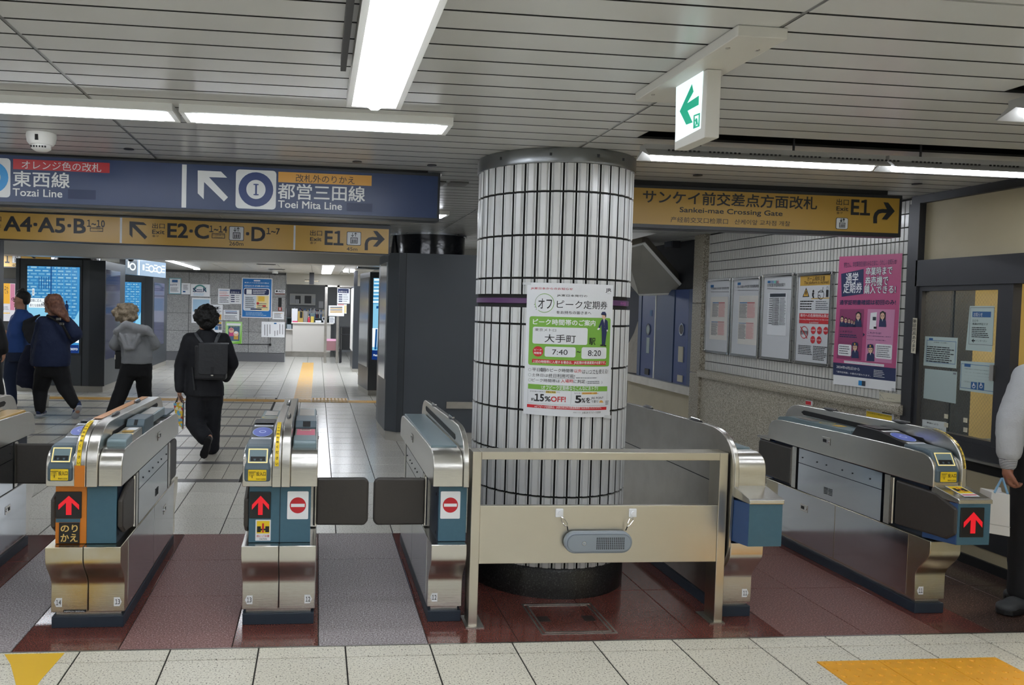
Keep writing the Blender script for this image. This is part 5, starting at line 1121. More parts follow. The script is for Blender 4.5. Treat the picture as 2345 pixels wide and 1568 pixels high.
t, pn = far_post('white timetable sheet with red lines, left of a pair beside the large blue poster', 730, 420, 870, 610, PAPER); pn.rect(745, 436, 858, 446, BLU, 2); pn.lines(745, 455, 855, 495, 3, PINKR, 2); pn.line((745, 508), (860, 506), .015, SRED, 2); pn.lines(745, 520, 855, 595, 4, GREYINK, 2)
t, pn = far_post('notice with navy header and navy tags, right of a pair beside the large blue poster', 870, 430, 1005, 606, PAPER); pn.rect(870, 430, 1005, 485, PNV, 2); pn.text('お知らせ', 885, 455, 985, 475, WHITE, 3)
for k in range(4): pn.rect(882, 495+25*k, 928, 508+25*k, PNV, 2); pn.lines(940, 495+25*k, 990, 510+25*k, 1, GREYINK, 2)
t, pn = far_post('white framed sheet with navy heading above the green poster', 788, 670, 984, 806, PAPER); pn.text('■■ ■■ ■■', 812, 686, 955, 698, PNV, 2) if False else pn.rect(818, 706, 958, 720, PNV, 2); pn.rect(812, 686, 955, 697, BLU, 2); pn.lines(805, 735, 965, 795, 4, GREYINK, 2); pn.frame(788, 670, 984, 806, .008, GREYINK, 2)
t, pn = far_post('bright green bordered poster with two drawn figures', 820, 815, 1014, 1082, mat('paper_lime', 'a9d48a', .6)); pn.rect(832, 835, 1000, 865, PAPER, 2); pn.poly([(865, 1080), (1005, 1080), (1012, 900), (985, 1050)], mat('lime_print', '7cc242', .6), 2)
pn.rect(852, 868, 985, 1048, mat('slate_print', '4a6480', .6), 3); pn.text('マナー', 870, 872, 965, 888, mat('rose_text', 'd9c46a', .6), 4)
for cx, cy, m in ((888, 945, mat('magenta_print', 'c2477c', .6)), (944, 985, SYEL)): pn.rect(cx-26, cy-15, cx+26, cy+45, m, 4); pn.disc(cx, cy-25, .07, SKIN_P, 5); pn.disc(cx, cy-38, .05, WHITE if cx > 900 else mat('rose_hat', 'c27888', .6), 6, sy=.6)
t, pn = far_post('large blue poster with a white code panel and yellow box', 1015, 290, 1370, 775, mat('poster_skyblue', '1f6fb4', .5)); pn.frame(1015, 290, 1370, 775, .022, PAPER, 2)
pn.rect(1155, 318, 1235, 336, PAPER, 2, r=.03); pn.text('東京メトロのお忘れ物は', 1045, 342, 1338, 364, WHITE, 2, .02); pn.text('お忘れものセンターまでお問い合わせください', 1045, 376, 1340, 406, WHITE, 2, .03); pn.rect(1035, 412, 1345, 692, PAPER, 2, r=.05); pn.rect(1042, 420, 1338, 500, PNV, 3, r=.04); pn.rect(1070, 430, 1132, 488, PAPER, 4)
pn.lines(1145, 432, 1310, 492, 3, WHITE, 4, .4); pn.rect(1048, 505, 1180, 685, mat('pale_panel', 'c4cdd6', .6), 3); pn.rect(1188, 505, 1332, 685, mat('pale_yellow', 'e0d09a', .6), 3); pn.rect(1210, 515, 1285, 575, mat('notice_yellow', 'd9b245', .6), 4); pn.lines(1058, 520, 1170, 660, 6, GREYINK, 4); pn.lines(1200, 590, 1320, 660, 3, GREYINK, 4); pn.rect(1262, 620, 1302, 640, SRED, 5); pn.disc(1205, 598, .035, SRED, 5)
pn.rect(1118, 658, 1250, 676, PNV, 5); pn.lines(1060, 698, 1310, 750, 3, mat('pale_blue_print', '9fc0d8'), 3, .4)
t, pn = far_post('small AED sign plate at the right end of the granite wall', 1412, 436, 1528, 476, PAPER, 'wall_sign'); pn.text('AED', 1450, 444, 1520, 468, INK, 2, .04); pn.disc(1432, 453, .028, INK, 2); pn.rect(1412, 478, 1526, 494, mat('brown_plate', '6f4a42', .5), 2)
t, pn = far_post('narrow dark plate with red foot under the AED sign', 1450, 530, 1488, 642, VBLACK, 'wall_plate'); pn.rect(1450, 644, 1492, 690, mat('brown_red_plate', '8a3a33', .5), 2); pn.rect(1466, 650, 1474, 680, WHITE, 3)
t, pn = far_post('white label sheet under the narrow dark plate', 1380, 696, 1518, 790, PAPER); pn.lines(1400, 712, 1500, 775, 4, GREYINK, 2); pn.line((1400, 718), (1500, 718), .01, SYEL, 2)
t, pn = far_post('wide white sheet with vertical lines of print low at the right of the granite wall', 1250, 816, 1526, 1006, PAPER); pn.rect(1398, 830, 1428, 846, BLU, 2)
for x, a, b in ((1288, 850, 980), (1318, 850, 990), (1350, 850, 965), (1408, 925, 990), (1440, 920, 980), (1468, 845, 965), (1502, 850, 970)): pn.line((x, a), (x, b), .012, INK, 2)
t = thing('conduit', 'thin metal conduit running along the lower granite wall', 'conduit', (-1.5, FY, .8)); pn = Panel('Y', FY-.01, FR); a = pn.P(965, 1085); b = pn.P(1352, 1088); c = pn.P(1355, 1010); MB().tube([(a[0], FY-.012, a[1]), (b[0], FY-.012, b[1]), (c[0], FY-.012, c[1])], .010, DFRAME).build('pipe', t); bx('junction', b[0]-.03, b[0]+.03, FY-.03, FY, b[1]-.04, b[1]+.02, VBLACK, t)
# ================================================================== STAFF OFFICE OPENING
OW = mat('office_grey_wall', '9a9da0', .6)
bx('wall_far_lintel', -.84, 1.6, FY+.05, FY+.25, 2.12, 2.5, mat('lintel_panel', 'a8a498', .35), kind='structure')
bx('wall_office_end', -2, 3, 26.9, 27.0, 0, 2.5, OW, kind='structure')
t = thing('service_counter', 'long white service counter with a low kick board in the staff office', 'counter', (-.3, 24.2, 0))
CW = mat('counter_white', 'c9c5be', .5); bx('front_panel', -.72, .42, 24.0, 24.6, .16, 1.0, CW, t); bx('top', -.76, .50, 23.95, 24.65, 1.0, 1.035, mat('counter_top', 'dedcd6', .35), t, .008); bx('kick_board', -.72, .42, 24.02, 24.6, 0, .16, STEELD, t); bx('side_shelf', -1.1, -.72, 23.95, 24.5, .80, .83, CW, t)
bx('side_panel', -1.1, -.72, 24.05, 24.6, .16, .80, CW, t); bx('side_kick', -1.1, -.72, 24.07, 24.6, 0, .16, STEELD, t)
t = thing('glass_door', 'glass door in brushed steel frame right of the service counter', 'door', (.4, FY, 0))
bx('frame_post', .205, .275, FY-.02, FY+.06, 0, 2.12, STEELD, t); bx('frame_post', .535, .60, FY-.02, FY+.06, 0, 2.12, STEELD, t); bx('frame_head', .205, 1.0, FY-.02, FY+.06, 2.07, 2.12, STEELD, t); bx('pane', .275, .535, FY, FY+.01, .0, 2.07, mat('clear_glass', 'e6eef0', .02, trans=1, alpha=.25), t)
bx('lower_film', .277, .533, FY-.006, FY-.001, .34, .60, mat('rose_film', '8a6468', .5), t); bx('pink_strip', .277, .533, FY-.007, FY-.001, .60, .66, mat('pink_strip', 'd9a2bf', .5), t); bx('handle', .61, .63, FY-.05, FY-.03, .4, .6, CHROME, t)
bx('frame_post', .63, .67, FY-.02, FY+.06, 0, 1.0, VBLACK, t)
t = thing('steel_rack', 'low dark shelf unit in the doorway right of the glass door', 'shelf', (.8, FY+.3, 0)); bx('body', .69, .98, FY+.2, FY+.7, .35, .97, BLACK, t); 
for z in (.98, .78): bx('shelf', .68, 1.0, FY+.18, FY+.7, z-.01, z+.01, DFRAME, t)
for x in (.69, .97): bx('leg', x-.012, x+.012, FY+.2, FY+.22, 0, .35, DFRAME, t); bx('leg', x-.012, x+.012, FY+.66, FY+.68, 0, .35, DFRAME, t)
OR_ = (5.2267, 640, 580)
def door_note(label, a0, b0, a1, b1, Y):
    pn = Panel('Y', Y, OR_, step=.004); x0, y1 = pn.P(a0, b0); x1, y0 = pn.P(a1, b1); t = thing('notice', label, 'notice', ((x0+x1)/2, Y, (y0+y1)/2)); pn.par = t; pn.rrect(x0, y0, x1, y1, PAPER, 1, 'paper_sheet', th=.004); return t, pn
t, pn = door_note('white notice with navy header hanging right of the glass door', 695, 416, 840, 602, FY-.04); pn.rect(700, 422, 828, 476, PNV, 2); pn.text('お知らせ', 712, 446, 810, 470, WHITE, 3)
for k in range(4): pn.rect(708, 488+26*k, 752, 502+26*k, PNV, 2); pn.lines(762, 488+26*k, 822, 504+26*k, 1, GREYINK, 2)
t, pn = door_note('wide white notice with yellow lines across the glass door', 590, 622, 772, 752, FY-.05)
for k, m in enumerate((INK, SYEL, GREYINK, SYEL, SYEL)): pn.line((606, 645+15*k), (752, 645+15*k), .02, m, 2)
t, pn = door_note('small white notice low on the glass door', 596, 757, 660, 835, FY-.03); pn.lines(602, 765, 655, 830, 5, GREYINK, 2)
t, pn = door_note('tinted notice sheet behind the navy header notice', 690, 606, 802, 720, FY-.03); pn.rect(700, 606, 770, 622, PINKR, 2); pn.rect(770, 622, 800, 715, mat('pale_yellow', 'e0d09a'), 2)
# items in the office
OY = 24.3
def at(a, b, Y=OY): return PY(640+a/5.2267, 580+b/5.2267, Y)
def desk_item(name, label, cat, a0, b0, a1, b1, m, Y=OY, dep=.14, group=None, bevel=.004, floor_z=None):
    p, q = at(a0, b0, Y), at(a1, b1, Y); o = bx(name, p.x, q.x, Y, Y+dep, (floor_z if floor_z is not None else q.z), p.z, m, None, bevel); return tag(o, label, cat, group)
t = thing('window_unit', 'white framed pair of dark windows on the back wall of the staff office', 'window', (-.6, 26.8, 1.5))
p, q = at(125, 480, 26.8), at(430, 605, 26.8); bx('frame', p.x, q.x, 26.78, 26.88, q.z-.05, p.z, LAMPW, t)
for a0, a1 in ((190, 252), (302, 380)): u, v = at(a0, 506, 26.8), at(a1, 600, 26.8); bx('pane', u.x, v.x, 26.765, 26.781, v.z, u.z, BLACK, t)
for a0, a1, b0, b1 in ((130, 185, 500, 595), (190, 235, 548, 600), (395, 430, 535, 585)): u, v = at(a0, b0, 26.7), at(a1, b1, 26.7); bx('pinned_paper', u.x, v.x, 26.755, 26.764, v.z, u.z, PAPER, t)
t = thing('back_shelf', 'grey shelf desk carrying files behind the service counter', 'desk', (-.4, 26.3, 0)); bx('top', -1.0, .45, 26.0, 26.7, 1.11, 1.14, SLATEL, t); bx('side_panel', -1.0, -.96, 26.02, 26.7, 0, 1.11, SLATEL, t); bx('side_panel', .41, .45, 26.02, 26.7, 0, 1.11, SLATEL, t); bx('back_panel', -.96, .41, 26.6, 26.65, .2, 1.11, SLATEL, t)
fc_ = ['e6d9a8', '3a5f9a', 'e8e8e8', '2a3a66', 'c9c4ba', 'd8d8d8', '24467c', '7a2f33', '1f2a44', 'e0e0dc', '3f6fae', 'b9b4a8']
x = at(145, 600, 26.1).x
for k in range(26):
    wd = random.uniform(.028, .055); h = random.uniform(.22, .32)
    f = thing('file_binder', {'e6d9a8': 'cream', '3a5f9a': 'blue', 'e8e8e8': 'white', '2a3a66': 'navy', 'c9c4ba': 'grey', 'd8d8d8': 'light grey', '24467c': 'dark blue', '7a2f33': 'dark red', '1f2a44': 'blackish blue', 'e0e0dc': 'off-white', '3f6fae': 'mid blue', 'b9b4a8': 'beige'}[fc_[k % 12]] + ' file binder behind the counter, the ' + ORDW[k] + ' from the left in its row', 'file', (x, 26.1, 1.14), group='file binders in the staff office')
    bx('spine', x, x+wd-.004, 26.08, 26.36, 1.14, 1.14+h, mat('binder_'+fc_[k % 12], fc_[k % 12], .5), f); bx('label', x+.006, x+wd-.010, 26.077, 26.081, 1.14+h*.5, 1.14+h*.85, PAPER, f); x += wd
w1 = desk_item('white_box', 'tall white box with folded sheets on the service counter', 'box', 148, 660, 216, 785, PAPER, floor_z=1.035)
t = thing('tablet_stand', 'yellow edged ticket terminal with dark screen on the service counter', 'terminal', at(250, 740)); p, q = at(222, 692), at(283, 800); bx('body', p.x, q.x, OY-.05, OY+.1, 1.035, p.z, mat('terminal_yellow', 'b0954a', .5), t); bx('screen', p.x+.06, q.x-.02, OY-.056, OY-.05, p.z-.2, p.z-.01, VBLACK, t)
desk_item('grey_box', 'grey upright box on the service counter beside the red bottle', 'box', 288, 690, 335, 800, mat('box_grey', '8d8a86', .5), floor_z=1.035)
t = thing('bottle', 'red pump bottle standing on the service counter', 'bottle', at(355, 760)); p = at(355, 700); zb = 1.035
MB().lathe(p.x, OY, [(.001, zb), (.035, zb), (.037, zb+.11), (.02, zb+.15), (.012, zb+.16), (.012, zb+.175), (.001, zb+.176)], mat('bottle_red', 'c8364a', .3), 14).build('body', t); bx('pump', p.x-.03, p.x+.006, OY-.006, OY+.006, zb+.176, zb+.195, PAPER, t)
desk_item('tissue_box', 'yellow patterned box on the service counter right of the red bottle', 'box', 375, 755, 412, 800, mat('box_yellow', 'd3bb55', .5), floor_z=1.035)
t = thing('monitor', 'white rimmed monitor at the right end of the service counter', 'monitor', at(540, 780)); p, q = at(512, 760), at(562, 812); bx('screen_case', p.x, q.x, OY, OY+.05, q.z+.02, p.z, PAPER, t, .01); bx('screen', p.x+.02, q.x-.02, OY-.004, OY, q.z+.04, p.z-.02, DFRAME, t); bx('stand', (p.x+q.x)/2-.03, (p.x+q.x)/2+.03, OY+.01, OY+.04, 1.035, q.z+.025, PAPER, t)
desk_item('printer', 'pale grey printer at the back of the service counter', 'printer', 370, 715, 425, 755, SLATEL, Y=24.46, floor_z=1.035, dep=.14); desk_item('paper_stack', 'low stack of paper on the counter before the monitor', 'paper stack', 430, 800, 500, 822, PAPER, floor_z=1.035); desk_item('leaflet_box', 'clear box of leaflets on the side shelf of the counter', 'box', 90, 850, 145, 915, mat('leaflet_mix', '8f9aa0', .5), Y=24.05, floor_z=.83)
desk_item('pink_folder', 'pink folder lying on the counter edge', 'folder', 155, 808, 218, 822, mat('folder_pink', 'c8486e', .5), Y=24.05, floor_z=1.035)
t = thing('ceiling_screen', 'dark vertical box hanging from the ceiling before the service counter', 'hanging box', at(385, 290, 22)); p, q = at(360, 206, 21), at(412, 372, 21); bx('box', p.x, q.x, 21.0, 21.12, q.z, 2.42, DFRAME, t); MB().tube([(p.x-.12, 21.06, q.z+.10), (q.x+.12, 21.06, q.z+.10)], .03, STEEL).build('cross_bar', t)
desk_item('wall_notice', 'white sheets pinned on the grey back wall right of the file row', 'notice', 470, 572, 522, 655, PAPER, Y=26.86, dep=.01)
# ================================================================== TICKET GATES
def _low():
    P = [(3.948, .076), (3.948, .205)]
    for k in range(1, 12):
        f = k/12; P.append((3.948-.096*(.5-.5*math.cos(math.pi*f)), .205+.165*f))
    P += [(3.852, .37), (3.852, .423)]
    return P + [(9.254-y, z) for y, z in reversed(P)]
LOW = _low()
def _arc(p0, p1, p2, n):
    return [((1-t)**2*p0[0]+2*t*(1-t)*p1[0]+t*t*p2[0], (1-t)**2*p0[1]+2*t*(1-t)*p1[1]+t*t*p2[1]) for t in [i/n for i in range(n+1)]]
HOOD = [(3.853, .712)] + _arc((3.853, .79), (3.855, .872), (3.94, .882), 8) + [(4.06, .886), (4.6, .883), (5.24, .868)] + _arc((5.30, .862), (5.40, .85), (5.402, .77), 6) + [(5.402, .712)]
SPINE = [(3.838, .712)] + _arc((3.839, .80), (3.842, .975), (4.06, .991), 12) + [(4.20, .992), (5.25, .972)] + _arc((5.30, .970), (5.45, .955), (5.455, .80), 8) + [(5.455, .712)]
STAIN = mat('stained_steel', 'c6c0b0', .27, 1, bump=((10, 10, 900), .06), cloud=(9, 'b8a15c', .35))
SEAM = mat('seam_black', '0e0e0f', .7)
RDOT = emi('led_red', 'e0101f', .85)
RBLUE = mat('reader_blue', '3d4f9f', .35, emit=.12)
def prof_y(prof, z0, dy):
    return prof
def number_sticker(pn, x, z, txt, left, par):
    s = .017; pts = [(x-s, z+.022), (x+s, z+.022), (x+s, z-.022), (x-s, z-.022)]
    pts = [(x-s*.6, z+.022), (x+s, z+.022), (x+s, z-.022), (x-s*.6, z-.022), (x-s*1.2, z)] if left else [(x-s, z+.022), (x+s*.6, z+.022), (x+s*1.2, z), (x+s*.6, z-.022), (x-s, z-.022)]
    pn.poly(pts, WHITE, 2, 'number_sticker', raw=True); TEXTS.append((pn, txt, x-.011, z-.012, x+.012, z+.012, INK, .003, .012, par, 'lettering', False))
def arrow_display(t, xa, xb, y, z0, z1):
    b = bx('arrow_display', xa, xb, y-.004, y+.01, z0, z1, BLACK, t, .003)
    pn = Panel('Y', y-.005, parent=b, step=.001); cx = (xa+xb)/2+.002; w_ = (xb-xa)*.40; h = z1-z0; zc = (z0+z1)/2
    pts = [(cx, zc+h*.36), (cx+w_, zc+h*.02), (cx+w_, zc-h*.17), (cx+w_*.27, zc+h*.10), (cx+w_*.27, zc-h*.36), (cx-w_*.27, zc-h*.36), (cx-w_*.27, zc+h*.10), (cx-w_, zc-h*.17), (cx-w_, zc+h*.02)]
    pn.poly(pts, RDOT, 1, 'lit_arrow', raw=True)
def no_entry(t, xa, xb, y, z0, z1):
    pn = Panel('Y', y, parent=t, step=.001); pn.rrect(xa, z0, xb, z1, WHITE, 2, 'no_entry_plate', .005)
    n = 28; cx, cz, r = (xa+xb)/2, (z0+z1)/2, (xb-xa)*.385
    pn.poly([(cx+r*math.cos(2*math.pi*i/n), cz+r*math.sin(2*math.pi*i/n)) for i in range(n)], REDP, 3, 'no_entry_disc', raw=True); pn.rrect(cx-r*.85, cz-r*.2, cx+r*.85, cz+r*.2, WHITE, 4, 'no_entry_bar')
def hand_icon(pn, x, z, s):
    pn.rrect(x-s, z+s*.8, x+s, z+s*.95, INK, 4, 'hand_pictogram')
    for k in range(4): pn.rrect(x-s*.8+s*.4*k, z-s*(.3+.25*(k % 3)), x-s*.72+s*.4*k, z+s*.6, INK, 4, 'hand_pictogram')
    pn.rrect(x-s*.85, z+s*.5, x+s*.5, z+s*.58, INK, 4, 'hand_pictogram'); pn.rrect(x-s*.1, z-s*.9, x+s*.05, z-.0*s, INK, 4, 'hand_pictogram')
def insert_unit(t, xa, xb):
    """dark housing with lit rimmed ticket slot, following the hood's front"""
    u = MB(); P_ = [(3.842, .735), (3.842, .80), (3.895, .895), (3.945, .904), (4.09, .908), (4.09, .875), (3.95, .875), (3.87, .74)]
    u.profx(P_, xa, xb, SLATE); o = u.build('ticket_insert_unit', t, bevel=.012)
    # recess and rim on the curved shoulder
    def S(f):   # point along shoulder, f 0 at bottom .. 1 top
        p0, p1 = Vector((0, 3.845, .806)), Vector((0, 3.892, .889)); return p0.lerp(p1, f)
    n = Vector((0, -.873, .487)); mid = (xa+xb)/2; hw = (xb-xa)*.37
    def q(x, f, off): p = S(f)+n*off; return (x, p.y, p.z)
    rim = MB()
    yr = mat('lit_yellow_rim', 'f3df9a', .4, emit=.15)
    W_ = .0055
    for (xa_, xb_, fa, fb) in ((mid-hw, mid+hw, .24, .30), (mid-hw, mid+hw, .94, 1.0), (mid-hw, mid-hw+W_, .30, .94), (mid+hw-W_, mid+hw, .30, .94)):
        rim.add([q(xa_, fa, .003), q(xb_, fa, .003), q(xb_, fb, .003), q(xa_, fb, .003)], [(0, 1, 2, 3)], yr)
    rim.build('slot_rim', o)
    MB().add([q(mid-hw+W_, .30, .0015), q(mid+hw-W_, .30, .0015), q(mid+hw-W_, .94, .0015), q(mid-hw+W_, .94, .0015)], [(0, 1, 2, 3)], SLATEL).build('slot_plate', o)
    MB().add([q(mid-hw*.76, .34, .003), q(mid+hw*.76, .34, .003), q(mid+hw*.76, .58, .003), q(mid-hw*.76, .58, .003)], [(0, 1, 2, 3)], VBLACK).build('ticket_slot', o)
    mb = MB()
    for e_ in (-.32, .32): mb.add([q(mid+hw*(e_-.08), .36, .0045), q(mid+hw*(e_+.08), .36, .0045), q(mid+hw*(e_+.14), .46, .0045), q(mid+hw*(e_-.14), .46, .0045)], [(0, 1, 2, 3)], SLATE)
    mb.build('slot_guide', o)
    pn = Panel('Y', 3.8415, parent=o, step=.001); lw = hw*.93
    pn.rrect(mid-lw, .744, mid+lw, .797, YEL, 1.5, 'insert_label', .003); pn.step = .0008
    hand_icon(pn, mid-lw*.55, .772, .017)
    TEXTS.append((pn, '投入口', mid-lw*.1, .768, mid+lw*.92, .788, INK, .003, .02, o, 'lettering', False)); TEXTS.append((pn, 'Insert ticket', mid-lw*.1, .749, mid+lw*.92, .758, INK, .003, .0, o, 'lettering', False))
def reader(t, xa, xb):
    """black card reader block with blue touch disc, sloping up from the slot"""
    m = MB(); m.profx([(4.06, .88), (4.06, .905), (4.30, .945), (4.48, .948), (4.53, .88)], xa, xb, BLACK); o = m.build('card_reader', t, bevel=.004)
    p0, p1 = Vector((0, 4.06, .905)), Vector((0, 4.30, .945)); d = (p1-p0); n = Vector((0, -d.z, d.y)).normalized()
    def q(x, f, off=.0015): p = p0+d*f+n*off; return (x, p.y, p.z)
    mid = (xa+xb)/2; w_ = (xb-xa)
    def strip(f0, f1, m_, wf=.42, nm='reader_strip', off=.0015): MB().add([q(mid-w_*wf, f0, off), q(mid+w_*wf, f0, off), q(mid+w_*wf, f1, off), q(mid-w_*wf, f1, off)], [(0, 1, 2, 3)], m_).build(nm, o)
    strip(.03, .12, PAPER); strip(.86, .95, PAPER); strip(.055, .08, GREYINK, .36, 'fine_print', .002); strip(.89, .915, GREYINK, .36, 'fine_print', .002)
    nn = 28; vs = [q(mid+w_*.43*math.cos(2*math.pi*i/nn), .49+.32*math.sin(2*math.pi*i/nn)) for i in range(nn)]
    MB().add(vs, [tuple(range(nn))], mat('reader_rim', '9fb6d8', .3)).build('touch_disc_rim', o); vs = [q(mid+w_*.41*math.cos(2*math.pi*i/nn), .49+.295*math.sin(2*math.pi*i/nn), .0022) for i in range(nn)]
    MB().add(vs, [tuple(range(nn))], RBLUE).build('touch_disc', o)
    for wq, hq, m_ in ((.16, .09, mat('disc_print', 'aeb6d8', .5)), (.11, .055, RBLUE)):
        vs = [q(mid+w_*wq*math.cos(2*math.pi*i/12), .49+hq*math.sin(2*math.pi*i/12), .003 if wq > .12 else .0036) for i in range(12)]; MB().add(vs, [tuple(range(12))], m_).build('card_mark', o)
    bx('touch_top_plate', xa+.008, xb-.008, 4.32, 4.47, .9495, .951, DFRAME, o)
def rear_unit(t, xa, xb, fancy=True):
    m = MB(); m.profx([(4.54, .86), (4.54, .905), (5.20, .90), (5.30, .885), (5.32, .86)], xa, xb, SLATEL); o = m.build('rear_tray', t, bevel=.004)
    bx('tray_notice', xa+.03, xb-.03, 4.70, 4.76, .9045, .9062, mat('label_pale_yellow', 'd8b45a', .5), o)
    mb = MB(); mid = (xa+xb)/2; n = 20
    for r0, r1 in ((.05, .044),):
        v = [(mid+r0*math.cos(2*math.pi*i/n), 4.85+r0*.9*math.sin(2*math.pi*i/n), .9055) for i in range(n)]+[(mid+r1*math.cos(2*math.pi*i/n), 4.85+r1*.9*math.sin(2*math.pi*i/n), .9055) for i in range(n)]
        mb.add(v, [(i, (i+1) % n, n+(i+1) % n, n+i) for i in range(n)], YEL)
    mb.build('ring_mark', o); bx('window_plate', xa+.02, xb-.02, 4.95, 5.15, .9035, .9048, STEELD, o)
def exit_side(t, xa, xb, pink):
    """low teal lip, sloping panel with a small display box behind"""
    m = MB(); m.profx([(3.965, .875), (3.965, .905), (3.98, .918), (4.10, .925), (4.10, .88)], xa, xb, SLATEL); o = m.build('tray_lip', t, bevel=.006)
    m = MB(); m.profx([(4.10, .88), (4.10, .915), (4.34, .92), (4.34, .88)], xa+.004, xb-.004, STEELD); o2 = m.build('tray_panel', t)
    if pink:
        bx('pink_notice', xa+.012, xb-.010, 4.11, 4.31, .9195, .9215, mat('notice_pink', 'c8647a', .45), o2); bx('notice_caption', xa+.03, xb-.03, 4.26, 4.295, .9214, .9222, MT['aged_paper'], o2); bx('caption_print', xa+.035, xb-.035, 4.27, 4.285, .9221, .9226, INK, o2)
    else:
        bx('notice', xa+.03, xb-.015, 4.24, 4.31, .9195, .9215, PAPER, o2); bx('yellow_notice', xa+.02, xb-.02, 4.18, 4.23, .9195, .9215, SYEL, o2)
        mb = MB(); n = 20; mid = (xa+xb)/2; v = [(mid+.045*math.cos(2*math.pi*i/n), 4.13+.028*math.sin(2*math.pi*i/n), .9185) for i in range(n)]+[(mid+.039*math.cos(2*math.pi*i/n), 4.13+.022*math.sin(2*math.pi*i/n), .9185) for i in range(n)]
        mb.add(v, [(i, (i+1) % n, n+(i+1) % n, n+i) for i in range(n)], MT['lit_yellow_rim'] if 'lit_yellow_rim' in MT else YEL); mb.build('ring_mark', o2)
    m = MB(); m.profx([(4.36, .88), (4.36, .925), (4.39, .955), (4.62, .952), (4.62, .88)], xa, xb, SLATE); o3 = m.build('display_box', t, bevel=.004)
    p0, p1 = Vector((0, 4.36, .925)), Vector((0, 4.39, .955)); 
    MB().add([(xa+.04, 4.357, .928), (xb-.035, 4.357, .928), (xb-.035, 4.385, .953), (xa+.04, 4.385, .953)], [(0, 1, 2, 3)], VBLACK).build('small_display', o3)
    bx('lid', xa+.005, xb-.005, 4.64, 4.98, .90, .945, SLATEL, t, .004); bx('lid_plate', xa+.015, xb-.015, 4.66, 4.94, .9445, .9465, STEELD, t); bx('end_tray', xa, xb, 5.0, 5.28, .88, .895, SLATE, t, .003)
def flap(t, hx, side, length, state, y=4.15, z0=.443, z1=.693, front=True, nm='flap'):
    """padded dark flap door. state: 'closed' points across the passage, 'open' lies along the gate's side"""
    th = .026; r = .03; L = length
    def outline(a0, a1):
        if state == 'closed' or not front: return [(a0, z0+.0), (a1-.02, z0-.004), (a1, z0+.02), (a1, z1-.02), (a1-.02, z1), (a0, z1)]
        return [(a0, z0), (a1-.06, z0+.02), (a1, z0+.06), (a1, z1-.055), (a1-.14, z1-.006), (a0, z1)]
    o2 = outline(0, L); mb = MB()
    if state == 'closed': pts = [(hx+side*a, y-th/2+a*.03, z) for a, z in o2]; mb.prism(pts, (0, th, 0), DKBROWN)
    else:
        dy = -1 if front else 1
        pts = [(hx, y+dy*a, z) for a, z in o2]; mb.prism(pts, (side*th, 0, 0), DKBROWN)
    return mb.build(nm, t, bevel=.011)
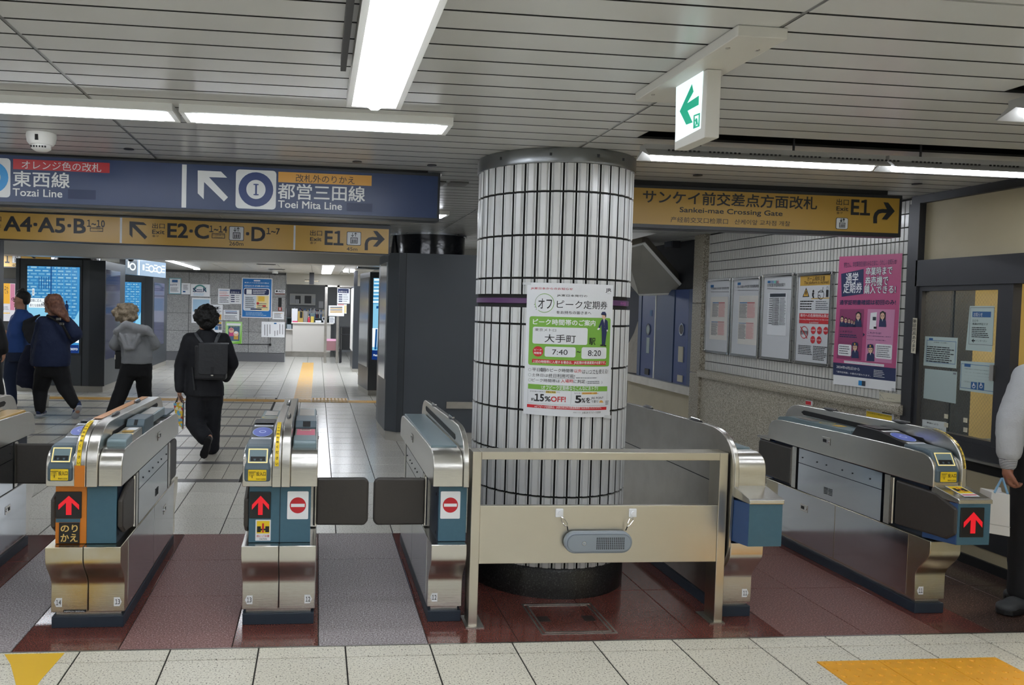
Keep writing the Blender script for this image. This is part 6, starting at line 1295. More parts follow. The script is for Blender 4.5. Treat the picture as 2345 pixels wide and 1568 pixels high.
def gate(label, xl, xr, spine, left, right, nums, front=None, flaps=(), orange=False, group='ticket gates'):
    """xl..xr lower body; spine=(xa,xb); left/right: None,'insert','exit_pink','exit','plain'"""
    t = thing('ticket_gate', label, 'ticket gate', ((xl+xr)/2, 4.63, 0), group=group)
    bx('plinth', xl+.004, xr-.004, 3.945, 5.31, 0, .056, NAVYP, t, bevel=.003); bx('kick_strip', xl+.02, xr-.02, 3.965, 5.29, .054, .078, STEEL, t)
    split = [(xl, xr)] if xr-xl < .25 else [(xl, (xl+xr)/2-.0015), ((xl+xr)/2+.0015, xr)]
    for a, b in split: MB().profx(LOW, a, b, STAIN if (orange or xl > 3) else STEEL, smooth=True).build('lower_body', t, bevel=.003)
    if len(split) == 2: bx('centre_seam', (xl+xr)/2-.0015, (xl+xr)/2+.0015, 3.96, 5.3, .08, .42, SEAM, t)
    # side panels with seams on both flanks
    for xs, s in ((xl, -1), (xr, 1)):
        e = .0012
        xm0, xm1 = (xs-e, xs+.0005) if s < 0 else (xs-.0005, xs+e)
        bx('side_cover', xm0, xm1, 4.01, 4.625, .085, .418, POL, t); bx('side_cover', xm0, xm1, 4.632, 5.25, .085, .418, POL, t)
        hd = MB(); yy = 4.945; zz = .322; X = xs+s*.0025
        def plate(nm, y, z, par):
            x2 = sorted((xs+s*e, xs+s*(e+.002))); o = bx(nm, x2[0], x2[1], y-.04, y+.04, z-.024, z+.024, STEEL, par, .0015)
            x3 = sorted((xs+s*(e+.0015), xs+s*(e+.0026))); bx('finger_slot', x3[0], x3[1], y-.005, y+.03, z-.010, z+.010, VBLACK, o)
            x4 = sorted((xs+s*(e+.0015), xs+s*(e+.006))); MB().prism([(x4[0], y-.022+.010*math.cos(2*math.pi*i/12), z+.010*math.sin(2*math.pi*i/12)) for i in range(12)], (x4[1]-x4[0], 0, 0), CHROME).build('lock', o)
        plate('latch', 4.945, .322, t); plate('latch', 4.745, .806, t)
    # middle
    bx('core', xl+.035, xr-.035, 3.92, 5.36, .415, .715, mat('core_navy', '1c2739', .5), t)
    bx('middle_panel', xl+.002, xr-.002, 4.235, 5.03, .427, .608, POL, t); bx('middle_panel', xl+.002, xr-.002, 4.235, 5.03, .612, .708, POL, t)
    mb = MB()
    for xs, s in ((xl, -1), (xr, 1)):
        for k in range(6):
            y = 4.33+.125*k+(.03 if k % 2 else 0); x2 = sorted((xs-s*.001, xs+s*.0005)); mb.box(x2[0]-.0008, x2[1]+.0008, y, y+.006, .648, .656, VBLACK)
    mb.build('screw_hole', t)
    mb = MB()
    for xs, s in ((xl, -1), (xr, 1)):
        for k in range(5):
            for q in range(2): x2 = sorted((xs-s*.002, xs+s*.0008)); mb.box(x2[0], x2[1], 4.67+.045*q, 4.705+.045*q, .468+.009*k, .472+.009*k, VBLACK)
    mb.build('vent_slot', t)
    for xs, s in ((xl, -1), (xr, 1)):
        for y in (4.165, 5.055): a, b = sorted((xs+s*.0, xs-s*.034)); o = bx('hinge_bar', a, b, y, y+.045, .430, .708, STEEL, t); MB().tube([(xs-s*.008, y+(-.012 if y < 4.5 else .057), .44), (xs-s*.008, y+(-.012 if y < 4.5 else .057), .70)], .010, STEEL, 8).build('hinge_pin', o)
        for y, z in ((3.945, .655), (3.945, .46)): a, b = sorted((xs-s*.033, xs-s*.036)); MB().prism([(a, y+.008*math.cos(2*math.pi*i/10), z+.008*math.sin(2*math.pi*i/10)) for i in range(10)], (-.002*-s, 0, 0), VBLACK).build('side_socket', t)
    # hood and spine
    sa, sb = spine
    if left: MB().profx(HOOD, xl+.0, sa-.001, STEEL, smooth=True).build('hood', t, bevel=.004)
    if right: MB().profx(HOOD, sb+.001, xr+.0, STEEL, smooth=True).build('hood', t, bevel=.004)
    if sb-sa > .06:
        m_ = (sa+sb)/2; sp = MB().profx(SPINE, sa, m_-.001, STEEL, smooth=True).build('spine', t, bevel=.004); MB().profx(SPINE, m_+.001, sb, STEEL, smooth=True).build('spine', t, bevel=.004)
    else: sp = MB().profx(SPINE, sa, sb, STEEL, smooth=True).build('spine', t, bevel=.004)
    for xs, s in ((sa, -1), (sb, 1)):
        a, b = sorted((xs-s*.001, xs+s*.0015)); MB().prism([(a, 4.12, .903), (a, 4.10, .915), (a, 4.12, .932), (a, 5.22, .940), (a, 5.25, .925), (a, 5.22, .908)], (b-a, 0, 0), VBLACK).build('sensor_window', sp)
    for y in (4.30, 4.95):
        xc = (sa+sb)/2 + ((sb-sa)*.2 if y < 4.5 and sb-sa > .06 else -(sb-sa)*.1); o = MB().ell((xc, y, .992-(y-4.2)*.019), (.013, .085, .016), BLACK, 12, 8).build('lamp_bar', t); bx('lens', xc-.006, xc+.006, y-.06, y+.05, .998-(y-4.2)*.019, 1.008-(y-4.2)*.019, CHROME, o, .002)
    for side_, a, b in (('L', xl+.008, sa-.008), ('R', sb+.008, xr-.008)):
        k = left if side_ == 'L' else right
        if k == 'insert': insert_unit(t, a, b); reader(t, a+.004, b-.004); rear_unit(t, a+.006, b-.006)
        elif k in ('exit', 'exit_pink'): exit_side(t, a, b, k == 'exit_pink')
        elif k == 'plain': m = MB(); m.profx([(4.0, .87), (4.0, .893), (5.24, .884), (5.28, .86)], a, b, SLATEL); m.build('deck', t, bevel=.004)
        elif k == 'yellowdeck': m = MB(); m.profx([(4.0, .87), (4.0, .893), (5.24, .884), (5.28, .86)], a, b, SYEL); m.build('deck', t, bevel=.004)
    # warning strip on the spine
    if left == 'insert' or right == 'insert':
        xs0, xs1 = (sa+.012, sa+.030) if left == 'insert' else (sb-.030, sb-.012)
        if sb-sa < .06: xs0, xs1 = sa+.012, sb-.010
        pr = [p for p in SPINE if p[0] < 4.1 and p[1] > .80]; pr = [(3.8405, .815)]+pr
        mb = MB(); vs = []
        for i, (y, z) in enumerate(pr):
            d = Vector((0, pr[min(i+1, len(pr)-1)][0]-pr[max(i-1, 0)][0], pr[min(i+1, len(pr)-1)][1]-pr[max(i-1, 0)][1])).normalized(); n = Vector((0, -d.z, d.y))*.0045
            vs += [(xs0, y+n.y, z+n.z), (xs1, y+n.y, z+n.z)]
        mb.add(vs, [(2*i, 2*i+1, 2*i+3, 2*i+2) for i in range(len(pr)-1)], YEL); o = mb.build('warning_strip', t)
        txt = 'かけこみはおやめください'; L = []
        for i in range(len(pr)-1): L.append(math.dist(pr[i], pr[i+1]))
        tot = sum(L)
        for k, ch in enumerate(txt):
            f = (k+.5)/len(txt)*tot; f = tot-f; i = 0
            while f > L[i] and i < len(L)-1: f -= L[i]; i += 1
            c = Vector((0, pr[i][0], pr[i][1])).lerp(Vector((0, pr[i+1][0], pr[i+1][1])), f/L[i]); d = Vector((0, pr[i+1][0]-pr[i][0], pr[i+1][1]-pr[i][1])).normalized(); n = Vector((0, -d.z, d.y))
            CHARS.append((ch, (xs0+xs1)/2, c+n*.0058, d, .0075, o))
    # front panel
    if front == 'plate' and len(split) == 2: bx('panel_seam', (xl+xr)/2-.0012, (xl+xr)/2+.0012, 3.9035, 3.906, .425, .706, SEAM, t)
    if front == 'plate': bx('front_panel', xl+.03, xr-.03, 3.905, 3.93, .425, .706, TEAL, t, .002)
    pn = Panel('Y', 3.9495, parent=t, step=.001)
    for k, (txt, lft) in enumerate(nums): 
        x = (xl+.035 if lft else xr-.035) if len(nums) == 2 or True else 0
        number_sticker(pn, x, .125, txt, lft, t)
    for f in flaps: flap(t, *f[0:4], **(f[4] if len(f) > 4 else {}))
    return t
CHARS = []
# gate positions
A = (-1.250, -.903); B = (-.340, .020); G3 = (.588, .766); D = (2.147, 2.325); E_ = (3.262, 3.440)
# gate 14/13
t = gate('double ticket gate with orange stripe and transfer label, numbered 14 and 13', *A, (-1.118, -1.012), 'insert', 'exit', [('14', True), ('13', False)], None,
         [(A[0]+.004, 1, .24, 'open', dict(y=4.15)), (A[1]-.030, 1, .25, 'open', dict(y=4.15)), (A[1]-.028, 1, .25, 'open', dict(y=5.11, front=False))], True)
bx('front_panel', A[0]+.03, (A[0]+A[1])/2, 3.905, 3.93, .425, .706, ORANGE, t, .002, label='orange half of the front panel'); bx('front_panel', (A[0]+A[1])/2+.001, A[1]-.035, 3.905, 3.93, .425, .706, TEAL, t, .002)
x0, x1 = A[0]+.032, A[0]+.155
arrow_display(t, x0, x1-.004, 3.902, .548, .676); bx('teal_patch', x0, x1-.01, 3.9035, 3.905, .528, .546, TEAL, t)
o = bx('transfer_plate', x0+.017, x1-.012, 3.899, 3.905, .428, .526, BLACK, t); pn = Panel('Y', 3.8985, parent=o, step=.001); YT = mat('text_cream_yellow', 'dcb96a', .5)
for s_, a, b in (('のり', .484, .518), ('かえ', .437, .474)): TEXTS.append((pn, s_, x0+.026, a, x1-.020, b, YT, .002, .03, o, 'lettering', False))
mb = MB()
pr = [p for p in SPINE if p[0] < 4.2]
def over(pr, xa, xb, off, m, nm, par, z0=None):
    vs = []; pr2 = pr
    for i, (y, z) in enumerate(pr2):
        d = Vector((0, pr2[min(i+1, len(pr2)-1)][0]-pr2[max(i-1, 0)][0], pr2[min(i+1, len(pr2)-1)][1]-pr2[max(i-1, 0)][1])).normalized(); n = Vector((0, -d.z, d.y))*off
        vs += [(xa, y+n.y, z+n.z), (xb, y+n.y, z+n.z)]
    return MB().add(vs, [(2*i, 2*i+1, 2*i+3, 2*i+2) for i in range(len(pr2)-1)], m).build(nm, par)
over([(3.838, .714), (3.840, .80), (3.8405, .815)], -1.115, -1.068, .003, ORANGE, 'orange_stripe', t)
over([(4.12, .993), (4.6, .985), (5.25, .973)], -1.112, -1.068, .003, mat('orange_film', 'c98a4a', .35), 'orange_stripe', t)
o = bx('maker_plate', A[0]+.06, A[0]+.165, 3.944, 3.9495, .077, .088, VBLACK, t); pn = Panel('Y', 3.9435, parent=o, step=.001); TEXTS.append((pn, 'NIPPON SIGNAL', A[0]+.065, .0795, A[0]+.16, .0855, PAPER, .001, .01, o, 'lettering', False))
# gate 13/12
t = gate('double ticket gate with red up arrow and no entry plate, numbered 13 and 12', *B, (-.198, -.112), 'insert', 'exit_pink', [('13', True), ('12', False)], 'plate',
         [(B[0]+.004, 1, .24, 'open', dict(y=4.15)), (B[1]-.004, 1, .275, 'closed', dict(y=4.15))])
arrow_display(t, B[0]+.032, B[0]+.135, 3.903, .545, .676); no_entry(t, B[0]+.215, B[0]+.318, 3.905, .540, .678)
pn = Panel('Y', 3.905, parent=t, step=.001); x0 = B[0]+.063; x1 = x0+.074
pn.rrect(x0, .434, x1, .538, PAPER, 2, 'caution_label', .002); pn.rrect(x0+.006, .470, x1-.006, .532, YEL, 3, 'caution_picture')
for a, b in ((x0+.008, x0+.026), (x1-.026, x1-.008)): pn.rrect(a, .477, b, .506, INK, 4, 'caution_picture')
pn.rrect(x0+.026, .486, x1-.026, .494, INK, 4, 'caution_picture'); pn.rrect((x0+x1)/2-.005, .488, (x0+x1)/2+.004, .521, REDP, 5, 'caution_picture'); pn.rrect((x0+x1)/2-.005, .476, (x0+x1)/2+.004, .484, REDP, 5, 'caution_picture')
TEXTS.append((pn, '扉にご注意', x0+.006, .452, x1-.006, .464, SRED, .004, .01, t, 'lettering', False)); TEXTS.append((pn, 'CAUTION', x0+.020, .439, x1-.018, .447, INK, .004, .01, t, 'lettering', False))
# gate 12 (single)
t = gate('narrow single ticket gate numbered 12 beside the barrier post', *G3, (.738, .766), 'plain', None, [('12', True)], None, [(G3[0]+.004, -1, .275, 'closed', dict(y=4.15))])
bx('front_panel', G3[0]+.04, G3[1]+.003, 3.905, 3.93, .425, .706, TEAL, t, .002); no_entry(t, G3[0]+.048, G3[0]+.148, 3.905, .540, .678)
t2 = None
# gate 11 left (behind the barrier)
t = gate('single ticket gate with blue box nose and high steel back plate, right of the barrier', *D, (2.147, 2.172), None, 'plain', [('11', False)], None, [(D[1]-.02, 1, .42, 'open', dict(y=4.13)), (D[1]-.02, 1, .42, 'open', dict(y=5.11, front=False))])
SPD = MB(); SPD.prism([(2.136, y, z) for y, z in [(3.95, .08), (3.95, .2), (3.852, .40), (3.838, .712)]+SPINE[1:]+[(5.40, .42), (5.303, .2), (5.303, .08)]], (.0105, 0, 0), STEELD); o = SPD.build('back_plate', t)
bx('back_plate_seam', 2.1345, 2.1365, 4.0, 5.35, .700, .704, SEAM, o)
def nose(t, xa, xb, arrow):
    """box nose projecting toward the viewer with a sloped steel lid"""
    o = MB(); o.prism([(xa, 3.70, .45), (xb+.01, 3.70, .45), (xb+.01, 3.93, .425), (xa, 3.93, .425)], (0, 0, .215), BLUEM); nb = o.build('nose_box', t, bevel=.003)
    bx('nose_face', xa+.001, xb+.009, 3.696, 3.701, .452, .663, TEAL, nb)
    lid = MB(); lid.prism([(xa-.004, 3.688, .664), (xa-.004, 3.688, .684), (xa-.004, 3.70, .690), (xa-.004, 3.862, .722), (xa-.004, 3.875, .70), (xa-.004, 3.875, .664)], (xb-xa+.018, 0, 0), STEEL); l_ = lid.build('nose_lid', t, bevel=.004)
    if arrow:
        arrow_display(nb, xa+.012, xb-.028, 3.694, .492, .645)
        def q(x, f, off=.002): p = Vector((0, 3.70, .690)).lerp(Vector((0, 3.862, .722)), f); return (x, p.y-.0*off, p.z+off)
        for x0_, x1_, f0, f1, m_, of in ((xa+.05, xb-.03, .12, .92, PAPER, .002), (xa+.055, xb-.035, .34, .88, YEL, .0028), (xa+.062, xa+.082, .48, .72, INK, .0036), (xb-.062, xb-.042, .48, .72, INK, .0036), (xa+.094, xa+.10, .42, .8, REDP, .004), (xa+.08, xb-.06, .56, .64, INK, .0036), (xa+.056, xb-.036, .20, .26, REDP, .0028)):
            MB().add([q(x0_, f0, of), q(x1_, f0, of), q(x1_, f1, of), q(x0_, f1, of)], [(0, 1, 2, 3)], m_).build('caution_label', l_)
nose(t, 2.150, 2.315, False)
# gate 11 right
t = gate('large single ticket gate at the right with blue touch disc and red arrow nose', *E_, (3.412, 3.440), 'insert', None, [('11', True)], None, [(E_[0]+.004, 1, .43, 'open', dict(y=4.13)), (E_[0]+.004, 1, .42, 'open', dict(y=5.11, front=False))])
nose(t, 3.275, 3.445, True)
bx('rear_lid', 3.27, 3.44, 5.395, 5.56, .695, .712, STEEL, t, .003); bx('rear_box', 3.285, 3.44, 5.36, 5.54, .43, .695, BLUEM, t)
# gate at the left edge (seen from its passage side)
t = gate('ticket gate cut off by the left edge with a dark flap across the passage', -2.167, -1.822, (-2.035, -1.95), 'insert', 'yellowdeck', [('14', False)], 'plate', [(-1.826, 1, .30, 'closed', dict(y=5.10))])
def flush_chars():
    tmp = []
    for c in CHARS:
        cu = bpy.data.curves.new('t', 'FONT'); cu.body = c[0]; cu.resolution_u = 2; cu.size = 1; cu.offset = .02; o = bpy.data.objects.new('t', cu); C.objects.link(o); tmp.append(o)
    bpy.context.view_layer.update(); dg = bpy.context.evaluated_depsgraph_get(); by = {}
    for c, o in zip(CHARS, tmp):
        ch, x, p, d, s, par = c
        me = bpy.data.meshes.new_from_object(o.evaluated_get(dg)); mb = by.setdefault(par, MB())
        mb.add([Vector((x, p.y, p.z))+Vector((1, 0, 0))*(v.co.x-.5)*s*2+d*(v.co.y-.38)*s*2 for v in me.vertices], [tuple(f.vertices) for f in me.polygons], INK)
    for par, mb in by.items(): mb.build('lettering', par, recalc=False)
    for o in tmp: cu = o.data; bpy.data.objects.remove(o); bpy.data.curves.remove(cu)
# ================================================================== BARRIER AND SPEAKER BOX
t = thing('barrier', 'brushed steel barrier frame standing in front of the tiled column', 'barrier', (1.45, 3.92, 0))
BST = mat('barrier_steel', 'cdc8bb', .30, 1, bump=((5, 5, 900), .05), cloud=(1.2, 'bdb6a6', .4))
YB0, YB1 = 3.872, 3.98
bx('post', .787, .833, YB0, YB1, 0, .885, BST, t, .003); bx('post', 2.082, 2.128, YB0, YB1, 0, .885, BST, t, .003)
bx('top_rail', .833, 2.082, YB0, YB1, .845, .885, BST, t, .003)
bx('panel', .833, 2.082, YB0+.004, YB0+.03, .318, .612, BST, t, .002)
bx('foot_plate', .772, .865, YB0-.02, YB1+.03, 0, .006, STEELD, t); bx('foot_plate', 2.05, 2.132, YB0-.02, YB1+.03, 0, .006, STEELD, t)
t = thing('speaker_box', 'grey rounded speaker box with a button hanging on two clips from the barrier panel', 'speaker', (1.43, 3.85, .4))
SG = mat('speaker_grey', '8b949c', .45); SG2 = mat('speaker_grey_dark', '727b84', .5)
p, q = PY(1293, 1217, 3.845), PY(1446, 1265, 3.845)
def stadium(x0, x1, z0, z1, y, m, name, th, par, bev=0):
    r = (z1-z0)/2; pts = []
    for cx, a in ((x1-r, -90), (x0+r, 90)): pts += [(cx+r*math.cos(math.radians(a+k*15)), y, z0+r+r*math.sin(math.radians(a+k*15))) for k in range(13)]
    return MB().prism(pts, (0, th, 0), m).build(name, par, bevel=bev)
body = stadium(p.x, q.x, q.z, p.z, 3.832, SG, 'body', .038, t, .008)
stadium(p.x+.010, q.x-.010, q.z+.010, p.z-.010, 3.829, SG2, 'inner_rim', .006, body); stadium(p.x+.013, q.x-.013, q.z+.013, p.z-.013, 3.827, SG, 'face', .006, body)
cz = (p.z+q.z)/2; bxn = PY(1337, 1242, 3.83).x
for r, y, m in ((.012, 3.8255, SG2), (.0095, 3.824, CHROME), (.007, 3.8225, SG)): MB().prism([(bxn+r*math.cos(2*math.pi*i/16), y, cz+r*math.sin(2*math.pi*i/16)) for i in range(16)], (0, .004, 0), m).build('button', body)
mb = MB(); gx0, gx1 = PY(1367, 1242, 3.83).x, PY(1428, 1242, 3.83).x
for i in range(15):
    for j in range(7): x = gx0+(gx1-gx0)*i/14; z = cz-.028+.056*j/6*.95; mb.box(x-.0028, x+.0028, 3.8262, 3.828, z-.0028, z+.0028, VBLACK)
mb.build('grille_hole', body, kind='stuff')
for k, (hu, cu_) in enumerate(((1281, 1296), (1449, 1440))):
    h = PY(hu, 1174, YB0); tg = thing('wall_hook', 'white square adhesive hook above the %s end of the speaker box' % ('left', 'right')[k], 'hook', h, group='adhesive hooks on the barrier panel')
    bx('base_plate', h.x-.020, h.x+.020, YB0-.006, YB0+.004, h.z-.022, h.z+.022, WHITE, tg, .004)
    MB().lathe(h.x, h.z, [(.001, 0), (.011, 0), (.011, .01), (.001, .01)], WHITE, 14).build('knob', tg); kn = tg.children[-1]
    for v in kn.data.vertices: v.co = (v.co.x, YB0-.016+v.co.z, v.co.y)
    c0 = Vector((h.x+(.006 if k == 0 else -.004), YB0-.013, h.z-.018)); c1 = PY(cu_+3*(1-2*k), 1205, 3.85); tc = thing('carabiner', 'small metal snap clip hanging from the %s hook' % ('left', 'right')[k], 'clip', c0, group='snap clips of the speaker box')
    mid = c0.lerp(c1, .5); d = (c1-c0); sd = Vector((-d.z, 0, d.x)).normalized()*.009
    MB().tube([c0, c0.lerp(c1, .25)+sd, c0.lerp(c1, .75)+sd, c1, c0.lerp(c1, .75)-sd, c0.lerp(c1, .3)-sd, c0], .0022, CHROME, 6, cap=False).build('ring', tc)
    MB().tube([c1, c1+Vector((.006*(1-2*k), .006, -.022))], .003, BLACK, 6).build('cord', tc)
# ================================================================== PEOPLE
BLOBS = []
def blob(name, prims, m, parent, voxel=.014, smooth=4, label=None, noise=0):
    """one continuous surface grown around tapered limbs ('c',p0,p1,r0,r1), ellipsoids ('e',c,(rx,ry,rz)) and oval stacks ('t',[(p,rx,ry)..])"""
    mb = MB()
    for p in prims:
        if p[0] == 'c':
            a, b = Vector(p[1]), Vector(p[2]); n = 4; L = (b-a).length
            mb.tube([a.lerp(b, i/n) for i in range(n+1)], [p[3]+(p[4]-p[3])*i/n for i in range(n+1)], m, 12)
            mb.ell(a, (p[3],)*3, m, 12, 8); mb.ell(b, (p[4],)*3, m, 12, 8)
        elif p[0] == 'e': mb.ell(p[1], p[2], m, 16, 12, p[3] if len(p) > 3 else None)
        elif p[0] == 't':
            st = p[1]; yaw = p[2] if len(p) > 2 else 0; n = 16; vs = []
            for c, rx, ry in st:
                for i in range(n):
                    a = 2*math.pi*i/n; x, y = rx*math.cos(a), ry*math.sin(a)
                    vs.append((c[0]+x*math.cos(yaw)-y*math.sin(yaw), c[1]+x*math.sin(yaw)+y*math.cos(yaw), c[2]))
            fs = [(j*n+i, j*n+(i+1) % n, (j+1)*n+(i+1) % n, (j+1)*n+i) for j in range(len(st)-1) for i in range(n)]+[tuple(range(n)), tuple(range((len(st)-1)*n, len(st)*n))]
            mb.add(vs, fs, m, True)
    o = mb.build(name, recalc=True)
    r = o.modifiers.new('r', 'REMESH'); r.mode = 'VOXEL'; r.voxel_size = voxel; r.use_smooth_shade = True
    s = o.modifiers.new('s', 'SMOOTH'); s.factor = .5; s.iterations = smooth
    if noise:
        tx = bpy.data.textures.get('folds') or bpy.data.textures.new('folds', 'CLOUDS'); tx.noise_scale = .09
        d = o.modifiers.new('d', 'DISPLACE'); d.texture = tx; d.strength = noise; d.mid_level = .5; d.texture_coords = 'GLOBAL'
    BLOBS.append((o, parent, label)); return o
def flush_blobs():
    bpy.context.view_layer.update(); dg = bpy.context.evaluated_depsgraph_get()
    new = [bpy.data.meshes.new_from_object(o.evaluated_get(dg)) for o, _, _ in BLOBS]
    for (o, par, lab), me in zip(BLOBS, new):
        o.modifiers.clear(); old = o.data; o.data = me; bpy.data.meshes.remove(old)
        for p_ in me.polygons: p_.use_smooth = True
        o.parent = par; o.matrix_parent_inverse = Matrix.Translation(-world_loc(par))
        if lab: o['label'] = lab
SKIN = mat('skin', 'b98a70', .55); SKIN2 = mat('skin_tan', '8a5a45', .55)
def head(c, f, k=1.0):
    """prims for skull, jaw, nose, ears; f = facing (unit, horizontal)"""
    c = Vector(c); f = Vector(f).normalized(); r = Vector((f.y, -f.x, 0)); u = Vector((0, 0, 1))
    R = Matrix((r, f, u)).transposed()
    P = [('e', c+u*.02*k-f*.008*k, (.074*k, .092*k, .098*k), R), ('e', c+f*.03*k-u*.045*k, (.052*k, .055*k, .062*k), R),
         ('c', c+f*.085*k+u*.012*k, c+f*.105*k-u*.02*k, .009*k, .014*k), ('e', c+f*.078*k-u*.088*k, (.026*k, .022*k, .02*k), R), ('e', c+f*.085*k-u*.055*k, (.024*k, .012*k, .010*k), R)]
    for s in (1, -1): P.append(('e', c+r*s*.076*k-u*.008*k-f*.005*k, (.010*k, .022*k, .032*k), R))
    return P
def face_bits(t, c, f, k=1.0, glasses=False):
    c = Vector(c); f = Vector(f).normalized(); r = Vector((f.y, -f.x, 0)); u = Vector((0, 0, 1))
    for s in (1, -1):
        MB().ell(c+f*.086*k+r*s*.030*k+u*.012*k, (.011*k, .010*k, .007*k), INK, 8, 6).build('eye', t)
        MB().tube([c+f*.088*k+r*s*.045*k+u*.03*k, c+f*.094*k+r*s*.016*k+u*.032*k], .004*k, INK, 6).build('eyebrow', t)
    MB().tube([c+f*.096*k-r*.02*k-u*.056*k, c+f*.099*k-u*.058*k, c+f*.096*k+r*.02*k-u*.056*k], .0035*k, mat('lips', '8d4f48', .5), 6).build('mouth', t)
    if glasses:
        mb = MB()
        for s in (1, -1):
            q = c+f*.104*k+r*s*.032*k+u*.010*k; n = 14
            mb.tube([q+r*.024*k*math.cos(2*math.pi*i/n)+u*.018*k*math.sin(2*math.pi*i/n) for i in range(n+1)], .0025*k, INK, 5, cap=False)
            mb.tube([q+r*s*.024*k, q+r*s*.024*k-f*.095*k+r*s*.012*k], .0025*k, INK, 5)
        mb.tube([c+f*.108*k-r*.01*k+u*.012*k, c+f*.108*k+r*.01*k+u*.012*k], .0022*k, INK, 5); mb.build('glasses', t)
def hand(wr, d, side, k=1.0, curl=.6, palm_n=None):
    """prims of a hand: wrist point, direction of the fingers, side vector towards the thumb"""
    wr = Vector(wr); d = Vector(d).normalized(); th = Vector(side); th = (th-d*th.dot(d)).normalized(); nrm = d.cross(th)
    if palm_n is not None and nrm.dot(Vector(palm_n)) < 0: nrm = -nrm
    P = [('c', wr, wr+d*.03*k, .022*k, .026*k)]
    for i in range(4):
        b = wr+d*.075*k+th*(.027-.018*i)*k; P.append(('c', wr+d*.02*k+th*(.016-.011*i)*k, b, .014*k, .011*k))
        L = (.072, .080, .074, .058)[i]*k; a1, a2 = curl, curl*2.0
        j1 = b+(d*math.cos(a1)+nrm*math.sin(a1))*L*.45; j2 = j1+(d*math.cos(a2)+nrm*math.sin(a2))*L*.33; j3 = j2+(d*math.cos(a2*1.4)+nrm*math.sin(a2*1.4))*L*.24
        P += [('c', b, j1, .0095*k, .0088*k), ('c', j1, j2, .0088*k, .008*k), ('c', j2, j3, .008*k, .0068*k)]
    t0 = wr+d*.018*k+th*.018*k; t1 = t0+(d*.6+th*.7+nrm*.2).normalized()*.036*k; t2 = t1+(d*.85+th*.15+nrm*.5).normalized()*.030*k; t3 = t2+(d*.8+nrm*.6).normalized()*.022*k
    P += [('c', t0, t1, .013*k, .0115*k), ('c', t1, t2, .011*k, .0095*k), ('c', t2, t3, .0095*k, .0075*k)]
    return P
def J(u, v, Y): return PY(u, v, Y)
def V(*a): return Vector(a)
def shoe(t, heel, toe, up=(0, 0, 1), m=BLACK, sole=VBLACK, k=1.0, label=None):
    """shoe along heel->toe with the sole opposite to 'up'"""
    heel, toe, up = Vector(heel), Vector(toe), Vector(up); d = (toe-heel).normalized(); up = (up-d*up.dot(d)).normalized(); s = d.cross(up); L = (toe-heel).length
    R = Matrix((s, d, up)).transposed()
    o = blob('shoe', [('e', heel+d*L*.2+up*.042*k, (.036*k, L*.24, .042*k), R), ('e', heel+d*L*.55+up*.034*k, (.043*k, L*.34, .034*k), R), ('e', heel+d*L*.80+up*.028*k, (.044*k, L*.21, .028*k), R), ('c', heel+d*L*.18+up*.05*k, heel+d*L*.16+up*.085*k, .034*k, .034*k)], m, t, .008, 3, label)
    pts = []
    for f, w_ in ((0, .020), (.05, .030), (.2, .034), (.45, .031), (.7, .044), (.88, .040), (.98, .018)): pts.append((f, w_*k))
    poly = [heel+d*L*f+s*w_-up*.006 for f, w_ in pts]+[heel+d*L*f-s*w_-up*.006 for f, w_ in reversed(pts)]
    mb = MB(); mb.prism([tuple(p) for p in poly], tuple(up*.026*k), sole); mb.build('sole', t, bevel=.004)
# ---------- person 1: dark suit, backpack
Y1 = 8.35
t = thing('person', 'person in a dark suit with curly black hair and black backpack walking away', 'person', (-1.1, Y1, 0))
hc = J(470, 733, Y1-.02); f1 = V(-.55, .83, 0).normalized()
SUIT = mat('suit_dark_navy', '14161d', .75, bump=((30, 30, 30), .15)); SUITT = mat('suit_trousers', '12141b', .8, bump=((30, 30, 30), .15)); HAIRB = mat('hair_black', '0d0c0d', .55, bump=((60, 60, 60), .8))
sL, sR = J(433, 778, Y1), J(511, 778, Y1+.02); eL, wL = J(413, 836, Y1+.02), J(411, 897, Y1-.04); eR, wR = J(532, 832, Y1+.10), J(517, 866, Y1+.30)
hipL, hipR = J(450, 890, Y1), J(487, 890, Y1+.02); kL, aL = J(445, 968, Y1-.02), J(468, 1006, Y1+.02-.22); kR, aR = J(484, 962, Y1+.10), J(485, 1024, Y1+.12)
heelL, toeL = J(478, 1003, Y1-.30), J(464, 1050, Y1-.24)
cs = (sL+sR)/2
BODY = [('c', J(470, 760, Y1), hc-V(0, 0, .05), .052, .05), ('t', [(J(470, 905, Y1), .14, .10), (J(469, 860, Y1), .14, .10), (J(469, 800, Y1), .165, .10), (J(470, 770, Y1), .12, .08)]), ('c', sL, eL, .045, .038), ('c', eL, wL, .036, .026), ('c', sR, eR, .045, .038), ('c', eR, wR, .036, .026),
        ('c', hipL, kL, .075, .05), ('c', kL, aL, .048, .035), ('c', hipR, kR, .075, .05), ('c', kR, aR, .048, .035), ('c', aL, heelL+V(0, .06, .0), .032, .03), ('c', aR, aR+V(0, .1, -.03), .035, .03)]+head(hc, f1, .98)+hand(wL+V(0, 0, -.0), V(0.05, -.05, -1), V(0, 1, 0), .95, .5, V(1, 0, 0))
blob('body', BODY, SKIN, t, .010, 3)
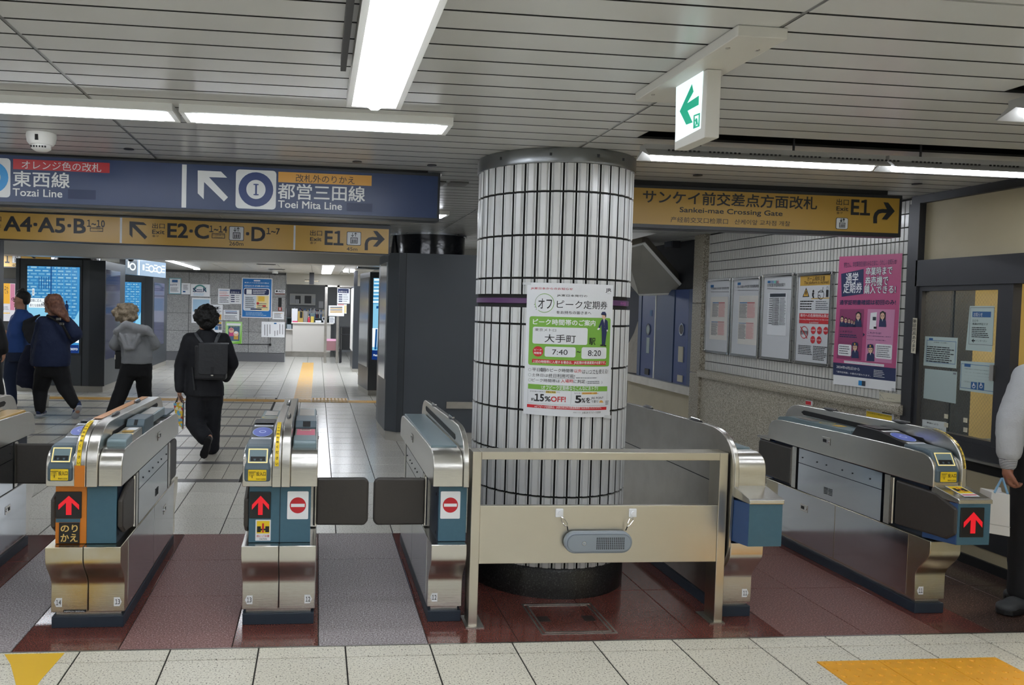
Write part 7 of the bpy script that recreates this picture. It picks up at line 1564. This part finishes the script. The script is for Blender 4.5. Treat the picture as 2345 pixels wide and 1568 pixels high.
blob('jacket', [('t', [(J(468, 906, Y1), .205, .15), (J(468, 885, Y1), .20, .145), (J(468, 850, Y1), .175, .13), (J(469, 810, Y1), .185, .13), (J(470, 780, Y1), .185, .115), (J(471, 764, Y1), .11, .085), (J(471, 753, Y1), .075, .07)]),
                ('c', sL, eL, .075, .066), ('c', eL, wL+V(0, 0, .03), .066, .05), ('c', sR, eR, .078, .07), ('c', eR, wR, .07, .05), ('c', sL+V(.04, 0, .01), sR+V(-.04, 0, .01), .07, .07)], SUIT, t, .014, 5, noise=.014)
blob('trousers', [('t', [(J(455, 915, Y1), .10, .11), (J(470, 900, Y1), .17, .13), (J(470, 870, Y1), .16, .12)]), ('c', hipL+V(0.01, 0, 0), kL, .115, .095), ('c', kL, aL+V(0, 0, .03), .095, .085), ('c', hipR, kR, .12, .10), ('c', kR, aR, .098, .082)], SUITT, t, .014, 5, noise=.016)
hp = []
for i in range(90):
    a, b = random.uniform(0, 2*math.pi), random.uniform(-.45, 1.45); rr = .105+random.uniform(-.01, .018)
    c = hc+V(.012, -.015, .03)+V(rr*math.cos(a)*math.cos(b), rr*math.sin(a)*math.cos(b)*1.0, rr*math.sin(b))
    if (c-hc).normalized().dot(f1) > .62 and b < .6: continue
    hp.append(('e', c, (random.uniform(.018, .032),)*3))
blob('hair', [('e', hc+V(.014, -.02, .03), (.112, .112, .115)), ('e', hc+V(.03, -.05, -.03), (.09, .07, .07))]+hp, HAIRB, t, .009, 1, noise=.015)
face_bits(t, hc, f1, .98)
shoe(t, heelL, toeL, (0, .95, -.2), BLACK, VBLACK, .95); shoe(t, aR+V(0, -.06, -.075-.0), aR+V(0, .20, -.085), (0, 0, 1), BLACK, VBLACK, .95)
# backpack
LEA = mat('backpack_leather', '2b2d31', .38, bump=((25, 25, 25), .25)); LEA2 = mat('backpack_side', '1b1c20', .5)
t = thing('backpack', 'square black leather backpack on the back of the person in the dark suit', 'backpack', J(484, 830, Y1-.2))
a = J(447, 868, Y1-.20); b = J(521, 790, Y1-.20); yb = Y1-.215
bb = bx('bag_body', a.x, b.x-.005, yb-.06, yb+.10, a.z, b.z+.0, LEA2, t, .022)
p0 = J(453, 857, yb-.07); p1 = J(522, 787, yb-.07)
MB().prism([(p0.x, yb+.05, p1.z+.004), (p1.x, yb+.05, p1.z+.004), (p1.x, yb-.055, p1.z+.002), (p0.x, yb-.055, p1.z+.002)], (0, 0, -.012), LEA).build('flap_top', t, bevel=.005)
fl = MB(); r = .03; pts = [(p0.x, p1.z), (p1.x, p1.z), (p1.x, p0.z+r), (p1.x-r*.3, p0.z+r*.3), (p1.x-r, p0.z), (p0.x+r, p0.z), (p0.x+r*.3, p0.z+r*.3), (p0.x, p0.z+r)]
fl.prism([(x, yb-.072, z) for x, z in pts], (0, .014, 0), LEA); fl.build('flap', t, bevel=.006)
mx = J(488, 0, yb).x; mx = J(488, 850, yb).x; bx('strap', mx-.012, mx+.012, yb-.078, yb-.07, p0.z-.03, p0.z+.08, LEA2, t, .002); bx('buckle', mx-.012, mx+.012, yb-.082, yb-.078, p0.z-.012, p0.z-.002, CHROME, t)
for u0, u1, u2 in ((447, 455, 464), (503, 499, 493)): q0, q1 = J(u0, 763, Y1-.09), J(u2, 787, Y1-.16); MB().tube([q0+V(0, .02, -.0), q0.lerp(q1, .5)+V(0, -.02, .004), q1], [.014, .017, .017], mat('strap_grey', '4d5054', .4), 8).build('shoulder_strap', t)
q0, q1 = J(441, 840, Y1-.14), J(446, 893, Y1-.155); MB().tube([q0, q0.lerp(q1, .5), q1], .012, LEA, 6).build('dangling_strap', t)
# tote bag
t = thing('tote_bag', 'small colourful printed bag held in the left hand of the person in the dark suit', 'bag', J(408, 950, Y1-.05))
yb = Y1-.07; c4 = [J(397, 923, yb), J(419, 921, yb), J(417, 984, yb), J(404, 962, yb)]
pat = bpy.data.materials.new('tote_print'); pat.use_nodes = True; n_1 = pat.node_tree.nodes; vo = n_1.new('ShaderNodeTexVoronoi'); vo.inputs['Scale'].default_value = 38; g_ = n_1.new('ShaderNodeNewGeometry'); pat.node_tree.links.new(g_.outputs['Position'], vo.inputs[0])
rp = n_1.new('ShaderNodeValToRGB'); rp.color_ramp.interpolation = 'CONSTANT'; pat.node_tree.links.new(vo.outputs['Color'], rp.inputs[0])
for k, (p_, h_) in enumerate(((0, 'e2c23a'), (.35, '6fb3d6'), (.5, 'e6dfbb'), (.62, 'c43a34'), (.75, 'e5b73a'), (.88, '4f9a45'))):
    e = rp.color_ramp.elements[k] if k < 2 else rp.color_ramp.elements.new(p_)
    e.position = p_; e.color = (*lin(h_), 1)
pat.node_tree.links.new(rp.outputs[0], n_1['Principled BSDF'].inputs['Base Color'])
MB().prism([tuple(c4[0]), tuple(c4[1]), tuple(c4[2]), tuple(c4[3])], (.0, .10, 0), pat).build('bag_body', t, bevel=.004)
for dy in (0, .09): MB().tube([c4[0].lerp(c4[1], .2)+V(0, dy, 0), J(409, 903, yb+dy*.5)+V(0, 0, .0), c4[0].lerp(c4[1], .9)+V(0, dy, 0)], .006, BLACK, 6).build('handle', t)
# ---------- person 2: grey top, black trousers, curly fair hair
Y2 = 10.8
t = thing('person', 'person with curly fair hair in a light grey draped hooded top and black trousers', 'person', (-2.5, Y2, 0))
hc = J(287, 722, Y2+.08); f2 = V(-.75, .66, 0).normalized(); GT = mat('grey_knit', '8e9194', .85, bump=((60, 60, 60), .3)); GT2 = mat('grey_scarf', '9b9da0', .8, bump=((40, 40, 40), .3)); BT = mat('black_trousers', '0e0f12', .85); HF = mat('hair_fair', 'a3937c', .6, bump=((50, 50, 50), 1), cloud=(30, '6f604c', .8))
sL, sR = J(278, 762, Y2), J(334, 758, Y2); eL, wL = J(261, 788, Y2), J(275, 803, Y2+.25); eR, wR = J(356, 788, Y2), J(340, 800, Y2+.25)
hL, hR = J(298, 838, Y2), J(328, 838, Y2); kL, aL = J(279, 893, Y2-.02), J(256, 950, Y2-.1); kR, aR = J(330, 893, Y2+.15), J(338, 946, Y2+.35)
blob('body', [('c', J(300, 752, Y2), hc-V(0, 0, .05), .05, .05), ('t', [(J(312, 840, Y2), .15, .10), (J(312, 800, Y2), .15, .10), (J(308, 765, Y2), .16, .09)]), ('c', sL, eL, .045, .036), ('c', eL, wL, .036, .026), ('c', sR, eR, .045, .036), ('c', eR, wR, .036, .026), ('c', hL, kL, .08, .055), ('c', kL, aL, .05, .035), ('c', hR, kR, .08, .055), ('c', kR, aR, .05, .035), ('c', aL, aL+V(0, .12, -.03), .035, .03), ('c', aR, aR+V(0, .12, -.03), .035, .03)]+head(hc, f2, 1.0)+hand(wL, V(.3, .9, .1), V(0, 0, 1), .95, .5)+hand(wR, V(-.3, .9, .1), V(0, 0, 1), .95, .5), SKIN, t, .011, 3)
blob('top', [('t', [(J(313, 832, Y2), .20, .16), (J(314, 815, Y2), .205, .16), (J(311, 790, Y2), .19, .15), (J(308, 765, Y2), .17, .13), (J(300, 748, Y2), .10, .10)]), ('c', sL, eL, .08, .07), ('c', eL, wL, .07, .05), ('c', sR, eR, .08, .07), ('c', eR, wR, .07, .05)], GT, t, .014, 4, noise=.015)
cowl = [('e', J(308, 756, Y2-.12), (.235, .085, .085)), ('e', J(298, 774, Y2-.14), (.15, .07, .12)), ('e', J(296, 792, Y2-.15), (.09, .06, .07)), ('c', J(266, 760, Y2-.14), J(290, 744, Y2-.17), .045, .06), ('c', J(290, 744, Y2-.17), J(332, 757, Y2-.16), .06, .055), ('c', J(332, 757, Y2-.16), J(350, 768, Y2-.12), .05, .025), ('c', J(275, 766, Y2-.21), J(290, 797, Y2-.21), .022, .03), ('c', J(290, 797, Y2-.21), J(304, 796, Y2-.21), .03, .03), ('c', J(304, 796, Y2-.21), J(318, 768, Y2-.20), .03, .022), ('c', J(288, 766, Y2-.22), J(296, 790, Y2-.215), .018, .022)]
blob('draped_hood', cowl, GT2, t, .011, 3, noise=.02)
blob('trousers', [('t', [(J(311, 862, Y2), .17, .13), (J(312, 840, Y2), .19, .15), (J(312, 826, Y2), .18, .14)]), ('c', hL, kL, .12, .10), ('c', kL, aL, .10, .085), ('c', hR, kR, .12, .10), ('c', kR, aR, .10, .085)], BT, t, .014, 5, noise=.012)
hp = []
for i in range(80):
    a, b = random.uniform(0, 2*math.pi), random.uniform(-.6, 1.4); rr = .115+random.uniform(-.01, .03); c = hc+V(.02, -.03, .01)+V(rr*1.15*math.cos(a)*math.cos(b), rr*math.sin(a)*math.cos(b), rr*math.sin(b))
    if (c-hc).normalized().dot(f2) > .6: continue
    hp.append(('e', c, (random.uniform(.02, .036),)*3))
blob('hair', [('e', hc+V(.03, -.04, .005), (.135, .12, .115))]+hp, HF, t, .009, 1, noise=.02); face_bits(t, hc, f2)
shoe(t, aL+V(0, -.05, -.07), aL+V(0, .2, -.085)); shoe(t, aR+V(0, -.05, -.07), aR+V(.0, .2, -.085))
t = thing('shoulder_bag', 'small black bag at the front hip of the person in the grey hooded top', 'bag', J(275, 830, Y2+.1)); q = J(273, 820, Y2+.12); bx('bag_body', q.x-.04, q.x+.05, Y2+.05, Y2+.25, q.z-.14, q.z+.10, BLACK, t, .01); MB().tube([q+V(0, 0, .1), J(280, 775, Y2+.12)], .008, BLACK, 6).build('strap', t); bx('clasp', q.x-.042, q.x-.03, Y2+.045, Y2+.06, q.z-.01, q.z+.05, CHROME, t)
# ---------- person 3: navy top woman with long reddish hair
Y3 = 10.95
t = thing('person', 'woman with long reddish hair in a loose navy top, black trousers and blue trainers', 'person', (-3.3, Y3, 0))
hc = J(116, 698, Y3); f3 = V(-.85, .52, 0).normalized(); NT = mat('navy_top', '1a2748', .85, bump=((40, 40, 40), .25)); HR = mat('hair_red', '5f3829', .5, bump=((90, 90, 6), .9), cloud=(26, '8a5f45', .8)); BT3 = mat('black_leggings', '101114', .85); TRB = mat('trainer_blue', '22325c', .6); TRS = mat('trainer_sole', 'b9bdc4', .6)
sL, sR = J(98, 737, Y3), J(150, 737, Y3); eL, wL = J(84, 790, Y3+.10), J(78, 830, Y3+.3); eR, wR = J(172, 764, Y3-.02), J(150, 784, Y3+.22)
hL, hR = J(105, 838, Y3), J(134, 838, Y3); kL, aL = J(92, 893, Y3+.05), J(92, 936, Y3-.05); kR, aR = J(148, 886, Y3-.02), J(171, 925, Y3-.15)
hR_, tR_ = J(183, 930, Y3-.22), J(170, 959, Y3-.10)
blob('body', [('c', J(121, 725, Y3), hc-V(0, 0, .05), .05, .05), ('t', [(J(118, 840, Y3), .17, .12), (J(120, 790, Y3), .17, .12), (J(122, 745, Y3), .16, .10)]), ('c', sL, eL, .05, .04), ('c', eL, wL, .038, .026), ('c', sR, eR, .05, .04), ('c', eR, wR, .038, .026), ('c', hL, kL, .09, .06), ('c', kL, aL, .055, .04), ('c', hR, kR, .09, .06), ('c', kR, aR, .055, .04), ('c', aL, aL+V(0, .1, -.04), .035, .03), ('c', aR, hR_.lerp(tR_, .4), .035, .03)]+head(hc, f3)+hand(wL, V(0, .6, -.8), V(0, 0, 1), .95, .5)+hand(wR, V(-.2, .9, 0), V(0, 0, 1), .95, .5), SKIN, t, .011, 3)
blob('top', [('t', [(J(116, 838, Y3), .245, .19), (J(118, 815, Y3), .25, .19), (J(120, 775, Y3), .215, .165), (J(122, 745, Y3), .19, .14), (J(122, 730, Y3), .13, .11), (J(122, 722, Y3), .07, .07)]), ('c', sL, eL, .085, .08), ('c', eL, wL, .075, .055), ('c', sR, eR, .09, .10), ('c', eR, wR, .10, .065)], NT, t, .015, 5, noise=.015)
blob('trousers', [('t', [(J(118, 862, Y3), .18, .13), (J(118, 838, Y3), .205, .16), (J(118, 820, Y3), .2, .15)]), ('c', hL, kL, .135, .10), ('c', kL, aL, .10, .07), ('c', hR, kR, .135, .10), ('c', kR, aR, .10, .07)], BT3, t, .014, 5, noise=.01)
hs_ = [(672, 125, .03, .03), (675, 125, .075, .07), (682, 124, .108, .10), (692, 124, .122, .115), (702, 127, .122, .11), (711, 132, .115, .10), (719, 139, .095, .085), (726, 146, .07, .06), (732, 152, .045, .04), (737, 156, .018, .018)]
blob('hair', [('t', [(J(u, v, Y3-.045-.0022*max(0, v-700)), rx, ry) for v, u, rx, ry in hs_])], HR, t, .009, 2, noise=.03)
MB().ell(hc+V(.0, -.04, .135), (.03, .02, .012), INK, 10, 6).build('hair_clip', t); face_bits(t, hc, f3, 1, True)
shoe(t, aL+V(-.01, -.06, -.085), aL+V(-.01, .2, -.09), (0, 0, 1), TRB, TRS, 1.05); shoe(t, hR_, tR_+V(0, .0, .0), (-.4, .8, .45), TRB, TRS, 1.1)
t = thing('shoulder_bag', 'black cross-body bag with buckled strap on the woman in the navy top', 'bag', J(125, 740, Y3-.15)); MB().tube([J(108, 722, Y3-.10), J(128, 733, Y3-.165), J(145, 747, Y3-.17), J(160, 775, Y3-.12)], .018, BLACK, 8).build('strap', t)
for u, v in ((134, 730), (141, 741)): q = J(u, v, Y3-.19); bx('buckle', q.x-.03, q.x+.03, Y3-.197, Y3-.188, q.z-.018, q.z+.016, CHROME, t, .004)
q = J(98, 808, Y3+.2); bx('bag_body', q.x-.12, q.x+.05, Y3+.2, Y3+.32, q.z-.12, q.z+.12, BLACK, t, .03)
# ---------- person 4: man in blue jacket with glasses
Y4 = 12.0
t = thing('person', 'man with glasses in a bright blue jacket and jeans walking to the left', 'person', (-4.2, Y4, 0))
hc = J(48, 687, Y4); f4 = V(-.97, .25, 0).normalized(); BJ = mat('blue_jacket', '23498c', .7, bump=((30, 30, 30), .3)); JN = mat('jeans', '1f2b45', .85, bump=((60, 60, 60), .2)); WS = mat('white_sole', 'c9c7c0', .6)
sL, sR = J(36, 730, Y4), J(64, 728, Y4-.05); eL, wL = J(34, 766, Y4-.14), J(20, 763, Y4-.05); eR, wR = J(72, 770, Y4+.10), J(58, 800, Y4+.2)
hL, hR = J(32, 806, Y4), J(48, 806, Y4+.1); kL, aL = J(22, 862, Y4), J(29, 922, Y4); kR, aR = J(66, 862, Y4+.1), J(96, 902, Y4+.12)
blob('body', [('c', J(46, 720, Y4), hc-V(0, 0, .05), .055, .055), ('t', [(J(41, 812, Y4), .13, .15), (J(42, 770, Y4), .13, .15), (J(46, 733, Y4), .11, .17)]), ('c', sL, eL, .05, .042), ('c', eL, wL, .042, .030), ('c', sR, eR, .05, .042), ('c', eR, wR, .042, .03), ('c', hL, kL, .085, .058), ('c', kL, aL, .055, .04), ('c', hR, kR, .085, .058), ('c', kR, aR, .055, .04), ('c', aL, aL+V(-.08, 0, -.04), .035, .03), ('c', aR, J(104, 915, Y4+.1), .035, .03)]+head(hc, f4, 1.05)+hand(wL, V(-1, .1, -.1), V(0, 0, 1), 1, .5)+hand(wR, V(0, .3, -1), V(-1, 0, 0), 1, .5), SKIN, t, .011, 3)
blob('jacket', [('t', [(J(41, 806, Y4), .155, .18), (J(41, 795, Y4), .165, .185), (J(43, 765, Y4), .165, .18), (J(48, 735, Y4), .155, .18), (J(50, 718, Y4), .10, .11), (J(50, 708, Y4), .075, .08)]), ('c', sL, eL, .075, .066), ('c', eL, wL+V(.05, 0, 0), .066, .052), ('c', sR, eR, .08, .066), ('c', eR, wR, .066, .05), ('c', J(52, 722, Y4), J(72, 738, Y4), .09, .09)], BJ, t, .014, 5, noise=.016)
blob('jeans', [('t', [(J(41, 826, Y4), .14, .16), (J(41, 806, Y4), .15, .17), (J(41, 796, Y4), .14, .16)]), ('c', hL, kL, .115, .09), ('c', kL, aL, .085, .065), ('c', hR, kR, .115, .09), ('c', kR, aR, .085, .065)], JN, t, .014, 5, noise=.01)
blob('hair', [('e', hc+V(.035, -.0, .055), (.105, .09, .085)), ('e', hc+V(.07, 0, -.0), (.06, .078, .07)), ('c', hc+V(-.03, 0, .12), hc+V(.03, -.02, .145), .03, .035)], HAIRB, t, .010, 2, noise=.01); face_bits(t, hc, f4, 1.05, True)
shoe(t, aL+V(.05, 0, -.085), aL+V(-.2, 0, -.09), (0, 0, 1), mat('trainer_grey', '3a3d44', .6), WS, 1.05); shoe(t, J(110, 903, Y4+.1), J(104, 936, Y4+.05), (-.9, .5, .2), mat('trainer_beige', 'a09a8e', .6), WS, 1.1)
t = thing('shoulder_bag', 'dark grey cloth bag slung behind the man in the blue jacket', 'bag', J(75, 745, Y4-.2))
blob('bag_body', [('c', J(60, 740, Y4-.2), J(90, 722, Y4-.24), .05, .02), ('e', J(70, 752, Y4-.2), (.12, .05, .11)), ('c', J(66, 765, Y4-.2), J(72, 778, Y4-.2), .07, .06)], mat('cloth_bag', '24262b', .8, bump=((30, 30, 30), .5)), t, .012, 3, noise=.02)
t = thing('coat', 'long dark navy coat hanging over the arm between the man and the woman', 'coat', J(62, 840, Y4-.45))
blob('cloth', [('t', [(J(70, 888, Y4-.5), .12, .05), (J(62, 880, Y4-.5), .15, .06), (J(60, 850, Y4-.5), .13, .06), (J(64, 815, Y4-.5), .10, .06), (J(72, 790, Y4-.5), .07, .05)])], mat('coat_navy', '161c33', .85, bump=((20, 20, 20), .4)), t, .013, 4, noise=.03)
# ---------- person 5: black coat at the left edge
Y5 = 9.0
t = thing('person', 'person in a black coat cut off by the left edge, one hand showing', 'person', (-3.9, Y5, 0))
hc = J(-42, 690, Y5); f5 = V(-.6, .8, 0).normalized(); BC = mat('black_coat', '131316', .8)
sL, sR = J(-72, 735, Y5), J(-10, 740, Y5); eR, wR = J(4, 790, Y5), J(8, 836-32, Y5+.05); eL, wL = J(-90, 790, Y5), J(-84, 835, Y5+.1); hL, hR = J(-56, 860, Y5), J(-26, 860, Y5)
aL, aR = V(hL.x-.02, Y5-.1, .09), V(hR.x+.02, Y5+.25, .09); kL, kR = (hL+aL)/2+V(0, .06, 0), (hR+aR)/2+V(0, .08, 0)
blob('body', [('c', J(-42, 725, Y5), hc-V(0, 0, .05), .055, .055), ('t', [(J(-41, 860, Y5), .15, .11), (J(-41, 790, Y5), .15, .11), (J(-41, 740, Y5), .16, .1)]), ('c', sL, eL, .05, .04), ('c', eL, wL, .04, .03), ('c', sR, eR, .05, .04), ('c', eR, wR, .04, .03), ('c', hL, kL, .085, .058), ('c', kL, aL, .055, .04), ('c', hR, kR, .085, .058), ('c', kR, aR, .055, .04)]+head(hc, f5, 1.05)+hand(wL, V(0, .2, -1), V(0, 1, 0), 1, .4)+hand(wR, V(0, .2, -1), V(0, 1, 0), 1, .4, V(-1, 0, 0)), SKIN, t, .011, 3)
blob('coat', [('t', [(J(-41, 905, Y5), .23, .17), (J(-41, 860, Y5), .2, .16), (J(-41, 800, Y5), .185, .14), (J(-41, 750, Y5), .19, .13), (J(-41, 722, Y5), .10, .09)]), ('c', sL, eL, .078, .07), ('c', eL, wL, .07, .05), ('c', sR, eR, .078, .07), ('c', eR, wR+V(0, 0, .01), .07, .052)], BC, t, .014, 5, noise=.012)
blob('trousers', [('c', hL, kL, .11, .09), ('c', kL, aL, .09, .075), ('c', hR, kR, .11, .09), ('c', kR, aR, .09, .075)], BT, t, .014, 4)
blob('hair', [('e', hc+V(.02, -.02, .045), (.10, .105, .10))], HAIRB, t, .010, 2, noise=.01); face_bits(t, hc, f5, 1.05)
shoe(t, aL+V(0, -.05, -.085), aL+V(0, .2, -.085)); shoe(t, aR+V(0, -.05, -.085), aR+V(0, .2, -.085))
# ---------- person 6: grey sweatshirt at the right edge
Y6 = 3.92
t = thing('person', 'person in light grey sweatshirt with striped cuffs and black trousers at the right edge', 'person', (3.98, Y6, 0))
GS = mat('grey_sweatshirt', 'a2a4a6', .85, bump=((150, 150, 150), .25)); CT = mat('charcoal_trousers', '121215', .9)
strp = bpy.data.materials.new('striped_rib'); strp.use_nodes = True; n_2 = strp.node_tree.nodes; wv = n_2.new('ShaderNodeTexWave'); wv.bands_direction = 'Z'; wv.inputs['Scale'].default_value = 38; wv.inputs['Distortion'].default_value = .4; gg = n_2.new('ShaderNodeNewGeometry'); strp.node_tree.links.new(gg.outputs['Position'], wv.inputs[0])
r2 = n_2.new('ShaderNodeValToRGB'); r2.color_ramp.interpolation = 'CONSTANT'; r2.color_ramp.elements[0].color = (*lin('1d1e22'), 1); r2.color_ramp.elements[1].color = (*lin('c4c5c8'), 1); r2.color_ramp.elements[1].position = .42; strp.node_tree.links.new(wv.outputs['Fac'], r2.inputs[0]); strp.node_tree.links.new(r2.outputs[0], n_2['Principled BSDF'].inputs['Base Color']); n_2['Principled BSDF'].inputs['Roughness'].default_value = .85
sh = J(2352, 862, Y6); el = J(2316, 965, Y6-.02); wr = J(2308, 1072, Y6-.04); cxp = sh.x+.17
s2 = V(cxp+.16, Y6+.02, sh.z); e2 = V(cxp+.19, Y6+.03, 1.06); w2 = V(cxp+.17, Y6-.08, .86)
hc = V(cxp, Y6-.03, 1.575); f6 = V(-1, -.15, 0).normalized(); aL, aR = V(3.915, Y6+.04, .10), V(cxp+.12, Y6+.22, .10); kL, kR = V(3.915, Y6+.03, .48), V(cxp+.11, Y6+.12, .48); hL, hR = V(cxp-.10, Y6, .86), V(cxp+.10, Y6, .86)
blob('body', [('c', V(cxp, Y6, 1.36), hc-V(0, 0, .05), .055, .055), ('t', [(V(cxp, Y6, .84), .155, .11), (V(cxp, Y6, 1.1), .15, .11), (V(cxp, Y6, 1.33), .17, .10)]), ('c', sh, el, .05, .04), ('c', el, wr, .04, .028), ('c', s2, e2, .05, .04), ('c', e2, w2, .04, .028), ('c', hL, kL, .085, .058), ('c', kL, aL, .055, .042), ('c', hR, kR, .085, .058), ('c', kR, aR, .055, .042)]+head(hc, f6, 1.05)+hand(wr, V(-.05, -.05, -1), V(-.4, -.9, 0), 1.0, .95, V(1, 0, 0))+hand(w2, V(0, -.1, -1), V(.3, -.9, 0), 1.0, .5, V(-1, 0, 0)), SKIN2, t, .008, 2)
blob('sweatshirt', [('t', [(V(cxp+.02, Y6, .99), .19, .145), (V(cxp+.02, Y6, 1.05), .205, .16), (V(cxp, Y6, 1.2), .195, .15), (V(cxp, Y6, 1.33), .20, .13), (V(cxp, Y6, 1.39), .11, .09), (V(cxp, Y6, 1.42), .075, .075)]), ('c', sh+V(.02, 0, -.01), el, .085, .072), ('c', el, wr+V(0, 0, .09), .072, .058), ('c', s2, e2, .082, .07), ('c', e2, w2+V(0, 0, .08), .07, .056)], GS, t, .012, 4, noise=.018)
blob('cuff', [('c', wr+V(0, 0, .085), wr+V(0, 0, .025), .046, .040)], strp, t, .008, 2, label='black and white striped cuff'); blob('cuff', [('c', w2+V(0, 0, .08), w2+V(0, 0, .02), .046, .040)], strp, t, .008, 2, label='black and white striped cuff')
blob('waistband', [('t', [(V(cxp+.02, Y6, .93), .185, .14), (V(cxp+.02, Y6, 1.01), .198, .152)])], strp, t, .010, 2, label='black and white striped waistband')
blob('trousers', [('t', [(V(cxp, Y6, .76), .16, .13), (V(cxp, Y6, .88), .175, .14), (V(cxp, Y6, .97), .17, .13)]), ('c', hL, kL, .11, .085), ('c', kL, aL+V(0, 0, .01), .085, .068), ('c', hR, kR, .11, .085), ('c', kR, aR+V(0, 0, .01), .085, .068)], CT, t, .013, 4, noise=.015)
blob('hair', [('e', hc+V(0, .03, .055), (.103, .112, .105)), ('e', hc+V(0, .055, -.02), (.085, .07, .08)), ('c', hc+V(-.05, -.05, .125), hc+V(.05, -.05, .125), .035, .035)], HAIRB, t, .010, 2, noise=.01); face_bits(t, hc, f6, 1.05)
for a_, d_ in ((aL, -.1), (aR, .05)): shoe(t, V(a_.x+.10, a_.y+.02, .012), V(a_.x-.185, a_.y-.06, .012), (0, 0, 1), mat('grey_suede', '3d3f42', .75), VBLACK, 1.12)
q = wr+V(-.012, -.030, -.052); MB().tube([q+V(.0, .0, 0)+V(.011*math.cos(a_*.7), .011*math.sin(a_*.7), 0) for a_ in range(10)], .0018, mat('gold_ring', 'c9a35a', .2, 1), 5).build('ring', t)
# white paper bag
t = thing('paper_bag', 'white paper carrier bag with blue handles held by the person in grey', 'bag', J(2288, 1180, Y6-.05))
WB = mat('bag_paper', 'd2d0cd', .6, bump=((12, 12, 12), .6)); yb = Y6-.09
c4 = [J(2272, 1126, yb), J(2313, 1132, yb), J(2313, 1229, yb), J(2261, 1220, yb)]; dp = V(.02, .10, 0)
mb = MB(); mb.prism([tuple(p) for p in c4], tuple(dp), WB); mb.build('bag_body', t, bevel=.003)
MB().add([tuple(c4[3].lerp(c4[0], .22)+V(0, -.0015, 0)), tuple(c4[2].lerp(c4[1], .22)+V(0, -.0015, 0)), tuple(c4[2].lerp(c4[1], .235)+V(0, -.003, 0)), tuple(c4[3].lerp(c4[0], .235)+V(0, -.003, 0))], [(0, 1, 2, 3)], mat('crease', 'b5b3b0', .6)).build('crease', t)
MB().prism([tuple(J(2276, 1127, yb+.05)), tuple(J(2295, 1130, yb+.05)), tuple(J(2292, 1116, yb+.05)), tuple(J(2282, 1114, yb+.05))], (0, .004, 0), PAPER).build('inner_tissue', t)
for s_, dy in ((0, .0), (1, .08)): MB().tube([J(2277, 1128, yb+dy), J(2294, 1095, yb+.04)+V(0, 0, 0), J(2296, 1095, yb+.04), J(2308, 1131, yb+dy)], .0055, mat('blue_cord', '6d93ad', .6), 8).build('handle', t)
flush_blobs()
flush_texts()
flush_chars()
